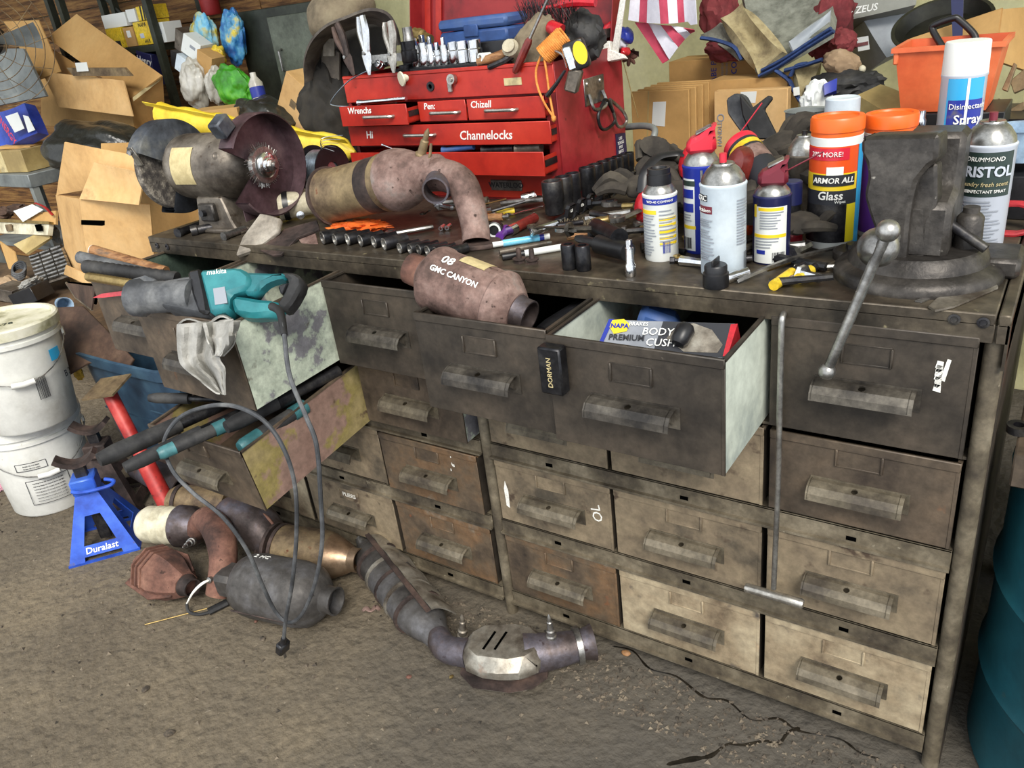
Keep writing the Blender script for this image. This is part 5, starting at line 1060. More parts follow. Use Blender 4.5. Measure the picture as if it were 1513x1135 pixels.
# long exhaust section with two converters
T = thing('exhaust_section', 'long exhaust section of two shielded converters joined by a pipe', 'exhaust', V(*F(680, 930, 0)[:2], 0))
A0, A1 = F(541, 806, .055), F(652, 948, .055); ax = (A1-A0).normalized(); L_ = (A1-A0).length; up = V(0, 0, 1); sd_ = ax.cross(up).normalized()
prof = [(0, .022), (.06, .036), (.12, .052), (.3, .059), (.5, .060), (.72, .058), (.84, .048), (.92, .034), (1, .028)]
pts = [A0.lerp(A1, t) for t, _ in prof]
part('shell', MB().tube(spline(pts, 3), lerps([r_ for _, r_ in prof], len(pts)*3-2), 20, squash=(1, .85)), 'grey_cat', T, world=True)
for k in range(5):
    t = .22+.13*k; part('shield_rib', MB().ring(.0625, .053, .010, FR(A0.lerp(A1, t), sd_, up) @ TR((0, 0, 0), (0, 0, 0), (1, .86, 1)), 26), 'shield_steel' if k % 2 else 'rust_dark', T, world=True)
part('upper_shield', MB().sheet(lambda u, v: A0.lerp(A1, .10+.80*u)+sd_*(-.064+.056*v)+up*(.010+.046*math.sin(math.pi*.5*v)+.004*math.sin(u*28)), 36, 6, .003), 'shield_steel', T, world=True)
part('seam_flange', MB().sheet(lambda u, v: A0.lerp(A1, .08+.82*u)+sd_*(.0-.006+.012*v)+up*(.057), 30, 2, .004), 'rust_dark', T, world=True)
part('cut_end', MB().pipe([A0-ax*.03+up*.004, A0-ax*.01, A0+ax*.01], [.018, .022, .022], .003, 20), 'steel', T, world=True, label='bluish torn pipe end')
B0, B1 = F(690, 965, .06), F(790, 968, .06); bx = (B1-B0).normalized()
part('joint_pipe', MB().tube(spline([A1-ax*.02, A1+ax*.03, B0+bx*.005], 6), [.028, .030, .032], 22), 'heat_blue', T, world=True)
nrm = bx.cross(up).normalized()
oct_ = [(x*1.12-.008, y*1.12) for x, y in [(0, -.03), (.03, -.058), (.10, -.066), (.14, -.055), (.165, -.03), (.165, .03), (.14, .055), (.10, .066), (.03, .058), (0, .03)]]
M = FR(V(B0.x, B0.y, .03), bx, -nrm)
part('lower_tray', MB().prism([(x*1.03-.003, y*1.06) for x, y in oct_], .008, M), 'rust_dark', T, world=True)
bsh = part('second_shield', MB().prism(oct_, .062, M @ TR((0, 0, .006)), .022), 'shield_steel', T, world=True)
part('belly', MB().prism([(x*.9+.006, y*.85) for x, y in oct_], .026, M @ TR((0, 0, -.026)), .008), 'shield_steel', T, world=True)
for k, (o_, l_) in enumerate(((.055, .055), (.080, .055))):
    part('slot', MB().box((.005, l_, .002), M @ TR((o_, .0, .0683), (0, 0, -18))), 'void', bsh, world=True)
C0, C1 = B1+bx*.0+up*.0, F(862, 952, .06)
part('tail_pipe', MB().tube([C0-bx*.02, C0.lerp(C1, .4), C1], [.046, .038, .032], 24), 'heat_blue', T, world=True)
cx = (C1-C0).normalized()
part('tail_flange', MB().pipe([C1-cx*.005, C1+cx*.012, C1+cx*.022], [.032, .036, .040], .004, 26), 'heat_blue', T, world=True)
part('clamp', MB().ring(.041, .032, .012, AX(C1-cx*.018, C1), 26), 'steel', T, world=True)
sensor(T, F(684, 942, .055), up+V(.15, 0, 0), 1.1, 'shield_steel'); sensor(T, F(815, 943, .095), up, 1.0, 'steel')

# small floor litter
solo('bicycle_link', MB().tube(spline([F(536, 903, .004), F(541, 899, .004), F(548, 903, .004), F(555, 897, .004), F(561, 901, .004)], 5), [.004, .007, .004, .007, .004], 8, squash=(1, .6)), 'rust_pink', 'small pinkish metal link lying on the floor by the long exhaust', 'link')
solo('straw', MB().cyl(F(214, 923, .004), F(352, 887, .003), .0018, 6), 'brass', 'thin golden straw lying on the floor below the converters', 'straw')
for i, (x, y, s_, m_) in enumerate(((925, 965, .011, 'wood_handle'), (604, 860+140, .007, 'rust_red'), (667, 1000, .006, 'brass'), (378, 918, .006, 'rust_red'), (388, 944, .009, 'dirt'), (160, 905, .008, 'dirt'), (250, 1083, .012, 'dirt'), (215, 1018, .010, 'dirt'))):
    solo('pebble', MB().blob(TR(F(x, y, s_*.4), (0, 0, i*40), (s_, s_*.7, s_*.5)), .3, 2, i, 2), m_, ['brown wood chip lying beside the bench foot', 'small reddish crumb on the floor beneath the long exhaust', 'tiny tan crumb by the second exhaust shield', 'small reddish crumb by the plug', 'dark dirt clod by the cord plug', 'dark dirt clod near the blue jack stand', 'flat dirt clod alone on the open floor', 'small dirt clod near the flat clod'][i], 'debris')

# ---------------------------------------------------------------- buckets, jack stands, tote
def bucket(label, loc, r0, r1, h, tilt, lid):
    T_ = thing('plastic_bucket', label, 'bucket', loc, tilt)
    part('body', MB().lathe([(r0*.96, 0), (r0, .006), (r1*.97, h*.80), (r1*.97, h*.82), (r1*1.02, h*.825), (r1*1.02, h*.86), (r1*.99, h*.865), (r1*1.0, h*.92), (r1*.96, h*.93)], None, 48), 'bucket_white', T_)
    part('lid', MB().lathe([(r1*1.0, h*.90), (r1*1.045, h*.905), (r1*1.05, h*.985), (r1*1.02, h), (r1*.96, h), (r1*.93, h-.012), (0, h-.012)], None, 48), 'lid_stain' if lid else 'bucket_white', T_)
    hp_ = [(r1*1.03*math.cos(a), r1*1.03*math.sin(a)-.012*math.sin((a+2.2)*2)*0, h*.80-.10*math.sin(t*math.pi)) for t, a in [(k/14, math.radians(-170+160*k/14)) for k in range(15)]]
    bl = part('bail', MB().tube(hp_, .002, 6), 'steel', T_)
    part('grip', MB().tube(hp_[6:9], .009, 10), 'bucket_white', bl)
    for k in (0, 14): part('ear', MB().lathe([(.016, 0), (.014, .006), (0, .007)], AX(V(*hp_[k])*.97+V(0, 0, .003), V(hp_[k][0]*2, hp_[k][1]*2, hp_[k][2])), 14), 'bucket_white', T_)
    return T_
bl = V(-2.49, -.215, 0); T = bucket('lower white plastic bucket with printed boxes standing on the floor', bl, .128, .150, .315, (0, 2, facing(bl)), False)
def btext(T_, r_, txt, s_, z_, a, m_='ink'): part('lettering', MB().text(txt, s_, Matrix.Rotation(math.radians(a), 4, 'Z') @ TR((0, 0, z_)), .0006, bend=r_), m_, T_)
def bframe(T_, r_, z0, z1, a0, a1):
    mb = MB()
    for z_ in (z0, z1): mb.lathe([(r_, z_), (r_+.001, z_), (r_+.001, z_+.0016), (r_, z_+.0016)], None, 10, -90+a0, -90+a1)
    for a in (a0, a1): mb.lathe([(r_, z0), (r_+.001, z0), (r_+.001, z1), (r_, z1)], None, 1, -90+a-.4, -90+a+.4)
    part('printed_frame', mb, 'ink', T_)
bframe(T, .137, .05, .135, -30, 22); bframe(T, .1415, .175, .20, -34, 2)
for k in range(7): btext(T, .137+.0002*k, 'warning keep lid closed store upright', .006, .125-k*.0105, -4, 'ink')
for k in range(2): btext(T, .1425, 'danger do not stack', .006, .192-k*.009, -16, 'ink')
bu = V(-2.405, -.215, .318); T = bucket('upper white plastic bucket with stained lid stacked on the other', bu, .128, .150, .33, (0, 3, facing(bu)), True)
part('blue_square', MB().lathe([(.1455, .20), (.1475, .20), (.148, .235), (.146, .235)], None, 6, -90+38, -90+54), 'sky_blue', T)
mb = MB()
for k in range(14): a = 12+k*.9; mb.lathe([(.142, .10), (.143, .10), (.1455, .17), (.1445, .17)], None, 1, -90+a, -90+a+rnd.choice([.3, .5, .7]))
part('barcode', mb, 'ink', T)
btext(T, .1425, 'B 2', .03, .14, 62, 'ink')
part('lid_print', MB().text('N-78', .03, TR((0, -.03, .3185)), .001), 'bottle_green', T)

def jack_stand(label, loc, rz, m_, txt):
    T_ = thing('jack_stand', label, 'jack stand', loc, (0, 0, rz))
    b, t, h = .098, .030, .19
    for k in range(4):
        R_ = Matrix.Rotation(math.radians(90*k), 4, 'Z')
        def P_(u, v): hw = b+(t-b)*v; return R_ @ V(u*hw, -(b+(t-b)*v), v*h)
        ou = [(-1, 0), (-.62, 0), (-.50, .12), (.50, .12), (.62, 0), (1, 0), (1, 1), (-1, 1)]
        hole = [(-.55, .26), (.55, .26), (.40, .68), (-.40, .68)]
        vs_, fs = [], []
        A_ = [(-1, 0), (-.55, 0), (-.55, .26), (-.40, .68), (-.40, 1), (-1, 1)]; Bq = [(1, 0), (.55, 0), (.55, .26), (.40, .68), (.40, 1), (1, 1)]
        nn_ = (P_(1, 0)-P_(-1, 0)).cross(P_(-1, 1)-P_(-1, 0)).normalized()
        mb = MB()
        for poly in (A_, Bq, [(-.55, .10), (.55, .10), (.55, .26), (-.55, .26)], [(-.40, .68), (.40, .68), (.40, 1), (-.40, 1)]):
            f3 = [P_(*p) for p in poly]; n = len(f3)
            mb.add(f3+[p-nn_*.003 for p in f3], [list(range(n)), [i+n for i in range(n)][::-1]]+[[i, i+n, (i+1) % n+n, (i+1) % n] for i in range(n)])
        o = part('side_panel', mb, m_, T_)
        if txt and k == 0:
            c = P_(0, .18); part('lettering', MB().text(txt, .026, FR(c+nn_*.001, P_(1, .15)-P_(-1, .15), P_(0, 1)-P_(0, 0)), .001, .15, wob=.0004), 'lettering_white', o)
    part('foot_pad', MB().bb(-b, b, -b, -b+.008, 0, .006).bb(-b, b, b-.008, b, 0, .006), m_, T_)
    part('collar', MB().bb(-.034, .034, -.034, .034, h-.005, h+.045, .004), m_, T_)
    part('ratchet_post', MB().bb(-.016, .016, -.012, .012, .02, h+.085, .002), 'dark_steel', T_)
    part('saddle', MB().sheet(lambda u, v: V(-.055+.11*u, -.02+.04*v, h+.085+.028*(2*u-1)**2), 10, 2, .014), 'rust_dark', T_)
    part('lever', MB().tube(spline([(-.03, -.04, h+.02), (.0, -.055, h+.018), (.07, -.06, h+.02), (.085, -.045, h+.025), (.06, -.03, h+.03)], 4), .0055, 8), m_, T_)
    return T_
jack_stand('blue painted jack stand with white lettering standing on the floor', (-2.055, -.285, 0), 52, 'jack_blue', 'Duralast')
jack_stand('dark greasy jack stand standing behind the blue one', (-2.22, -.145, 0), 40, 'rust_dark', None)
T = thing('storage_tote', 'dark blue plastic storage tote standing left of the bench', 'tote', (-2.17, .20, 0))
mb = MB(); ob = []
for z_, s_ in ((0, .86), (.42, .98), (.43, 1.04), (.465, 1.06), (.468, 1.02), (.455, .96), (.02, .84)):
    ob.append([V(x*s_, y*s_, z_-(.02*math.cos(x*5) if z_ > .4 else 0)*0) for x, y in [(-.26, -.2), (-.2, -.22), (0, -.225), (.2, -.22), (.26, -.2), (.27, 0), (.26, .2), (.2, .22), (0, .225), (-.2, .22), (-.26, .2), (-.27, 0)]])
n = 12; mb.add([v for r_ in ob for v in r_], [[i*n+k, i*n+(k+1) % n, (i+1)*n+(k+1) % n, (i+1)*n+k] for i in range(6) for k in range(n)]+[list(range(n))[::-1], [6*n+k for k in range(n)]])
part('shell', mb, 'tote_blue', T)
for y in (-.1, -.06): part('groove', MB().bb(-.20, .20, -.211, -.203, .36+y, .365+y), 'tote_blue', T)
pl, pb = at(160, 578, 'y', -.12), at(200, 655, 'y', -.14); d_ = (pb-pl).normalized(); pe = pl+d_*(pl.z-.004)/(-d_.z)
T = thing('roller_stand', 'red steel prop stand with rusty square top plate leaning by tote', 'stand', pe)
part('post', MB().cyl(pl, pl.lerp(pe, .55), .021, 18).cyl(pl.lerp(pe, .5), pe, .026, 18), 'stand_red', T, world=True)
part('top_plate', MB().box((.115, .10, .006), Matrix.Translation(pl+V(0, 0, .013)) @ TR((0, 0, 0), (12, -8, 20))), 'rust_tan', T, world=True)
solo('brown_board', PP([(66, 455), (122, 452), (150, 480), (197, 530), (190, 542), (130, 536), (88, 560), (75, 520)], at(120, 500, 'z', .50), (.15, -.65, .75), .010, .002), 'rust_board', 'dark brown stained board resting across the blue tote', 'board')
solo('yellow_rag', MB().blob(TR(at(116, 552, 'y', -.035), (0, 20, 0), (.018, .012, .028)), .4, 2.5, 4, 3, .3), 'yellow_rag', 'scrap of yellow cloth hanging from the tote rim', 'rag')
solo('pink_mat', MB().sheet(lambda u, v: V(-3.05+.33*u, -.40+.20*v, .012+.004*math.sin(u*9+v*5)), 12, 8, .012), 'pink_cloth', 'pink and black patterned cloth on the floor beside the buckets', 'cloth')

# ---------------------------------------------------------------- drawer contents
T = thing('shop_rag', 'grey shop rag draped over the open drawer front below the saw', 'rag', at(305, 480, 'y', -.33))
def ragfn(lft, rgt, yb, ph):
    lf = spline([V(x, y, 0) for x, y in lft], 6); rg = spline([V(x, y, 0) for x, y in rgt], 6)
    def fn(u, v):
        a = lf[min(int(v*(len(lf)-1)), len(lf)-1)]; b = rg[min(int(v*(len(rg)-1)), len(rg)-1)]; p_ = a.lerp(b, u)
        return at(p_.x, p_.y, 'y', yb-.010*math.sin(u*7+ph+v*2)-.006*math.sin(u*17+v*3)-.012*math.sin(math.pi*min(v*3, 1))-.036*min(1, max(0, (v-.2)/.25)))
    return fn
part('cloth', MB().sheet(ragfn([(262, 480), (262, 500), (266, 535), (282, 552), (302, 568), (318, 580), (325, 582)], [(345, 472), (336, 490), (326, 510), (324, 530), (332, 545), (332, 565), (333, 584)], -.325, 0), 22, 26, .003), 'rag', T, world=True)
part('flap', MB().sheet(ragfn([(300, 478), (305, 500), (312, 515), (315, 526)], [(355, 474), (350, 492), (345, 510), (330, 526)], -.335, 2), 12, 14, .003), 'rag', T, world=True)
part('top_fold', MB().sheet(lambda u, v: at(262+80*u, 482-10*math.sin(u*2.5)-7*v, 'y', -.325+.09*v)+V(0, 0, .008*math.sin(u*9)), 16, 6, .003), 'rag', T, world=True)
def cutter(label, a, b, za, zb, r_, segs, name='bolt_cutter', cat='bolt cutters'):
    p_, q_ = at(*a, 'z', za), at(*b, 'z', zb); T_ = thing(name, label, cat, p_)
    for nm, f0, f1, r0, r1, m_ in segs:
        n = 5; part(nm, MB().tube([p_.lerp(q_, f0+(f1-f0)*k/n) for k in range(n+1)], [r_*(r0*(.75 if k == 0 and f0 == 0 else 1)+(r1-r0)*k/n) for k in range(n+1)], 14), m_, T_, world=True)
cutter('long bar tool with thick smooth black grip poking farthest from drawer', (146, 680), (370, 580), .60, .60, .019, [('grip', 0, .50, 1, .95, 'rubber'), ('shank', .5, 1, .7, .7, 'black_oxide')])
cutter('long bar tool with black grip and hanging hole next to teal one', (184, 692), (400, 590), .585, .60, .015, [('grip', 0, .50, 1, 1, 'rubber'), ('shank', .5, 1, .8, .8, 'black_oxide')])
cutter('bolt cutter handle with teal tip and teal collar', (234, 672), (420, 590), .59, .60, .0135, [('tip', 0, .12, 1, 1.05, 'teal_grip'), ('grip', .12, .42, 1, 1, 'rubber'), ('collar', .42, .52, 1.12, 1.15, 'teal_grip'), ('shank', .52, 1, .8, .8, 'black_oxide')])
cutter('short fat black grip lying on top of the other handles', (334, 632), (500, 548), .615, .625, .017, [('grip', 0, .42, 1, 1, 'rubber'), ('ribbed_collar', .42, .55, 1.1, 1.1, 'black_oxide'), ('shank', .55, 1, .8, .8, 'dark_steel')])
cutter('second teal tipped cutter handle near the drawer corner', (354, 662), (455, 598), .58, .59, .0155, [('tip', 0, .28, 1, 1.05, 'teal_grip'), ('grip', .28, .75, 1, 1, 'rubber'), ('collar', .75, .95, 1.1, 1.1, 'teal_grip')])
cutter('black pistol style finger grip standing out under saw drawer', (221, 588), (330, 590), .62, .61, .012, [('grip', 0, .55, 1, 1.05, 'rubber'), ('shank', .55, 1, .6, .6, 'black_oxide')], 'pry_bar', 'pry bar')
# left-hand drawer: handles and hose
def hstick(name, label, cat, a, b, za, zb, r_, m_, ribs=0, end=None):
    p_, q_ = at(*a, 'z', za), at(*b, 'z', zb); T_ = thing(name, label, cat, p_)
    n = 30 if ribs else 4; part('shaft', MB().tube([p_.lerp(q_, k/n) for k in range(n+1)], [r_*(1+(.12*(k % 2) if ribs else 0)) for k in range(n+1)], 14), m_, T_, world=True)
    if end: part('end_face', MB().lathe([(r_*.95, -.002), (r_*.95, .001)], AX(p_, q_), 16), end, T_, world=True)
hstick('hammer_handle', 'wooden hammer handle with white painted end in the end drawer', 'handle', (137, 370), (245, 402), .895, .84, .014, 'wood_handle', 0, 'white_paint')
hstick('corrugated_hose', 'black ribbed rubber hose sticking out of the end drawer', 'hose', (126, 394), (262, 412), .88, .84, .0155, 'rubber', 1)
hstick('rubber_grip_bar', 'grey rubber gripped bar behind the ribbed hose', 'bar', (118, 380), (230, 408), .885, .84, .015, 'boot_grey')
hstick('wire_twist', 'brass wire brush handle under the ribbed hose', 'brush', (130, 409), (200, 420), .862, .85, .010, 'brass', 1)
solo('red_blade', PP([(137, 440), (150, 434), (188, 429), (188, 436), (152, 440)], at(160, 436, 'y', -.232), (0, -1, .3), .002), 'red_gloss', 'bright red blade poking from under the saw boot', 'wedge')  # a thin red blade beside the saw
# brake pad box
p0 = V(-.33, -.115, .835); n0 = Vector((.12, -.62, .78)).normalized()
T = thing('brake_pad_box', 'grey and black brake pad box with handwriting standing in an open drawer', 'box', (-.33, -.1, .76))
part('carton', PP([(906, 472), (1087, 478), (1072, 530), (888, 508)], p0, n0, .065, .001), 'box_grey', T, world=True)
part('dark_panel', PP([(980, 475), (1085, 479), (1071, 529), (966, 518)], p0, n0, .001, off=.0006), 'ink', T, world=True)
part('disc_picture', PP([(985, 500), (1000, 484), (1025, 478), (1052, 488), (1068, 510), (1060, 522), (1010, 520)], p0, n0, .001, off=.0012), 'shield_steel', T, world=True)
part('red_edge', PP([(1080, 480), (1090, 479), (1075, 527), (1068, 527)], p0, n0, .05, off=.0015), 'red_gloss', T, world=True)
part('blue_edge', PP([(900, 472), (907, 472), (891, 507), (886, 505)], p0, n0, .05, off=.0012), 'wd_blue', T, world=True)
bd = part('badge', PP([(901, 484), (905, 474), (922, 472), (931, 480), (926, 490), (907, 494)], p0, n0, .001, off=.0018), 'wd_yellow', T, world=True)
Mx = lambda x, y, o_=.0024: FR(at_pl(x, y, p0, n0)+n0*o_, at_pl(1070, 484, p0, n0)-at_pl(910, 479, p0, n0), at_pl(910, 470, p0, n0)-at_pl(905, 490, p0, n0))
part('lettering', MB().text('NAPA', .0112, Mx(916, 483, .0028), .0005, wob=.0004), 'wd_blue', bd, world=True)
part('lettering', MB().text('BRAKES', .009, Mx(944, 480), .0005), 'lettering_white', T, world=True)
part('lettering', MB().text('PREMIUM', .014, Mx(926, 500), .0005, wob=.0003), 'ink', T, world=True)
part('handwriting', MB().text('BODY', .018, Mx(972, 492, .003), .0006, .1).text('CUSH', .018, Mx(976, 508, .003), .0006, .1), 'lettering_white', T, world=True)
a, b = at_pl(1003, 514, p0, n0)+n0*.012, at_pl(1018, 486, p0, n0)+n0*.012
solo('torch_grip', MB().tube([a, a.lerp(b, .2), a.lerp(b, .8), b], [.010, .014, .015, .010], 14), 'black_plastic', 'stubby black torch resting on the brake pad box', 'torch')
solo('blue_bottle', MB().box((.07, .05, .06), TR(at(970, 456, 'y', .02)-V(0, 0, .03), (0, 20, 15)), .012), 'case_blue', 'blue plastic bottle lying deep in the drawer behind the box', 'bottle')
solo('magnet_block', MB().bb(-.021, .021, -.024, 0, 0, .082, .003), 'black_oxide', 'black magnetic block stuck to the drawer front left of its handle', 'magnet', loc=(0, 0, 0)).location = V(-.447, -.190, .752)
mg = bpy.data.objects['magnet_block']; part('lettering', MB().text('DORMAN', .012, FR((0, -.0245, .04), (0, 0, 1), (-1, 0, 0)), .0006), 'plate_tan', mg)
solo('dark_canister', MB().lathe([(.03, 0), (.042, .01), (.045, .03), (.045, .12), (.03, .14), (0, .14)], AX(at(800, 470, 'y', -.06)-V(0, 0, .06), at(860, 445, 'y', .02)-V(0, 0, .045)), 24), 'black_plastic', 'dark rounded canister in the drawer beside the lettered converter', 'canister')
# slide hammer rod hanging on the bench
T = thing('t_handle_rod', 'long bent steel rod with T handle hanging from a drawer top', 'rod', at(1143, 885, 'y', -.045))
rp = [at(1160, 461, 'y', .0), at(1157, 466, 'y', -.022), at(1155, 480, 'y', -.030), at(1154, 520, 'y', -.030), at(1152, 600, 'y', -.030), at(1150, 700, 'y', -.032), at(1147, 780, 'y', -.038), at(1143, 870, 'y', -.046)]
part('rod', MB().tube(spline(rp, 6), .0048, 12), 'steel', T, world=True)
a, b = at(1101, 868, 'y', -.046), at(1187, 893, 'y', -.046)
part('cross_handle', MB().tube([a, a.lerp(b, .03), a.lerp(b, .97), b], [.0075, .009, .009, .0075], 16), 'pull_steel', T, world=True)
# teal drum beside the bench and adjoining bench
dc = V(.470, .17, 0); T = thing('steel_drum', 'teal painted steel drum standing beside the bench end', 'drum', dc)
part('shell', MB().lathe([(.285, 0), (.292, .004), (.29, .02), (.288, .17), (.296, .19), (.288, .21), (.288, .36), (.296, .38), (.288, .40), (.288, .55), (.293, .57), (.285, .574), (.28, .56), (0, .56)], None, 64), 'drum_teal', T)
mat('grey_paint', ['#5d6263', '#757b7b', '#868b88'], 0.5, 0.2, 6, 0.1, 60)
mat('cabinet_green', ['#23271f', '#2f342b', '#3a3f35'], 0.5, 0.2, 5, 0.1, 60)
mat('cabinet_light', ['#4c5247', '#5d6357', '#687062'], 0.5, 0.2, 5, 0.1, 60)
mat('trash_bag', ['#131412', '#22231f', '#34342e'], 0.3, 0, 5, 0.6, 25, bdist=0.01)
mat('poly_clear', ['#9a968a', '#b9b6ab', '#d0cec6'], 0.3, 0, 7, 0.4, 30, bdist=0.006)
mat('bag_blue', ['#173f7a', '#2a6aa8', '#5aa0c4', '#d6c23a'], 0.3, 0, 14, 0.4, 40, [0.34, 0.48, 0.6, 0.70], bdist=0.006)
mat('bag_sky', ['#3a8fc0', '#7fc0d8', '#c9b42e', '#2a5f8a'], 0.3, 0, 10, 0.4, 40, [0.34, 0.46, 0.58, 0.68], bdist=0.006)
mat('bag_green', ['#2a6a14', '#3f9422', '#67b83a', '#d4c53a'], 0.3, 0, 10, 0.4, 40, [0.34, 0.48, 0.6, 0.72], bdist=0.006)
mat('pack_blue', ['#182a7a', '#27419f', '#2f52b8'], 0.3, 0, 6, 0.3, 40)
mat('quilt_maroon', ['#5a2226', '#7a3034', '#8a3f40'], 0.9, 0, 8, 0.5, 40)
mat('blanket_olive', ['#686a60', '#828479', '#94968a'], 0.95, 0, 30, 0.6, 220)
mat('blanket_tan', ['#84775a', '#a3956f', '#b3a680'], 0.95, 0, 30, 0.6, 220)
mat('trim_blue', ['#22355f', '#30487a'], 0.8, 0, 20, 0.3, 120)
mat('bin_orange', ['#c2532a', '#d86a3c', '#e07f55'], 0.5, 0, 4, 0.05, 40)
mat('sack_tan', ['#7b654c', '#9a8266', '#ab9478'], 0.9, 0, 8, 0.5, 60)
mat('tote_grey', ['#8a9096', '#9ea4aa', '#aab0b6'], 0.5, 0, 4, 0.05, 40)
mat('lid_grey', ['#66675e', '#77786e', '#84857b'], 0.5, 0, 4, 0.05, 40)
mat('pan_black', ['#14140f', '#24241e', '#33332b'], 0.4, 0.3, 6, 0.1, 60)
mat('cable_red', ['#9a2028', '#b83038'], 0.5, 0, 10, 0)
mat('tub_blue', ['#7f9ab5', '#9fb6ca'], 0.5, 0, 6, 0)

def quadp(cs, th=.004, nx=6, ny=6, bulge=0, mb=None):
    """panel through four (px, py, depth y) corners TL TR BR BL"""
    c = [at(x, y, 'y', d) for x, y, d in cs]
    n = (c[1]-c[0]).cross(c[3]-c[0]).normalized()
    return (mb or MB()).sheet(lambda u, v: c[0].lerp(c[1], u).lerp(c[3].lerp(c[2], u), v)+n*(bulge*math.sin(math.pi*u)*math.sin(math.pi*v)), nx, ny, th)
def obox(label, c, size, rot, m_, name='carton', cat='box', group=None, extra=()):
    T_ = thing(name, label, cat, V(*c), rot, group)
    part('body', MB().box(size, TR((0, 0, size[2]/2)), .0015), m_, T_)
    for nm, fx, fz, w_, h_, mm in extra:
        part(nm, MB().bb(-w_/2, w_/2, -.0008, .0004, -h_/2, h_/2), mm, T_, M=TR((fx*size[0]/2, -size[1]/2-.0004, size[2]*(.5+fz/2))))
    return T_
# ---------------------------------------------------------------- left: low table and what is piled on it
T = thing('low_table', 'low dark wooden table left of the bench under the piled boxes', 'table', (-3.41, .40, 0))
part('top', MB().bb(-.99, .99, -.22, .22, .39, .42, .003), 'table_wood', T)
for x in (-.94, .94):
    for y in (-.18, .18): part('leg', MB().bb(x-.03, x+.03, y-.03, y+.03, 0, .39), 'table_wood', T)
# tall carton with open flap
T = thing('carton', 'tall open cardboard carton with hand slot standing left of bench', 'box', at(150, 392, 'y', .45))
D1_, D2_, D3_ = .40, .52, .46
fr_ = part('front_panel', quadp([(118, 294, D1_), (222, 302, D3_), (234, 450, D3_), (138, 450, D1_)], .005), 'cardboard_pale', T, world=True)
part('hand_slot', quadp([(120, 325, D1_-.004), (155, 326, D1_+.018), (155, 334, D1_+.018), (120, 332, D1_-.004)], .001, 2, 2), 'void', fr_, world=True)
part('side_panel', quadp([(83, 288, D2_), (118, 294, D1_), (138, 450, D1_), (108, 438, D2_)], .005), 'cardboard_pale', T, world=True)
part('back_panel', quadp([(83, 288, D2_+.01), (200, 300, .72), (218, 428, .72), (108, 436, D2_+.01)], .005), 'cardboard_pale', T, world=True)
part('flap', quadp([(96, 210, .47), (213, 232, .50), (228, 262, .44), (84, 288, .50)], .005, 8, 8, -.012), 'cardboard_pale', T, world=True)
part('flap', quadp([(140, 240, .43), (214, 256, .42), (206, 303, .40), (118, 294, .395)], .005, 8, 8, .015), 'cardboard_pale', T, world=True)
part('flap', quadp([(150, 212, .62), (215, 210, .64), (217, 238, .62), (150, 230, .60)], .005), 'cardboard', T, world=True)
part('bottom_flap', quadp([(98, 392, .40), (140, 410, .33), (136, 424, .31), (95, 405, .42)], .005), 'cardboard_pale', T, world=True)
T = obox('yellowish parcel carton with shipping label behind the grinder base', at(262, 355, 'y', .22)*1-V(0, 0, .22), (.20, .18, .90), (0, 0, 12), 'kraft', extra=(('shipping_label', -.35, .72, .08, .05, 'paper_white'), ('print', -.35, .86, .05, .03, 'plate_tan')))
T.location = V(-2.07, .56, 0)
# dark open chute box between carton and end drawer
T = thing('dark_box', 'dark open metal box edge jutting between the carton and end drawer', 'box', at(125, 440, 'y', .1))
part('front_panel', quadp([(98, 418, .18), (142, 424, .02), (136, 458, .02), (112, 440, .14)], .004), 'rust_board', T, world=True)
part('top_rim', MB().tube([at(98, 418, 'y', .18), at(112, 440, 'y', .14), at(136, 458, 'y', .02)], .004, 6), 'bench_frame', T, world=True)
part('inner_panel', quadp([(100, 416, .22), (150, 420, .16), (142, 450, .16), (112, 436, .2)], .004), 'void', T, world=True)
# clutter on the table
T = thing('spark_tray', 'open tray with rows of silver cylinders on the table', 'tray', at(60, 412, 'y', .40))
a0, a1, b0 = at(42, 378, 'y', .46), at(92, 360, 'y', .52), at(56, 420, 'y', .38)
part('tray', MB().sheet(lambda u, v: a0+(a1-a0)*u+(b0-a0)*v-V(0, 0, .012), 4, 4, .004), 'motor_grey', T, world=True)
for r_ in range(8):
    for c in range(3):
        s0 = a0+(a1-a0)*(.04+.32*c)+(b0-a0)*(.06+.125*r_); s1 = a0+(a1-a0)*(.04+.32*c+.28)+(b0-a0)*(.06+.125*r_)
        o = part('cylinder', MB().cyl(s0, s1, .0075, 10), 'steel', T, world=True)
T = thing('spirit_level', 'pale aluminium spirit level lying on the table clutter', 'level', at(30, 345, 'y', .5))
part('beam', quadp([(-25, 326, .52), (76, 332, .52), (74, 348, .50), (-25, 344, .50)], .02), 'cream_ceramic', T, world=True)
part('top_edge', quadp([(-25, 322, .52), (76, 328, .52), (76, 332, .515), (-25, 327, .515)], .022), 'brass', T, world=True)
for x in (12, 56): part('vial', PP([(x-5, 332), (x+4, 331), (x+6, 341), (x-2, 342)], at(x, 337, 'y', .492), (0, -1, .3), .004), 'rust_tan' if x < 30 else 'void', T, world=True)
solo('white_paper', quadp([(20, 312, .52), (48, 302, .56), (64, 310, .54), (34, 328, .50)], .002, 8, 8, .012), 'paper_white', 'curled white paper lying above the spirit level', 'paper')
solo('brown_folder', quadp([(44, 316, .54), (84, 312, .56), (84, 332, .53), (50, 330, .52)], .01), 'cardboard', 'tan cardboard folder behind the spirit level', 'folder')
solo('red_strap', MB().tube(spline([at(52, 300, 'y', .55), at(66, 306, 'y', .54), at(78, 318, 'y', .53)], 5), .004, 6, squash=(1.5, .5)), 'stand_red', 'red strap curving beside the white paper', 'strap')
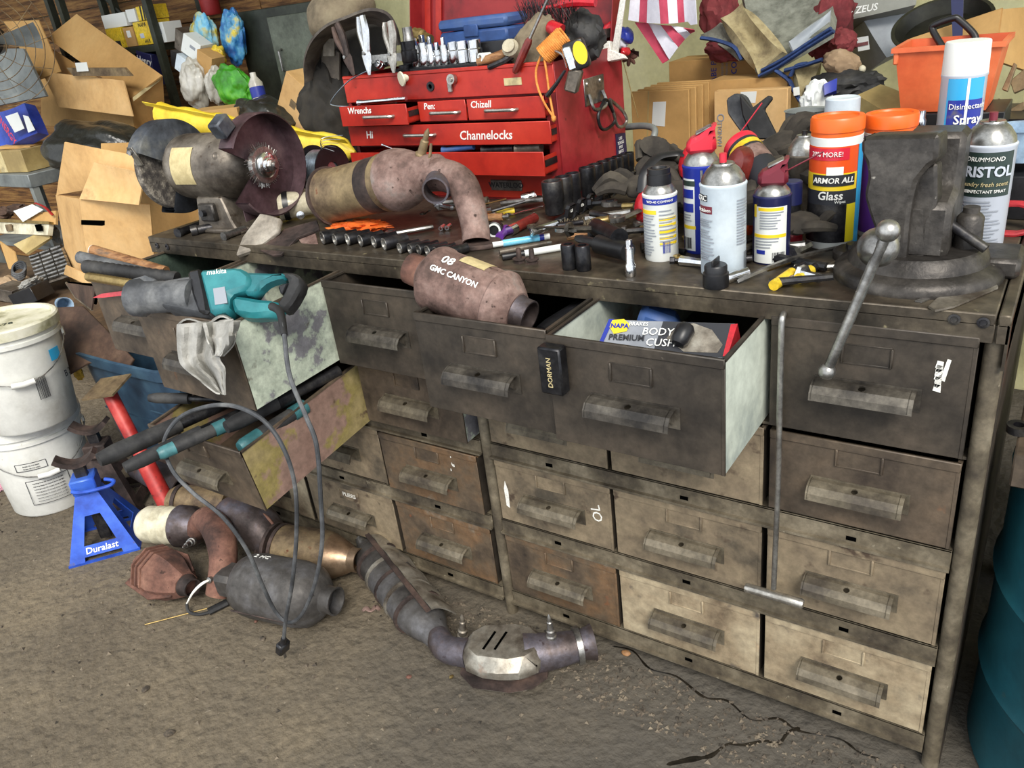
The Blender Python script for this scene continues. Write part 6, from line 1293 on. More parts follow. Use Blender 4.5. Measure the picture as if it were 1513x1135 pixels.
solo('cardboard_offcut', quadp([(22, 362, .47), (72, 338, .52), (76, 352, .51), (40, 376, .44)], .012), 'kraft', 'folded cardboard offcut above the silver cylinders', 'cardboard')
solo('open_carton_flap', quadp([(0, 356, .46), (22, 372, .44), (28, 396, .42), (14, 398, .42)], .005), 'cardboard', 'pale cardboard flap by the coiled grey cable', 'cardboard')
mb = MB()
for k in range(4):
    c = at(28, 396+3*k, 'y', .40); mb.tube([c+V(.055*math.cos(t*.4), .02*math.sin(t*.4), .022*math.sin(t*.4)) for t in range(17)], .005, 6)
solo('cable_coil', mb, 'boot_grey', 'coil of thick grey cable lying on the table clutter', 'cable')
solo('beige_cloth', MB().blob(TR(at(22, 428, 'y', .36), (0, 10, 0), (.10, .07, .055)), .3, 2, 8, 4, .4), 'sack_tan', 'crumpled beige dust cloth spilling over the table edge', 'cloth')
solo('pale_rag', MB().blob(TR(at(45, 420, 'y', .34), (0, -20, 0), (.09, .04, .02)), .3, 2, 18, 4, .4), 'rag', 'pale grey rag under the silver cylinder tray', 'rag')
obox('black ribbed plastic crate below the beige cloth', V(*at(60, 462, 'y', .30)[:2], .43), (.13, .10, .06), (0, -14, 20), 'black_plastic', 'plastic_crate', 'crate')
obox('olive grey metal box half under the beige cloth', V(*at(34, 466, 'y', .30)[:2], .425), (.12, .10, .055), (0, 6, 10), 'motor_grey', 'metal_box', 'box')
solo('plastic_cup', MB().lathe([(.022, 0), (.03, .06), (.031, .062), (.027, .06), (.02, .004), (0, .004)], AX(at(90, 448, 'y', .24), at(106, 456, 'y', .2)), 18), 'tub_blue', 'pale blue plastic cup lying beside the black crate', 'cup')
for i, (x, y, s_, m_, nm, lab, ct) in enumerate(((25, 308, (.05, .04, .02), 'rust_board', 'rusty_coil', 'dark rusty coil of strap behind the white paper', 'coil'), (70, 322, (.02, .02, .03), 'rust_tan', 'metal_scrap', 'small rusty metal scrap by the carton edge', 'scrap'), (80, 345, (.03, .02, .04), 'grey_paint', 'grey_fitting', 'pale grey fitting standing beside the carton', 'fitting'), (5, 325-10, (.05, .04, .03), 'rust_board', 'brown_lump', 'brown dirt-covered casting at the table edge', 'casting'))):
    solo(nm, MB().blob(TR(at(x, y, 'y', .56), (0, 0, 0), s_), .35, 2.5, i+3, 3, .3), m_, lab, ct)
# grey shelf with parcels
T = thing('metal_rack', 'dark grey steel rack holding parcels beside the carton', 'rack', (-4.02, .82, 0))
part('shelf', MB().bb(-.42, .26, -.16, .2, .80, .86, .003), 'grey_paint', T)
for x in (-.40, .24):
    for y in (-.14, .18): part('upright', MB().bb(x-.015, x+.015, y-.015, y+.015, 0, .80), 'grey_paint', T)
part('lower_shelf', MB().bb(-.42, .26, -.16, .2, .50, .52), 'grey_paint', T)
obox('kraft parcel wrapped in clear tape on the grey rack', (-4.02, .80, .862), (.34, .24, .10), (0, 0, 8), 'kraft', extra=(('tape', 0, 0, .05, .095, 'plate_tan'),))
obox('small kraft mailer lying on the bigger parcel', (-3.97, .78, .962), (.17, .10, .012), (0, 4, 25), 'cardboard', 'mailer', 'mailer')
T = thing('blue_package', 'shiny blue plastic package with white labels on the parcels', 'package', at(30, 215, 'y', .8))
part('bag', quadp([(-14, 170, .80), (44, 154, .84), (64, 198, .80), (8, 226, .76)], .05, 10, 10, .02), 'pack_blue', T, world=True)
part('white_label', quadp([(8, 172, .762), (26, 166, .776), (36, 190, .76), (22, 196, .75)], .002, 3, 3), 'paper_white', T, world=True)
part('white_label', quadp([(34, 170, .785), (42, 172, .79), (52, 192, .775), (42, 196, .765)], .002, 3, 3), 'paper_white', T, world=True)
part('lettering', MB().text('ENERGY', .05, FR(at(10, 192, 'y', .735), at(20, 205, 'y', .735)-at(2, 178, 'y', .755), at(14, 188, 'y', .735)-at(8, 194, 'y', .735)), .001), 'pink_red', T, world=True)
solo('trash_bag', MB().blob(TR(at(140, 205, 'y', .80)-V(0, 0, .04), (0, 6, 0), (.30, .17, .12)), .22, 1.6, 6, 5, .12), 'trash_bag', 'bulging black plastic trash bag in front of the big carton', 'bag')
for i, (c, s_, lab) in enumerate((((-3.35, 1.06, 0), (.62, .24, .46), 'plain large carton on the floor under the pile'), ((-3.32, 1.06, .46), (.56, .24, .42), 'plain carton stacked second in the pile'), ((-2.62, 1.0, 0), (.46, .36, .86), 'tall plain carton standing behind yellow bag'))):
    obox(lab, c, s_, (0, 0, 5*i-4), 'cardboard')
T = thing('carton', 'huge opened cardboard carton tilted on top of the pile', 'box', at(150, 190, 'y', 1.05))
part('top_face', quadp([(70, 56, 1.16), (114, 21, 1.215), (240, 112, 1.10), (194, 146, 1.0)], .006), 'cardboard', T, world=True)
part('front_face', quadp([(60, 62, 1.2), (194, 146, 1.0), (200, 195, 1.0), (62, 185, 1.12)], .006), 'cardboard', T, world=True)
part('end_face', quadp([(194, 146, 1.0), (240, 112, 1.12), (243, 165, 1.14), (200, 195, 1.0)], .006), 'cardboard', T, world=True)
part('flap', quadp([(63, 106, 1.02), (183, 119, .97), (197, 172, .95), (88, 158, .99)], .006), 'cardboard_pale', T, world=True)
part('flap', quadp([(6, 32, 1.08), (58, 30, 1.10), (90, 106, 1.02), (58, 118, 1.0)], .006), 'cardboard', T, world=True)
part('fluted_edge', quadp([(100, 100, .985), (185, 100, .965), (196, 112, .965), (110, 112, .98)], .012), 'rust_tan', T, world=True)
part('white_note', quadp([(111, 93, .97), (128, 92, .97), (131, 105, .965), (114, 106, .965)], .002, 2, 2), 'paper_white', T, world=True)
part('tape', quadp([(196, 144, .993), (238, 112, 1.11), (238, 118, 1.11), (197, 150, .99)], .001, 3, 3), 'plate_tan', T, world=True)
solo('grey_bin_lid', quadp([(-20, 72, .92), (36, 72, .92), (70, 142, .86), (-20, 160, .84)], .012), 'grey_paint', 'flat grey plastic panel leaning below the fan guard', 'panel')
# floor fan
fc = at(-22, 62, 'y', .62); fn_ = Vector((.78, -.6, -.05)).normalized(); MF = AX(fc, fc+fn_)
T = thing('hanging_fan', 'hanging fan with thin rusty wire guard above the grey panel', 'fan', fc)
for k in range(7): part('guard_ring', MB().lathe([(.05+.034*k, .055-.0008*k*k), (.0516+.034*k, .0564-.0008*k*k), (.0532+.034*k, .055-.0008*k*k), (.0516+.034*k, .0536-.0008*k*k)], MF, 48, close=True), 'rust_tan', T, world=True)
for k in range(12):
    a = k*math.pi/6; part('guard_spoke', MB().tube([MF @ V(.03*math.cos(a), .03*math.sin(a), .055), MF @ V(.15*math.cos(a+.3), .15*math.sin(a+.3), .05), MF @ V(.256*math.cos(a+.5), .256*math.sin(a+.5), .02)], .0014, 5), 'rust_tan', T, world=True)
part('hub', MB().lathe([(0, .062), (.035, .06), (.04, .05), (.04, -.02), (.06, -.03), (.06, -.14), (.03, -.16)], MF, 24), 'dark_steel', T, world=True)
for k in range(4):
    a = k*math.pi/2; part('blade', MB().sheet(lambda u, v, a=a: MF @ V((.04+.17*u)*math.cos(a+.5*(v-.5)), (.04+.17*u)*math.sin(a+.5*(v-.5)), .02*(v-.5)+.01), 5, 4, .002), 'grey_paint', T, world=True)
part('pole', MB().cyl(fc-fn_*.1, (fc.x-.08, fc.y+.06, 3.39), .012, 12), 'dark_steel', T, world=True)
part('ceiling_plate', MB().lathe([(.06, 0), (.06, .01)], TR((fc.x-.08, fc.y+.06, 3.39)), 24), 'dark_steel', T, world=True)
# shelf unit with boxed parts
T = thing('steel_shelving', 'dark slotted steel shelving against the plank wall', 'shelving', (-3.72, 1.38, 0))
for x in (-.46, -.36, .34):
    for y in (-.12, .16): part('upright', MB().bb(x-.016, x+.016, y-.016, y+.016, 0, 1.75), 'cabinet_green', T)
for z_ in (.45, .88, 1.325): part('shelf', MB().bb(-.46, .34, -.13, .18, z_-.03, z_, .002), 'cabinet_green', T)
part('brace', MB().tube([(-.46, .16, 1.6), (-.2, .16, 1.4)], .01, 6), 'cabinet_green', T)
sx = lambda px: at(px, 45, 'y', 1.27).x
for i, (x0, x1, h, m_, lab, ex) in enumerate(((152, 176, .09, 'oil_yellow', 'yellow and black parts box at the dark post', (('black_base', 0, -.6, .07, .03, 'ink'),)), (178, 194, .085, 'cardboard', 'brown parts box with small white tag on the shelf', (('tag', .0, .3, .03, .03, 'paper_white'),)), (195, 224, .10, 'oil_yellow', 'yellow filter box with black part number on the shelf', (('grey_swoosh', -.3, -.2, .03, .02, 'silver_label'),)), (226, 240, .085, 'paper_white', 'narrow white parts box at the shelf end', (('print', .2, .1, .012, .02, 'ink_grey'),)))):
    xa, xb = sx(x0), sx(x1); T = obox(lab, ((xa+xb)/2, 1.33, 1.327), (xb-xa-.004, .10, h), (0, 0, 0), m_, 'parts_box', 'box', 'boxes on the steel shelving', ex)
    if i == 2: part('lettering', MB().text('NAPA', .024, TR((0, -.0512, .085), (90, 0, 0)), .0006).text('6418', .022, TR((.008, -.0512, .014), (90, 0, 0)), .0006), 'ink', T)
for i, (x0, x1, z0, h, m_, lab) in enumerate(((148, 184, 1.418, .06, 'paper_white', 'long white box on top of the yellow parts box'), (186, 200, 1.43, .055, 'paper_white', 'small white box stacked over the brown parts box'), (202, 224, 1.43, .06, 'oil_yellow', 'yellow and black striped carton stacked on the filter box'))):
    xa, xb = sx(x0), sx(x1); T = obox(lab, ((xa+xb)/2, 1.34, z0), (xb-xa-.004, .09, h), (0, 0, 0), m_, 'parts_box', 'box', 'boxes on the steel shelving')
    if i == 2:
        for k in range(3): part('black_stripe', MB().prism([(-.03+k*.022, 0), (-.02+k*.022, 0), (-.012+k*.022, .06), (-.022+k*.022, .06)], .001, FR((0, -.0455, 0), (1, 0, 0), (0, 0, 1))), 'ink', T)
solo('white_jug', MB().lathe([(.050, 0), (.055, .02), (.053, .085), (.036, .11), (.018, .118), (.018, .13), (0, .13)], TR(at(214, 100, 'y', 1.39)), 24), 'poly_clear', 'cloudy white plastic jug on the lower shelf', 'jug')
T = obox('navy and white bag of product on the lower shelf', at(228, 122, 'y', 1.28), (.11, .07, .14), (0, 14, 0), 'navy', 'product_bag', 'bag', None, (('white_panel', 0, -.3, .10, .04, 'paper_white'),))
part('lettering', MB().text('Henry', .042, TR((0, -.0365, .105), (90, 0, 0)), .0006, .1), 'lettering_white', T)
# small boxes, bags and litter heaped by the cabinet
for i, (px, py, d_, s_, rot, m_, lab) in enumerate(((273, 60, 1.24, (.09, .07, .09), (0, 30, 0), 'motor_grey', 'dusty grey carton in the heap of small boxes'), (285, 68, 1.16, (.10, .07, .08), (0, 34, 5), 'paper_white', 'upper white parts box tilted in the heap'), (276, 96, 1.14, (.10, .07, .07), (0, 34, 5), 'bluewhite', 'lower pale parts box tilted in the heap'), (306, 92, 1.15, (.09, .07, .09), (0, 28, 0), 'cardboard', 'small brown box tilted beside the white ones'), (316, 104, 1.2, (.10, .07, .05), (0, 20, 0), 'cardboard_pale', 'flat brown box under the tilted brown box'), (268, 88, 1.26, (.08, .07, .07), (0, 20, 0), 'black_plastic', 'dark box behind the pale parts box'))):
    c = at(px, py, 'y', d_); obox(lab, c-V(0, 0, s_[2]/2), s_, rot, m_, 'parts_box', 'box', 'small boxes heaped by the cabinet', (('print', .2, .2, .03, .012, 'ink_grey'),) if i in (1, 2) else ())
obox('tall plain carton supporting the heap by the cabinet', (-3.11, 1.38, 0), (.38, .32, 1.02), (0, 0, 0), 'cardboard')
for nm, px, py, d_, s_, m_, sd, lab, ct in (('poly_bag', 288, 125, 1.10, (.07, .05, .10), 'poly_clear', 3, 'crumpled clear plastic bag hanging below the white boxes', 'bag'), ('poly_bag', 320, 128, 1.12, (.05, .04, .08), 'poly_clear', 13, 'smaller clear plastic bag beside the green bag', 'bag'), ('snack_bag', 302, 55, 1.24, (.075, .035, .10), 'bag_sky', 5, 'sky blue and yellow product bag behind the white boxes', 'bag'), ('snack_bag', 345, 55, 1.25, (.065, .035, .11), 'bag_blue', 7, 'deep blue product bag against the cabinet', 'bag'), ('snack_bag', 345, 128, 1.10, (.11, .04, .085), 'bag_green', 9, 'crinkled bright green product bag in front of the cabinet', 'bag'), ('yellow_pack', 322, 82, 1.2, (.04, .03, .04), 'oil_yellow', 10, 'small yellow plastic pack under the blue bags', 'pack'), ('black_bag', 392, 178, 1.0, (.16, .10, .08), 'trash_bag', 11, 'low black bag behind the yellow bag', 'bag')):
    solo(nm, MB().blob(TR(at(px, py, 'y', d_), (0, 15, 0), s_), .22, 2.0, sd, 5, .14), m_, lab, ct)
T = thing('water_bottle', 'clear bottle with blue label lying by the green bag', 'bottle', at(383, 145, 'y', 1.05)); MW = AX(at(387, 158, 'y', 1.05), at(377, 122, 'y', 1.06))
part('bottle', MB().lathe([(.02, 0), (.028, .008), (.028, .09), (.012, .115), (.012, .13), (0, .13)], MW, 20), 'poly_clear', T, world=True)
part('label', MB().lathe([(.0285, .035), (.029, .035), (.029, .075), (.0285, .075)], MW, 20), 'wd_blue', T, world=True)
part('gold_base', MB().lathe([(.0285, .008), (.029, .008), (.029, .028), (.0285, .028)], MW, 20), 'brass', T, world=True)
obox('brown carton corner rising behind the yellow bag', at(330, 182, 'y', .95)-V(0, 0, .1), (.24, .16, .16), (0, 0, 22), 'cardboard')
obox('tan carton with round printed mark leaning on the cabinet', at(440, 196, 'y', 1.06)-V(0, 0, .02), (.20, .10, .24), (0, 38, 0), 'cardboard_pale', extra=(('round_mark', -.3, .2, .03, .03, 'rust_tan'),))
solo('red_extinguisher', MB().lathe([(.04, 0), (.045, .01), (.045, .2), (.02, .24), (.02, .26)], TR(at(314, 22, 'y', 1.52)), 20), 'tool_red_dark', 'dark red cylinder hung on the plank wall', 'cylinder')
T = thing('steel_cabinet', 'tall dark green steel cabinet behind the grinder', 'cabinet', (-2.60, 1.44, 0))
part('body', MB().bb(-.26, .26, -.14, .14, 0, 1.405, .003), 'cabinet_green', T)
dr_ = part('door', MB().bb(-.05, .25, -.012, 0, .06, 1.37, .002), 'cabinet_light', T, M=TR((.0, -.141, 0)))
part('handle', MB().tube([(0.0, -.013, 1.16), (0, -.03, 1.165), (0, -.03, 1.24), (0, -.013, 1.245)], .005, 8), 'steel', dr_)

# ---------------------------------------------------------------- right: pile behind the bench
T = thing('back_table', 'plain wooden table behind the bench carrying the pile', 'table', (0.1, 1.24, 0))
part('top', MB().bb(-.58, 1.3, -.28, .34, .84, .87, .003), 'table_wood', T)
for x in (-.58, 1.26):
    for y in (-.24, .3): part('leg', MB().bb(x-.03, x+.03, y-.03, y+.03, 0, .84), 'table_wood', T)
x0, x1 = at(932, 140, 'y', .90).x, at(1018, 140, 'y', .90).x; zt = at(975, 134, 'y', .90).z
for k in range(5):
    o = obox(['front flattened carton with white label standing behind socket rail', 'second flattened carton in the standing stack', 'third flattened carton in the standing stack', 'fourth flattened carton in the standing stack', 'last flattened carton in the standing stack'][k], ((x0+x1)/2+.012*k, .905+.016*k, 0), (x1-x0, .012, zt+.003*k), (0, 0, 0), 'cardboard', 'flattened_carton', 'cardboard', 'flattened cartons standing behind the bench')
    if k == 0:
        part('label', PP([(965, 151), (984, 150), (982, 187), (963, 185)], (0, .898, 1), (0, -1, 0), .001), 'paper_white', o, world=True)
        part('crease', PP([(957, 135), (959, 135), (957, 240), (955, 240)], (0, .8985, 1), (0, -1, 0), .001), 'kraft', o, world=True)
x0, x1 = at(1044, 140, 'y', .93).x, at(1160, 140, 'y', .93).x; zt = at(1100, 118, 'y', .93).z
o = obox('wide carton behind the black scoop with folded top', ((x0+x1)/2, 1.0, 0), (x1-x0, .10, zt), (0, 0, 0), 'cardboard')
x0, x1 = at(1054, 140, 'y', .90).x, at(1163, 140, 'y', .90).x; zt = at(1110, 133, 'y', .90).z
o = obox('carton with circular stamp and small label behind the black scoop', ((x0+x1)/2, .92, 0), (x1-x0, .03, zt), (0, 0, 0), 'cardboard_pale')
part('label', PP([(1094, 136), (1118, 135), (1116, 152), (1096, 152)], (0, .904, 1), (0, -1, 0), .001), 'paper_white', o, world=True)
part('stamp', MB().ring(.0095, .007, .001, AX(at(1065, 174, 'y', .9045), at(1065, 174, 'y', .9045)+V(0, -1, 0)), 20), 'ink_grey', o, world=True)
part('lettering', MB().text('HANDLE', .016, FR(at(1064, 198, 'y', .9035), (0, 0, 1), (-1, 0, 0)), .0006), 'ink_grey', o, world=True)
x0, x1 = at(986, 100, 'y', 1.08).x, at(1122, 100, 'y', 1.08).x; zt = at(1050, 88, 'y', 1.08).z
o = obox('back carton with blue printed lettering under the blanket', ((x0+x1)/2, 1.16, 0), (x1-x0, .14, zt), (0, 0, 0), 'cardboard')
part('lettering', MB().text('tyco', .034, FR(at(1083, 108, 'y', 1.088), (0, 0, 1), (-1, 0, 0)), .0006).text('ABE P', .022, FR(at(1055, 106, 'y', 1.088), (0, 0, 1), (-1, 0, 0)), .0006), 'wd_blue', o, world=True)
part('lettering', MB().text('Protection\nAdvances', .012, FR(at(1070, 106, 'y', 1.088), (0, 0, 1), (-1, 0, 0)), .0006), 'ink_grey', o, world=True)
solo('crutch_tube', MB().tube(spline([at(922, 188, 'y', .82), at(950, 186, 'y', .80), at(966, 190, 'y', .78), at(966, 202, 'y', .76), at(955, 224, 'y', .74)], 5), .0085, 12), 'grey_paint', 'bent pale grey tube handle by the red chest', 'tube')
# blankets
T = thing('moving_blanket', 'folded olive and tan moving blanket with blue binding on the pile', 'blanket', at(1150, 115, 'y', .98))
part('top_layer', quadp([(1095, -12, 1.20), (1240, -12, 1.22), (1228, 48, 1.0), (1120, 112, .96)], .03, 16, 16, .02), 'blanket_olive', T, world=True)
part('fold', quadp([(1066, 30, 1.02), (1098, 8, 1.04), (1160, 78, .95), (1124, 112, .95)], .022, 14, 14, .03), 'blanket_tan', T, world=True)
part('stripe', quadp([(1165, 62, .962), (1228, 16, 1.05), (1226, 36, 1.02), (1172, 78, .955)], .006, 10, 6, .012), 'tote_grey', T, world=True)
part('under_layer', quadp([(1038, 52, 1.06), (1068, 34, 1.04), (1098, 60, 1.0), (1096, 90, 1.0)], .02, 8, 8, .01), 'blanket_olive', T, world=True)
for l in ([(1122, 112), (1150, 98), (1190, 72), (1232, 46)], [(1126, 104), (1160, 86), (1200, 60), (1228, 42)], [(1036, 56), (1060, 60), (1085, 70), (1096, 88)], [(1160, 104), (1190, 96), (1215, 88)], [(1146, 104), (1165, 118), (1172, 132), (1182, 148), (1192, 158)], [(1168, 112), (1176, 98), (1192, 94)]):
    part('binding', MB().tube(spline([at(x, y, 'y', .945 if x > 1100 else .99) for x, y in l], 5), .009, 8, squash=(1.3, .55)), 'trim_blue', T, world=True)
part('corner', quadp([(1172, 100, .96), (1215, 88, .98), (1200, 140, .97), (1180, 150, .95)], .02, 8, 8, .01), 'blanket_tan', T, world=True)
part('care_tag', quadp([(1172, 130, .935), (1181, 128, .935), (1182, 140, .93), (1173, 142, .93)], .002, 2, 2), 'paper_white', T, world=True)
for i, (px, py, d_, s_) in enumerate(((1062, 20, 1.15, (.05, .05, .08)), (1072, 74, 1.05, (.055, .03, .03)), (1228, 35, 1.14, (.05, .05, .085)), (1245, 62, 1.08, (.035, .03, .03)))):
    solo('maroon_quilt', MB().blob(TR(at(px, py, 'y', d_), (0, 10*i, 0), s_), .2, 2.2, i+20, 4, .25), 'quilt_maroon', ['maroon quilted cloth bunched behind the blanket fold', 'maroon quilted cloth under the blue binding', 'maroon cloth hanging between blanket and grey tote', 'bunched tail of maroon cloth above the tan sack'][i], 'cloth')
T = thing('grey_tote', 'grey plastic tote with darker lid on the pile', 'tote', at(1290, 105, 'y', 1.3))
part('body', quadp([(1258, 42, 1.30), (1332, 24, 1.36), (1326, 82, 1.34), (1284, 106, 1.28)], .2, 4, 4), 'tote_grey', T, world=True)
part('lid', quadp([(1230, -12, 1.27), (1344, -12, 1.33), (1340, 26, 1.31), (1238, 46, 1.25)], .22, 4, 4), 'lid_grey', T, world=True)
part('sticker', quadp([(1266, 56, 1.196), (1283, 53, 1.2), (1285, 73, 1.195), (1268, 76, 1.19)], .002, 2, 2), 'paper_white', T, world=True)
part('sticker_print', quadp([(1267, 64, 1.192), (1283, 61, 1.196), (1283, 66, 1.194), (1268, 69, 1.19)], .002, 2, 2), 'maroon_gloss', T, world=True)
part('lettering', MB().text('4 ZEUS', .022, FR(at(1274, 14, 'y', 1.135), at(1290, 11, 'y', 1.14)-at(1262, 16, 'y', 1.13), (0, 0, 1)), .001, .2, wob=.0004), 'lettering_white', T, world=True)
T = thing('tied_sack', 'tan cloth sack tied with a knot on the dark bag', 'sack', at(1245, 115, 'y', .95))
part('sack', MB().blob(TR(at(1244, 95, 'y', .95), (0, 25, 0), (.045, .035, .032)), .15, 2, 31, 4, .2), 'sack_tan', T, world=True)
part('knot', MB().blob(TR(at(1274, 102, 'y', .94), (0, 0, 0), (.008, .007, .009)), .2, 2, 3, 2), 'cream_ceramic', T, world=True)
solo('dark_duffel', MB().blob(TR(at(1248, 126, 'y', .94), (0, 0, 0), (.085, .06, .036)), .15, 2, 32, 4, .25), 'rubber', 'dark grey bag under the tan sack', 'bag')
T = thing('black_pan', 'round black shallow drain pan leaning in the pile', 'pan', at(1390, 60, 'y', 1.0)); MP = FR(at(1392, 44, 'y', 1.05), (1, .1, .12), (-.05, .88, .45))
part('pan', MB().lathe([(0, -.02), (.085, -.02), (.10, .012), (.106, .014), (.106, .018), (.098, .018), (.083, -.012), (0, -.012)], MP, 40), 'pan_black', T, world=True)
T = thing('carton', 'pale brown carton tipped behind the orange bin', 'box', at(1430, 150, 'y', .85))
part('front_face', quadp([(1340, 60, .92), (1480, 14, .90), (1470, 90, .84), (1350, 100, .88)], .006), 'cardboard', T, world=True)
part('side_face', quadp([(1480, 14, .90), (1530, 10, 1.05), (1530, 110, 1.0), (1470, 90, .84)], .006), 'cardboard', T, world=True)
part('back_face', quadp([(1345, 58, 1.05), (1482, 12, 1.05), (1475, 90, 1.0), (1355, 95, 1.0)], .006), 'cardboard', T, world=True)
solo('strap_bar', quadp([(1405, -8, .885), (1424, -8, .885), (1422, 62, .865), (1408, 64, .865)], .006), 'navy', 'dark blue strap hanging in front of the carton', 'strap')
solo('loop_handle', MB().tube(spline([at(1393, 70, 'y', .62), at(1378, 44, 'y', .64), at(1382, 36, 'y', .64), at(1408, 27, 'y', .64), at(1418, 30, 'y', .64), at(1440, 52, 'y', .63), at(1440, 68, 'y', .62)], 5), .0062, 10), 'black_plastic', 'black loop handle rising from the orange bin', 'handle bar')
# orange bin on a black case, steel pot and odds behind the vise
obox('black case supporting the orange bin', (-.02, .57, .88), (.19, .14, .172), (0, 0, 0), 'black_plastic', 'tool_case', 'case')
T = thing('orange_bin', 'orange plastic open-top bin on the black case', 'bin', (-.02, .57, 1.054))
x0, x1, y0, y1, hh = -.088, .078, -.075, .07, .105
mb = MB()
rings = [[(x0*.82, y0*.82, 0), (x1*.82, y0*.82, 0), (x1*.82, y1*.82, 0), (x0*.82, y1*.82, 0)], [(x0, y0, hh), (x1, y0, hh), (x1, y1, hh), (x0, y1, hh)], [(x0*1.07, y0*1.07, hh), (x1*1.07, y0*1.07, hh), (x1*1.07, y1*1.07, hh), (x0*1.07, y1*1.07, hh)], [(x0*1.07, y0*1.07, hh+.008), (x1*1.07, y0*1.07, hh+.008), (x1*1.07, y1*1.07, hh+.008), (x0*1.07, y1*1.07, hh+.008)], [(x0*.97, y0*.97, hh+.008), (x1*.97, y0*.97, hh+.008), (x1*.97, y1*.97, hh+.008), (x0*.97, y1*.97, hh+.008)], [(x0*.8, y0*.8, .004), (x1*.8, y0*.8, .004), (x1*.8, y1*.8, .004), (x0*.8, y1*.8, .004)]]
mb.add([v for r_ in rings for v in r_], [[i*4+k, i*4+(k+1) % 4, (i+1)*4+(k+1) % 4, (i+1)*4+k] for i in range(5) for k in range(4)]+[[3, 2, 1, 0], [20, 21, 22, 23]])
part('tub', mb, 'bin_orange', T)
part('corner_rib', MB().bb(x0*1.03, x0*.93, y0*1.03, y0*.93, hh-.02, hh+.004, .002), 'bin_orange', T)
solo('steel_flask', MB().lathe([(.034, 0), (.035, .004), (.035, .06), (.036, .064), (.036, .075), (.035, .078), (.035, .13), (.033, .134), (0, .134)], TR((-.035, .44, .88)), 28), 'steel', 'stainless steel flask standing under the orange bin edge', 'flask')
solo('drain_fitting', MB().lathe([(.008, 0), (.010, .004), (.008, .012), (.011, .016), (.011, .024), (.009, .028), (.009, .04)], TR(at(1356, 200, 'y', .34)), 16), 'chrome', 'chrome threaded fitting standing by the vise jaw', 'fitting')
T, hb = can('white capped spray can with yellow and red bands behind the orange lid', V(-.178, .43, .88), .031, .175, 'wd_yellow', shoulder=.06, parts=(('red_band', .93, .96, 'cap_red', 0, 360),))
part('cap', MB().lathe([(.031, .172), (.030, .215), (.028, .217), (.022, .214), (0, .214)], None, 26), 'bluewhite', T)
solo('steel_pot', MB().lathe([(.04, 0), (.042, .05), (.045, .052), (.04, .05), (.036, .004), (0, .004)], TR(at(1190, 200, 'y', .62)), 26), 'grey_paint', 'pale grey metal pot behind the wipes canister', 'pot')
solo('cream_box', quadp([(1262, 158, .60), (1300, 143, .66), (1338, 152, .62), (1330, 196, .54)], .05, 6, 6), 'kraft', 'cream paper package lying behind the orange lids', 'package')
solo('white_gloves', MB().blob(TR(at(1205, 150, 'y', .72), (0, 10, 0), (.03, .025, .045)), .3, 2.5, 40, 4, .3), 'paper_white', 'bundle of white paper filters behind the pot', 'paper')
solo('blue_clip', quadp([(1216, 126, .70), (1236, 118, .72), (1236, 136, .70), (1218, 142, .69)], .012, 3, 3), 'wd_blue', 'blue plastic clip standing behind the white cap', 'clip')
# black scoop with red straw
T = thing('plastic_scoop', 'angular black plastic scoop standing behind the spray cans', 'scoop', at(1110, 205, 'y', .62))
part('blade', PP([(1072, 146), (1086, 137), (1096, 142), (1110, 170), (1140, 200), (1104, 208), (1088, 188), (1074, 168)], at(1100, 175, 'y', .62), (-.2, -1, .2), .03, .004), 'boot_grey', T, world=True)
part('arm', PP([(1092, 138), (1110, 160), (1136, 140), (1141, 145), (1128, 162), (1150, 206), (1112, 206), (1096, 170)], at(1110, 170, 'y', .60), (.1, -1, .2), .02, .003), 'rubber', T, world=True)
solo('red_straw', MB().cyl(at(1082, 212, 'y', .50), at(1126, 152, 'y', .52), .0013, 6), 'cap_red', 'thin red spray straw leaning against black scoop', 'straw')
# ear defenders, cleaner can, gloves
T = thing('ear_defenders', 'red ear defenders with black band among the gloves behind spray cans', 'ear defenders', at(960, 330, 'z', .88))
for a, b in (((944, 300, .27), (966, 305, .30)), ((1012, 236, .36), (1034, 244, .40))):
    a, b = at(a[0], a[1], 'y', a[2]), at(b[0], b[1], 'y', b[2]); M = AX(a, b) @ TR((0, 0, 0), (0, 0, 0), (.75, 1.1, 1))
    c = part('cup', MB().lathe([(0, -.002), (.018, 0), (.030, .008), (.034, .02), (.034, .024)], M, 28), 'red_gloss', T, world=True)
    part('cushion', MB().lathe([(.034, .024), (.038, .028), (.038, .042), (.030, .048), (.018, .04)], M, 28), 'black_plastic', c, world=True)
part('headband', MB().tube(spline([at(948, 285, 'y', .28), at(952, 255, 'y', .30), at(972, 232, 'y', .34), at(1000, 226, 'y', .37), at(1014, 228, 'y', .37)], 6), .006, 8, squash=(1.6, .5)), 'black_plastic', T, world=True)
T = thing('safety_goggles', 'dark maroon glossy cup lying between red cap and cleaner can', 'goggles', at(1095, 260, 'y', .3))
a, b = at(1086, 240, 'y', .33), at(1104, 250, 'y', .38)
part('shell', MB().lathe([(0, -.006), (.022, 0), (.032, .016), (.034, .03), (.03, .03)], AX(a, b) @ TR((0, 0, 0), (0, 0, 0), (.75, 1.1, 1)), 26), 'maroon_gloss', T, world=True)
part('amber_lens', MB().blob(TR(at(1104, 325, 'y', .22), (0, 0, 0), (.016, .02, .028)), .1, 2, 3, 3), 'orange_deep', T, world=True)
a, b = at(1094, 216, 'y', .42), at(1136, 268, 'y', .36); L_ = (b-a).length
T = thing('spray_can', 'black and red cleaner can leaning over among the gloves', 'spray can', b); MC = AX(a, b)
part('body', MB().lathe([(.030, 0), (.034, .002), (.034, L_+.03), (.03, L_+.032)], MC, 28), 'ink', T, world=True)
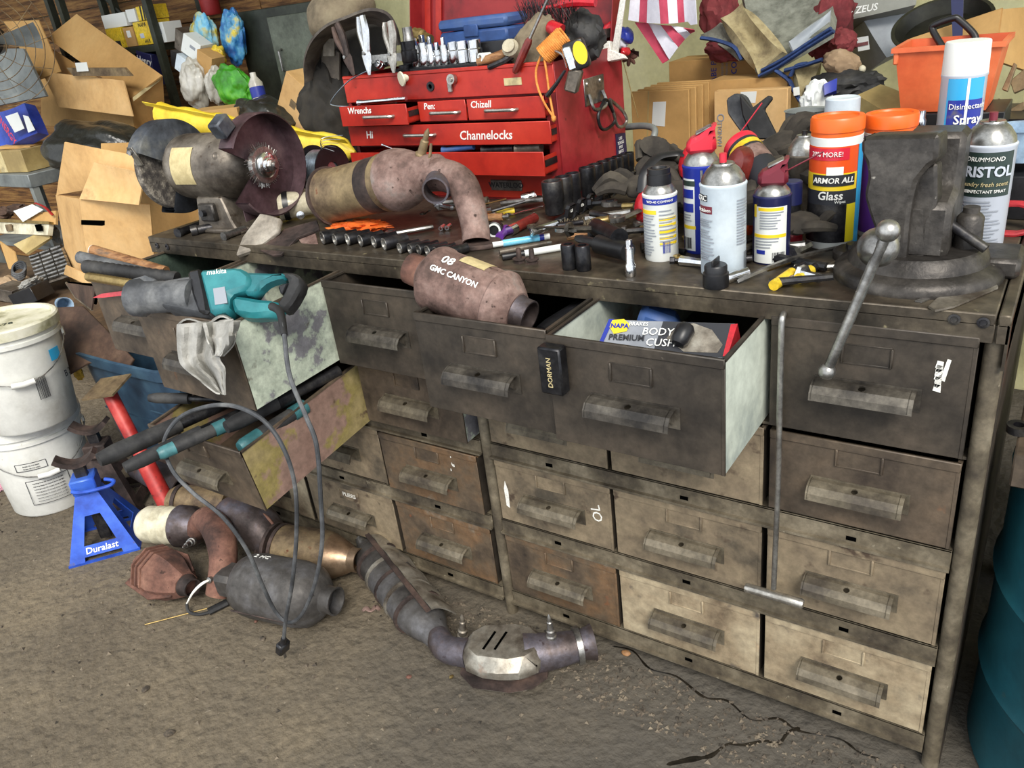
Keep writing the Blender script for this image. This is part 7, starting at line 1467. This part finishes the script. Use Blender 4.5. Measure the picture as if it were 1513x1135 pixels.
part('red_rim', MB().lathe([(.024, -.006), (.034, -.004), (.0355, .004), (.034, .010)], MC, 28), 'cap_red', T, world=True)
part('yellow_band', MB().lathe([(.0345, .018), (.0348, .018), (.0348, .03), (.0345, .03)], MC, 28), 'oil_yellow', T, world=True)
part('pink_panel', MB().lathe([(.0345, .036), (.0349, .036), (.0349, .07), (.0345, .07)], MC, 14, 0, 360), 'rust_pink', T, world=True)
ax = (b-a).normalized(); nn = (CAM-a); nn = (nn-ax*nn.dot(ax)).normalized(); t = MB().text('BRAKE\nPARTS\nCLEANER', .013, TR(), .0008, wob=.0003)
for v in t.v: an = v.x/.0352; rr = .0352+v.z; v.x, v.z = rr*math.sin(an), rr*math.cos(an)
MZ = FR(a.lerp(b, .62), -ax.cross(nn)*-1, -ax); t.v = [MZ @ v for v in t.v]
part('lettering', t, 'plate_tan', T, world=True)
T, hb = can('old dark spray can without cap behind the wipes canister', V(-.235, .40, .88), .031, .155, 'motor_grey', capm='dark_steel', caph=.01, capkind='nozzle', shoulder=.22)
T = thing('lube_bottle', 'narrow dark bottle with blue collar and red base beside the wipes', 'bottle', V(-.206, .225, .88))
part('base', MB().lathe([(.020, 0), (.021, .003), (.021, .03), (.018, .034)], None, 20), 'cap_red', T)
part('body', MB().lathe([(.017, .03), (.017, .075), (.0175, .08)], None, 20), 'black_plastic', T)
part('collar', MB().lathe([(.018, .075), (.018, .112), (.016, .114), (0, .114)], None, 20), 'navy', T)
def glove(label, c, rot, s_, seed):
    T_ = thing('work_glove', label, 'glove', V(c[0], c[1], c[2]-.02), rot, 'dark work gloves behind the spray cans')
    r2 = random.Random(seed)
    part('palm', MB().blob(TR((0, 0, .02), (0, 0, 0), (.042*s_, .05*s_, .022*s_)), .15, 2, seed, 3, .15), 'glove', T_)
    for k in range(4):
        x = (-.03+.02*k)*s_; L_ = (.06+.012*(k in (1, 2)))*s_; cv = r2.uniform(.0, .02)
        part('finger', MB().tube(spline([(x, .03*s_, .02), (x*1.1, .03*s_+L_*.5, .026+cv), (x*1.15, .03*s_+L_, .016)], 4), [.011*s_, .0115*s_, .007*s_], 8), 'glove', T_)
    part('thumb', MB().tube(spline([(.03*s_, -.01*s_, .02), (.06*s_, .01*s_, .024), (.07*s_, .04*s_, .018)], 4), [.012*s_, .012*s_, .008*s_], 8), 'glove', T_)
    part('cuff', MB().tube([(0, -.035*s_, .02), (0, -.075*s_, .02)], [.030*s_, .036*s_], 12, squash=(1.2, .6)), 'glove', T_)
for i, (px, py, d_, rot, s_) in enumerate(((968, 248, .45, (20, 10, 30), 1.1), (990, 232, .50, (-30, 10, -20), 1.0), (1010, 285, .33, (10, 0, 60), 1.0), (1150, 218, .52, (25, 0, -50), 1.1), (1160, 250, .42, (10, 20, 70), 1.0), (955, 275, .40, (0, 0, 100), 1.1), (1120, 300, .27, (0, 0, 20), 1.0), (1180, 330, .20, (0, 0, -40), .8))):
    glove(['dark glove heaped highest behind the ear defenders', 'dark glove behind the upper red ear cup', 'dark glove between the two oil cans', 'dark glove draped beside the black scoop', 'dark glove by the leaning cleaner can', 'dark glove at the end of the socket rail', 'dark glove under the leaning cleaner can', 'small dark glove by the narrow bottle'][i], at(px, py, 'y', d_), rot, s_, i+50)
for i, (px, py, d_, s_) in enumerate(((975, 265, .46, (.07, .06, .05)), (1040, 280, .40, (.09, .07, .05)), (1130, 275, .42, (.09, .07, .06)), (1180, 260, .50, (.07, .06, .07)))):
    s_ = (s_[0]*.85, s_[1]*.85, s_[2]*.85); c = at(px, py, 'y', d_); solo('dark_rag', MB().blob(TR((c.x, c.y, .88+s_[2]*1.02), (0, 0, 20*i), s_), .25, 2.3, i+60, 4, .35), 'glove', ['greasy dark rag heap beside the socket rail', 'greasy dark rag heap behind the two oil cans', 'greasy dark rag heap under the leaning cleaner can', 'greasy dark rag heap behind the narrow bottle'][i], 'rag')
# right edge clutter
T = thing('cable_reel', 'coil of red cable lying behind the green disinfectant can', 'cable', at(1495, 335, 'z', .88))
mb = MB(); c = at(1496, 325, 'y', .36)
for k in range(5): mb.tube([c+V((.035+.003*k)*math.cos(t*.35), .02*math.sin(t*.35)+.004*k, .020*math.sin(t*.35)) for t in range(19)], .0035, 6)
part('coil', mb, 'cable_red', T, world=True)
part('clip', MB().box((.012, .012, .03), TR(c+V(-.03, -.02, 0)), .002), 'case_blue', T, world=True)
solo('blue_tub', MB().lathe([(.05, 0), (.055, .05), (.058, .052), (.052, .05), (.048, .004), (0, .004)], TR(at(1512, 232, 'y', .50)), 28), 'tub_blue', 'pale blue plastic tub behind the green can', 'tub')
obox('dark plastic case at the back of the worktop end', (.12, .50, .88), (.12, .12, .075), (0, 0, 0), 'black_plastic', 'tool_case', 'case')
obox('low black organiser tray behind the vise', (.06, .40, .88), (.09, .05, .05), (0, 0, 0), 'rubber', 'parts_tray', 'tray')
for i, (poly, lab) in enumerate((([(1480, 132), (1498, 92), (1502, 95), (1488, 135)], 'thin upright rusty strip in the bracket heap'), ([(1492, 120), (1515, 100), (1515, 130), (1498, 138)], 'wide rusty bracket in the bracket heap'), ([(1456, 160), (1476, 145), (1486, 152), (1478, 168), (1460, 166)], 'rusty plate with holes by the orange bin'), ([(1486, 165), (1512, 150), (1515, 160), (1492, 176)], 'rusty arm lying in the bracket heap'), ([(1480, 178), (1510, 168), (1513, 186), (1490, 190)], 'lowest rusty plate in the bracket heap'))):
    solo('rusty_bracket', PP(poly, at(1490, 140, 'y', .62+.03*i), (-.1, -1, .3), .012, .001), 'rust_tan', lab, 'bracket', 'rusty brackets by the orange bin')
obox('dark crate holding up the rusty brackets', (.12, .70, .88), (.14, .18, .14), (0, 0, 0), 'black_plastic', 'plastic_crate', 'crate')
# neighbouring bench end
T = thing('side_bench', 'dark steel side bench beyond the drawer bench end', 'bench', (.60, .36, 0))
part('shelf', MB().bb(-.42, .5, -.34, .3, .60, .655, .003), 'drawer_mid', T)
for x in (.45,):
    for y in (-.3, .26): part('leg', MB().bb(x-.02, x+.02, y-.02, y+.02, 0, .60), 'bench_frame', T)
part('leg', MB().bb(-.41, -.37, .24, .28, 0, .6), 'bench_frame', T)
p_ = at(1497, 597, 'y', .09); solo('ring_fitting', MB().ring(.016, .008, .012, TR((p_.x+.012, p_.y, .656)), 18), 'dark_steel', 'dark steel ring fitting lying on the side bench', 'fitting')
solo('orange_hose', MB().tube(spline([V(.20, .16, .70), V(.23, .14, .74), V(.22, .16, .78), V(.25, .18, .80), V(.30, .18, .76)], 6), .016, 12), 'orange_deep', 'orange hose bunched on the side bench', 'hose')
solo('motor_can', MB().lathe([(.045, 0), (.05, .006), (.05, .10), (.03, .12), (0, .12)], AX(V(.235, .09, .71), V(.40, .10, .71)), 24), 'motor_grey', 'grey motor body lying on the side bench', 'motor')
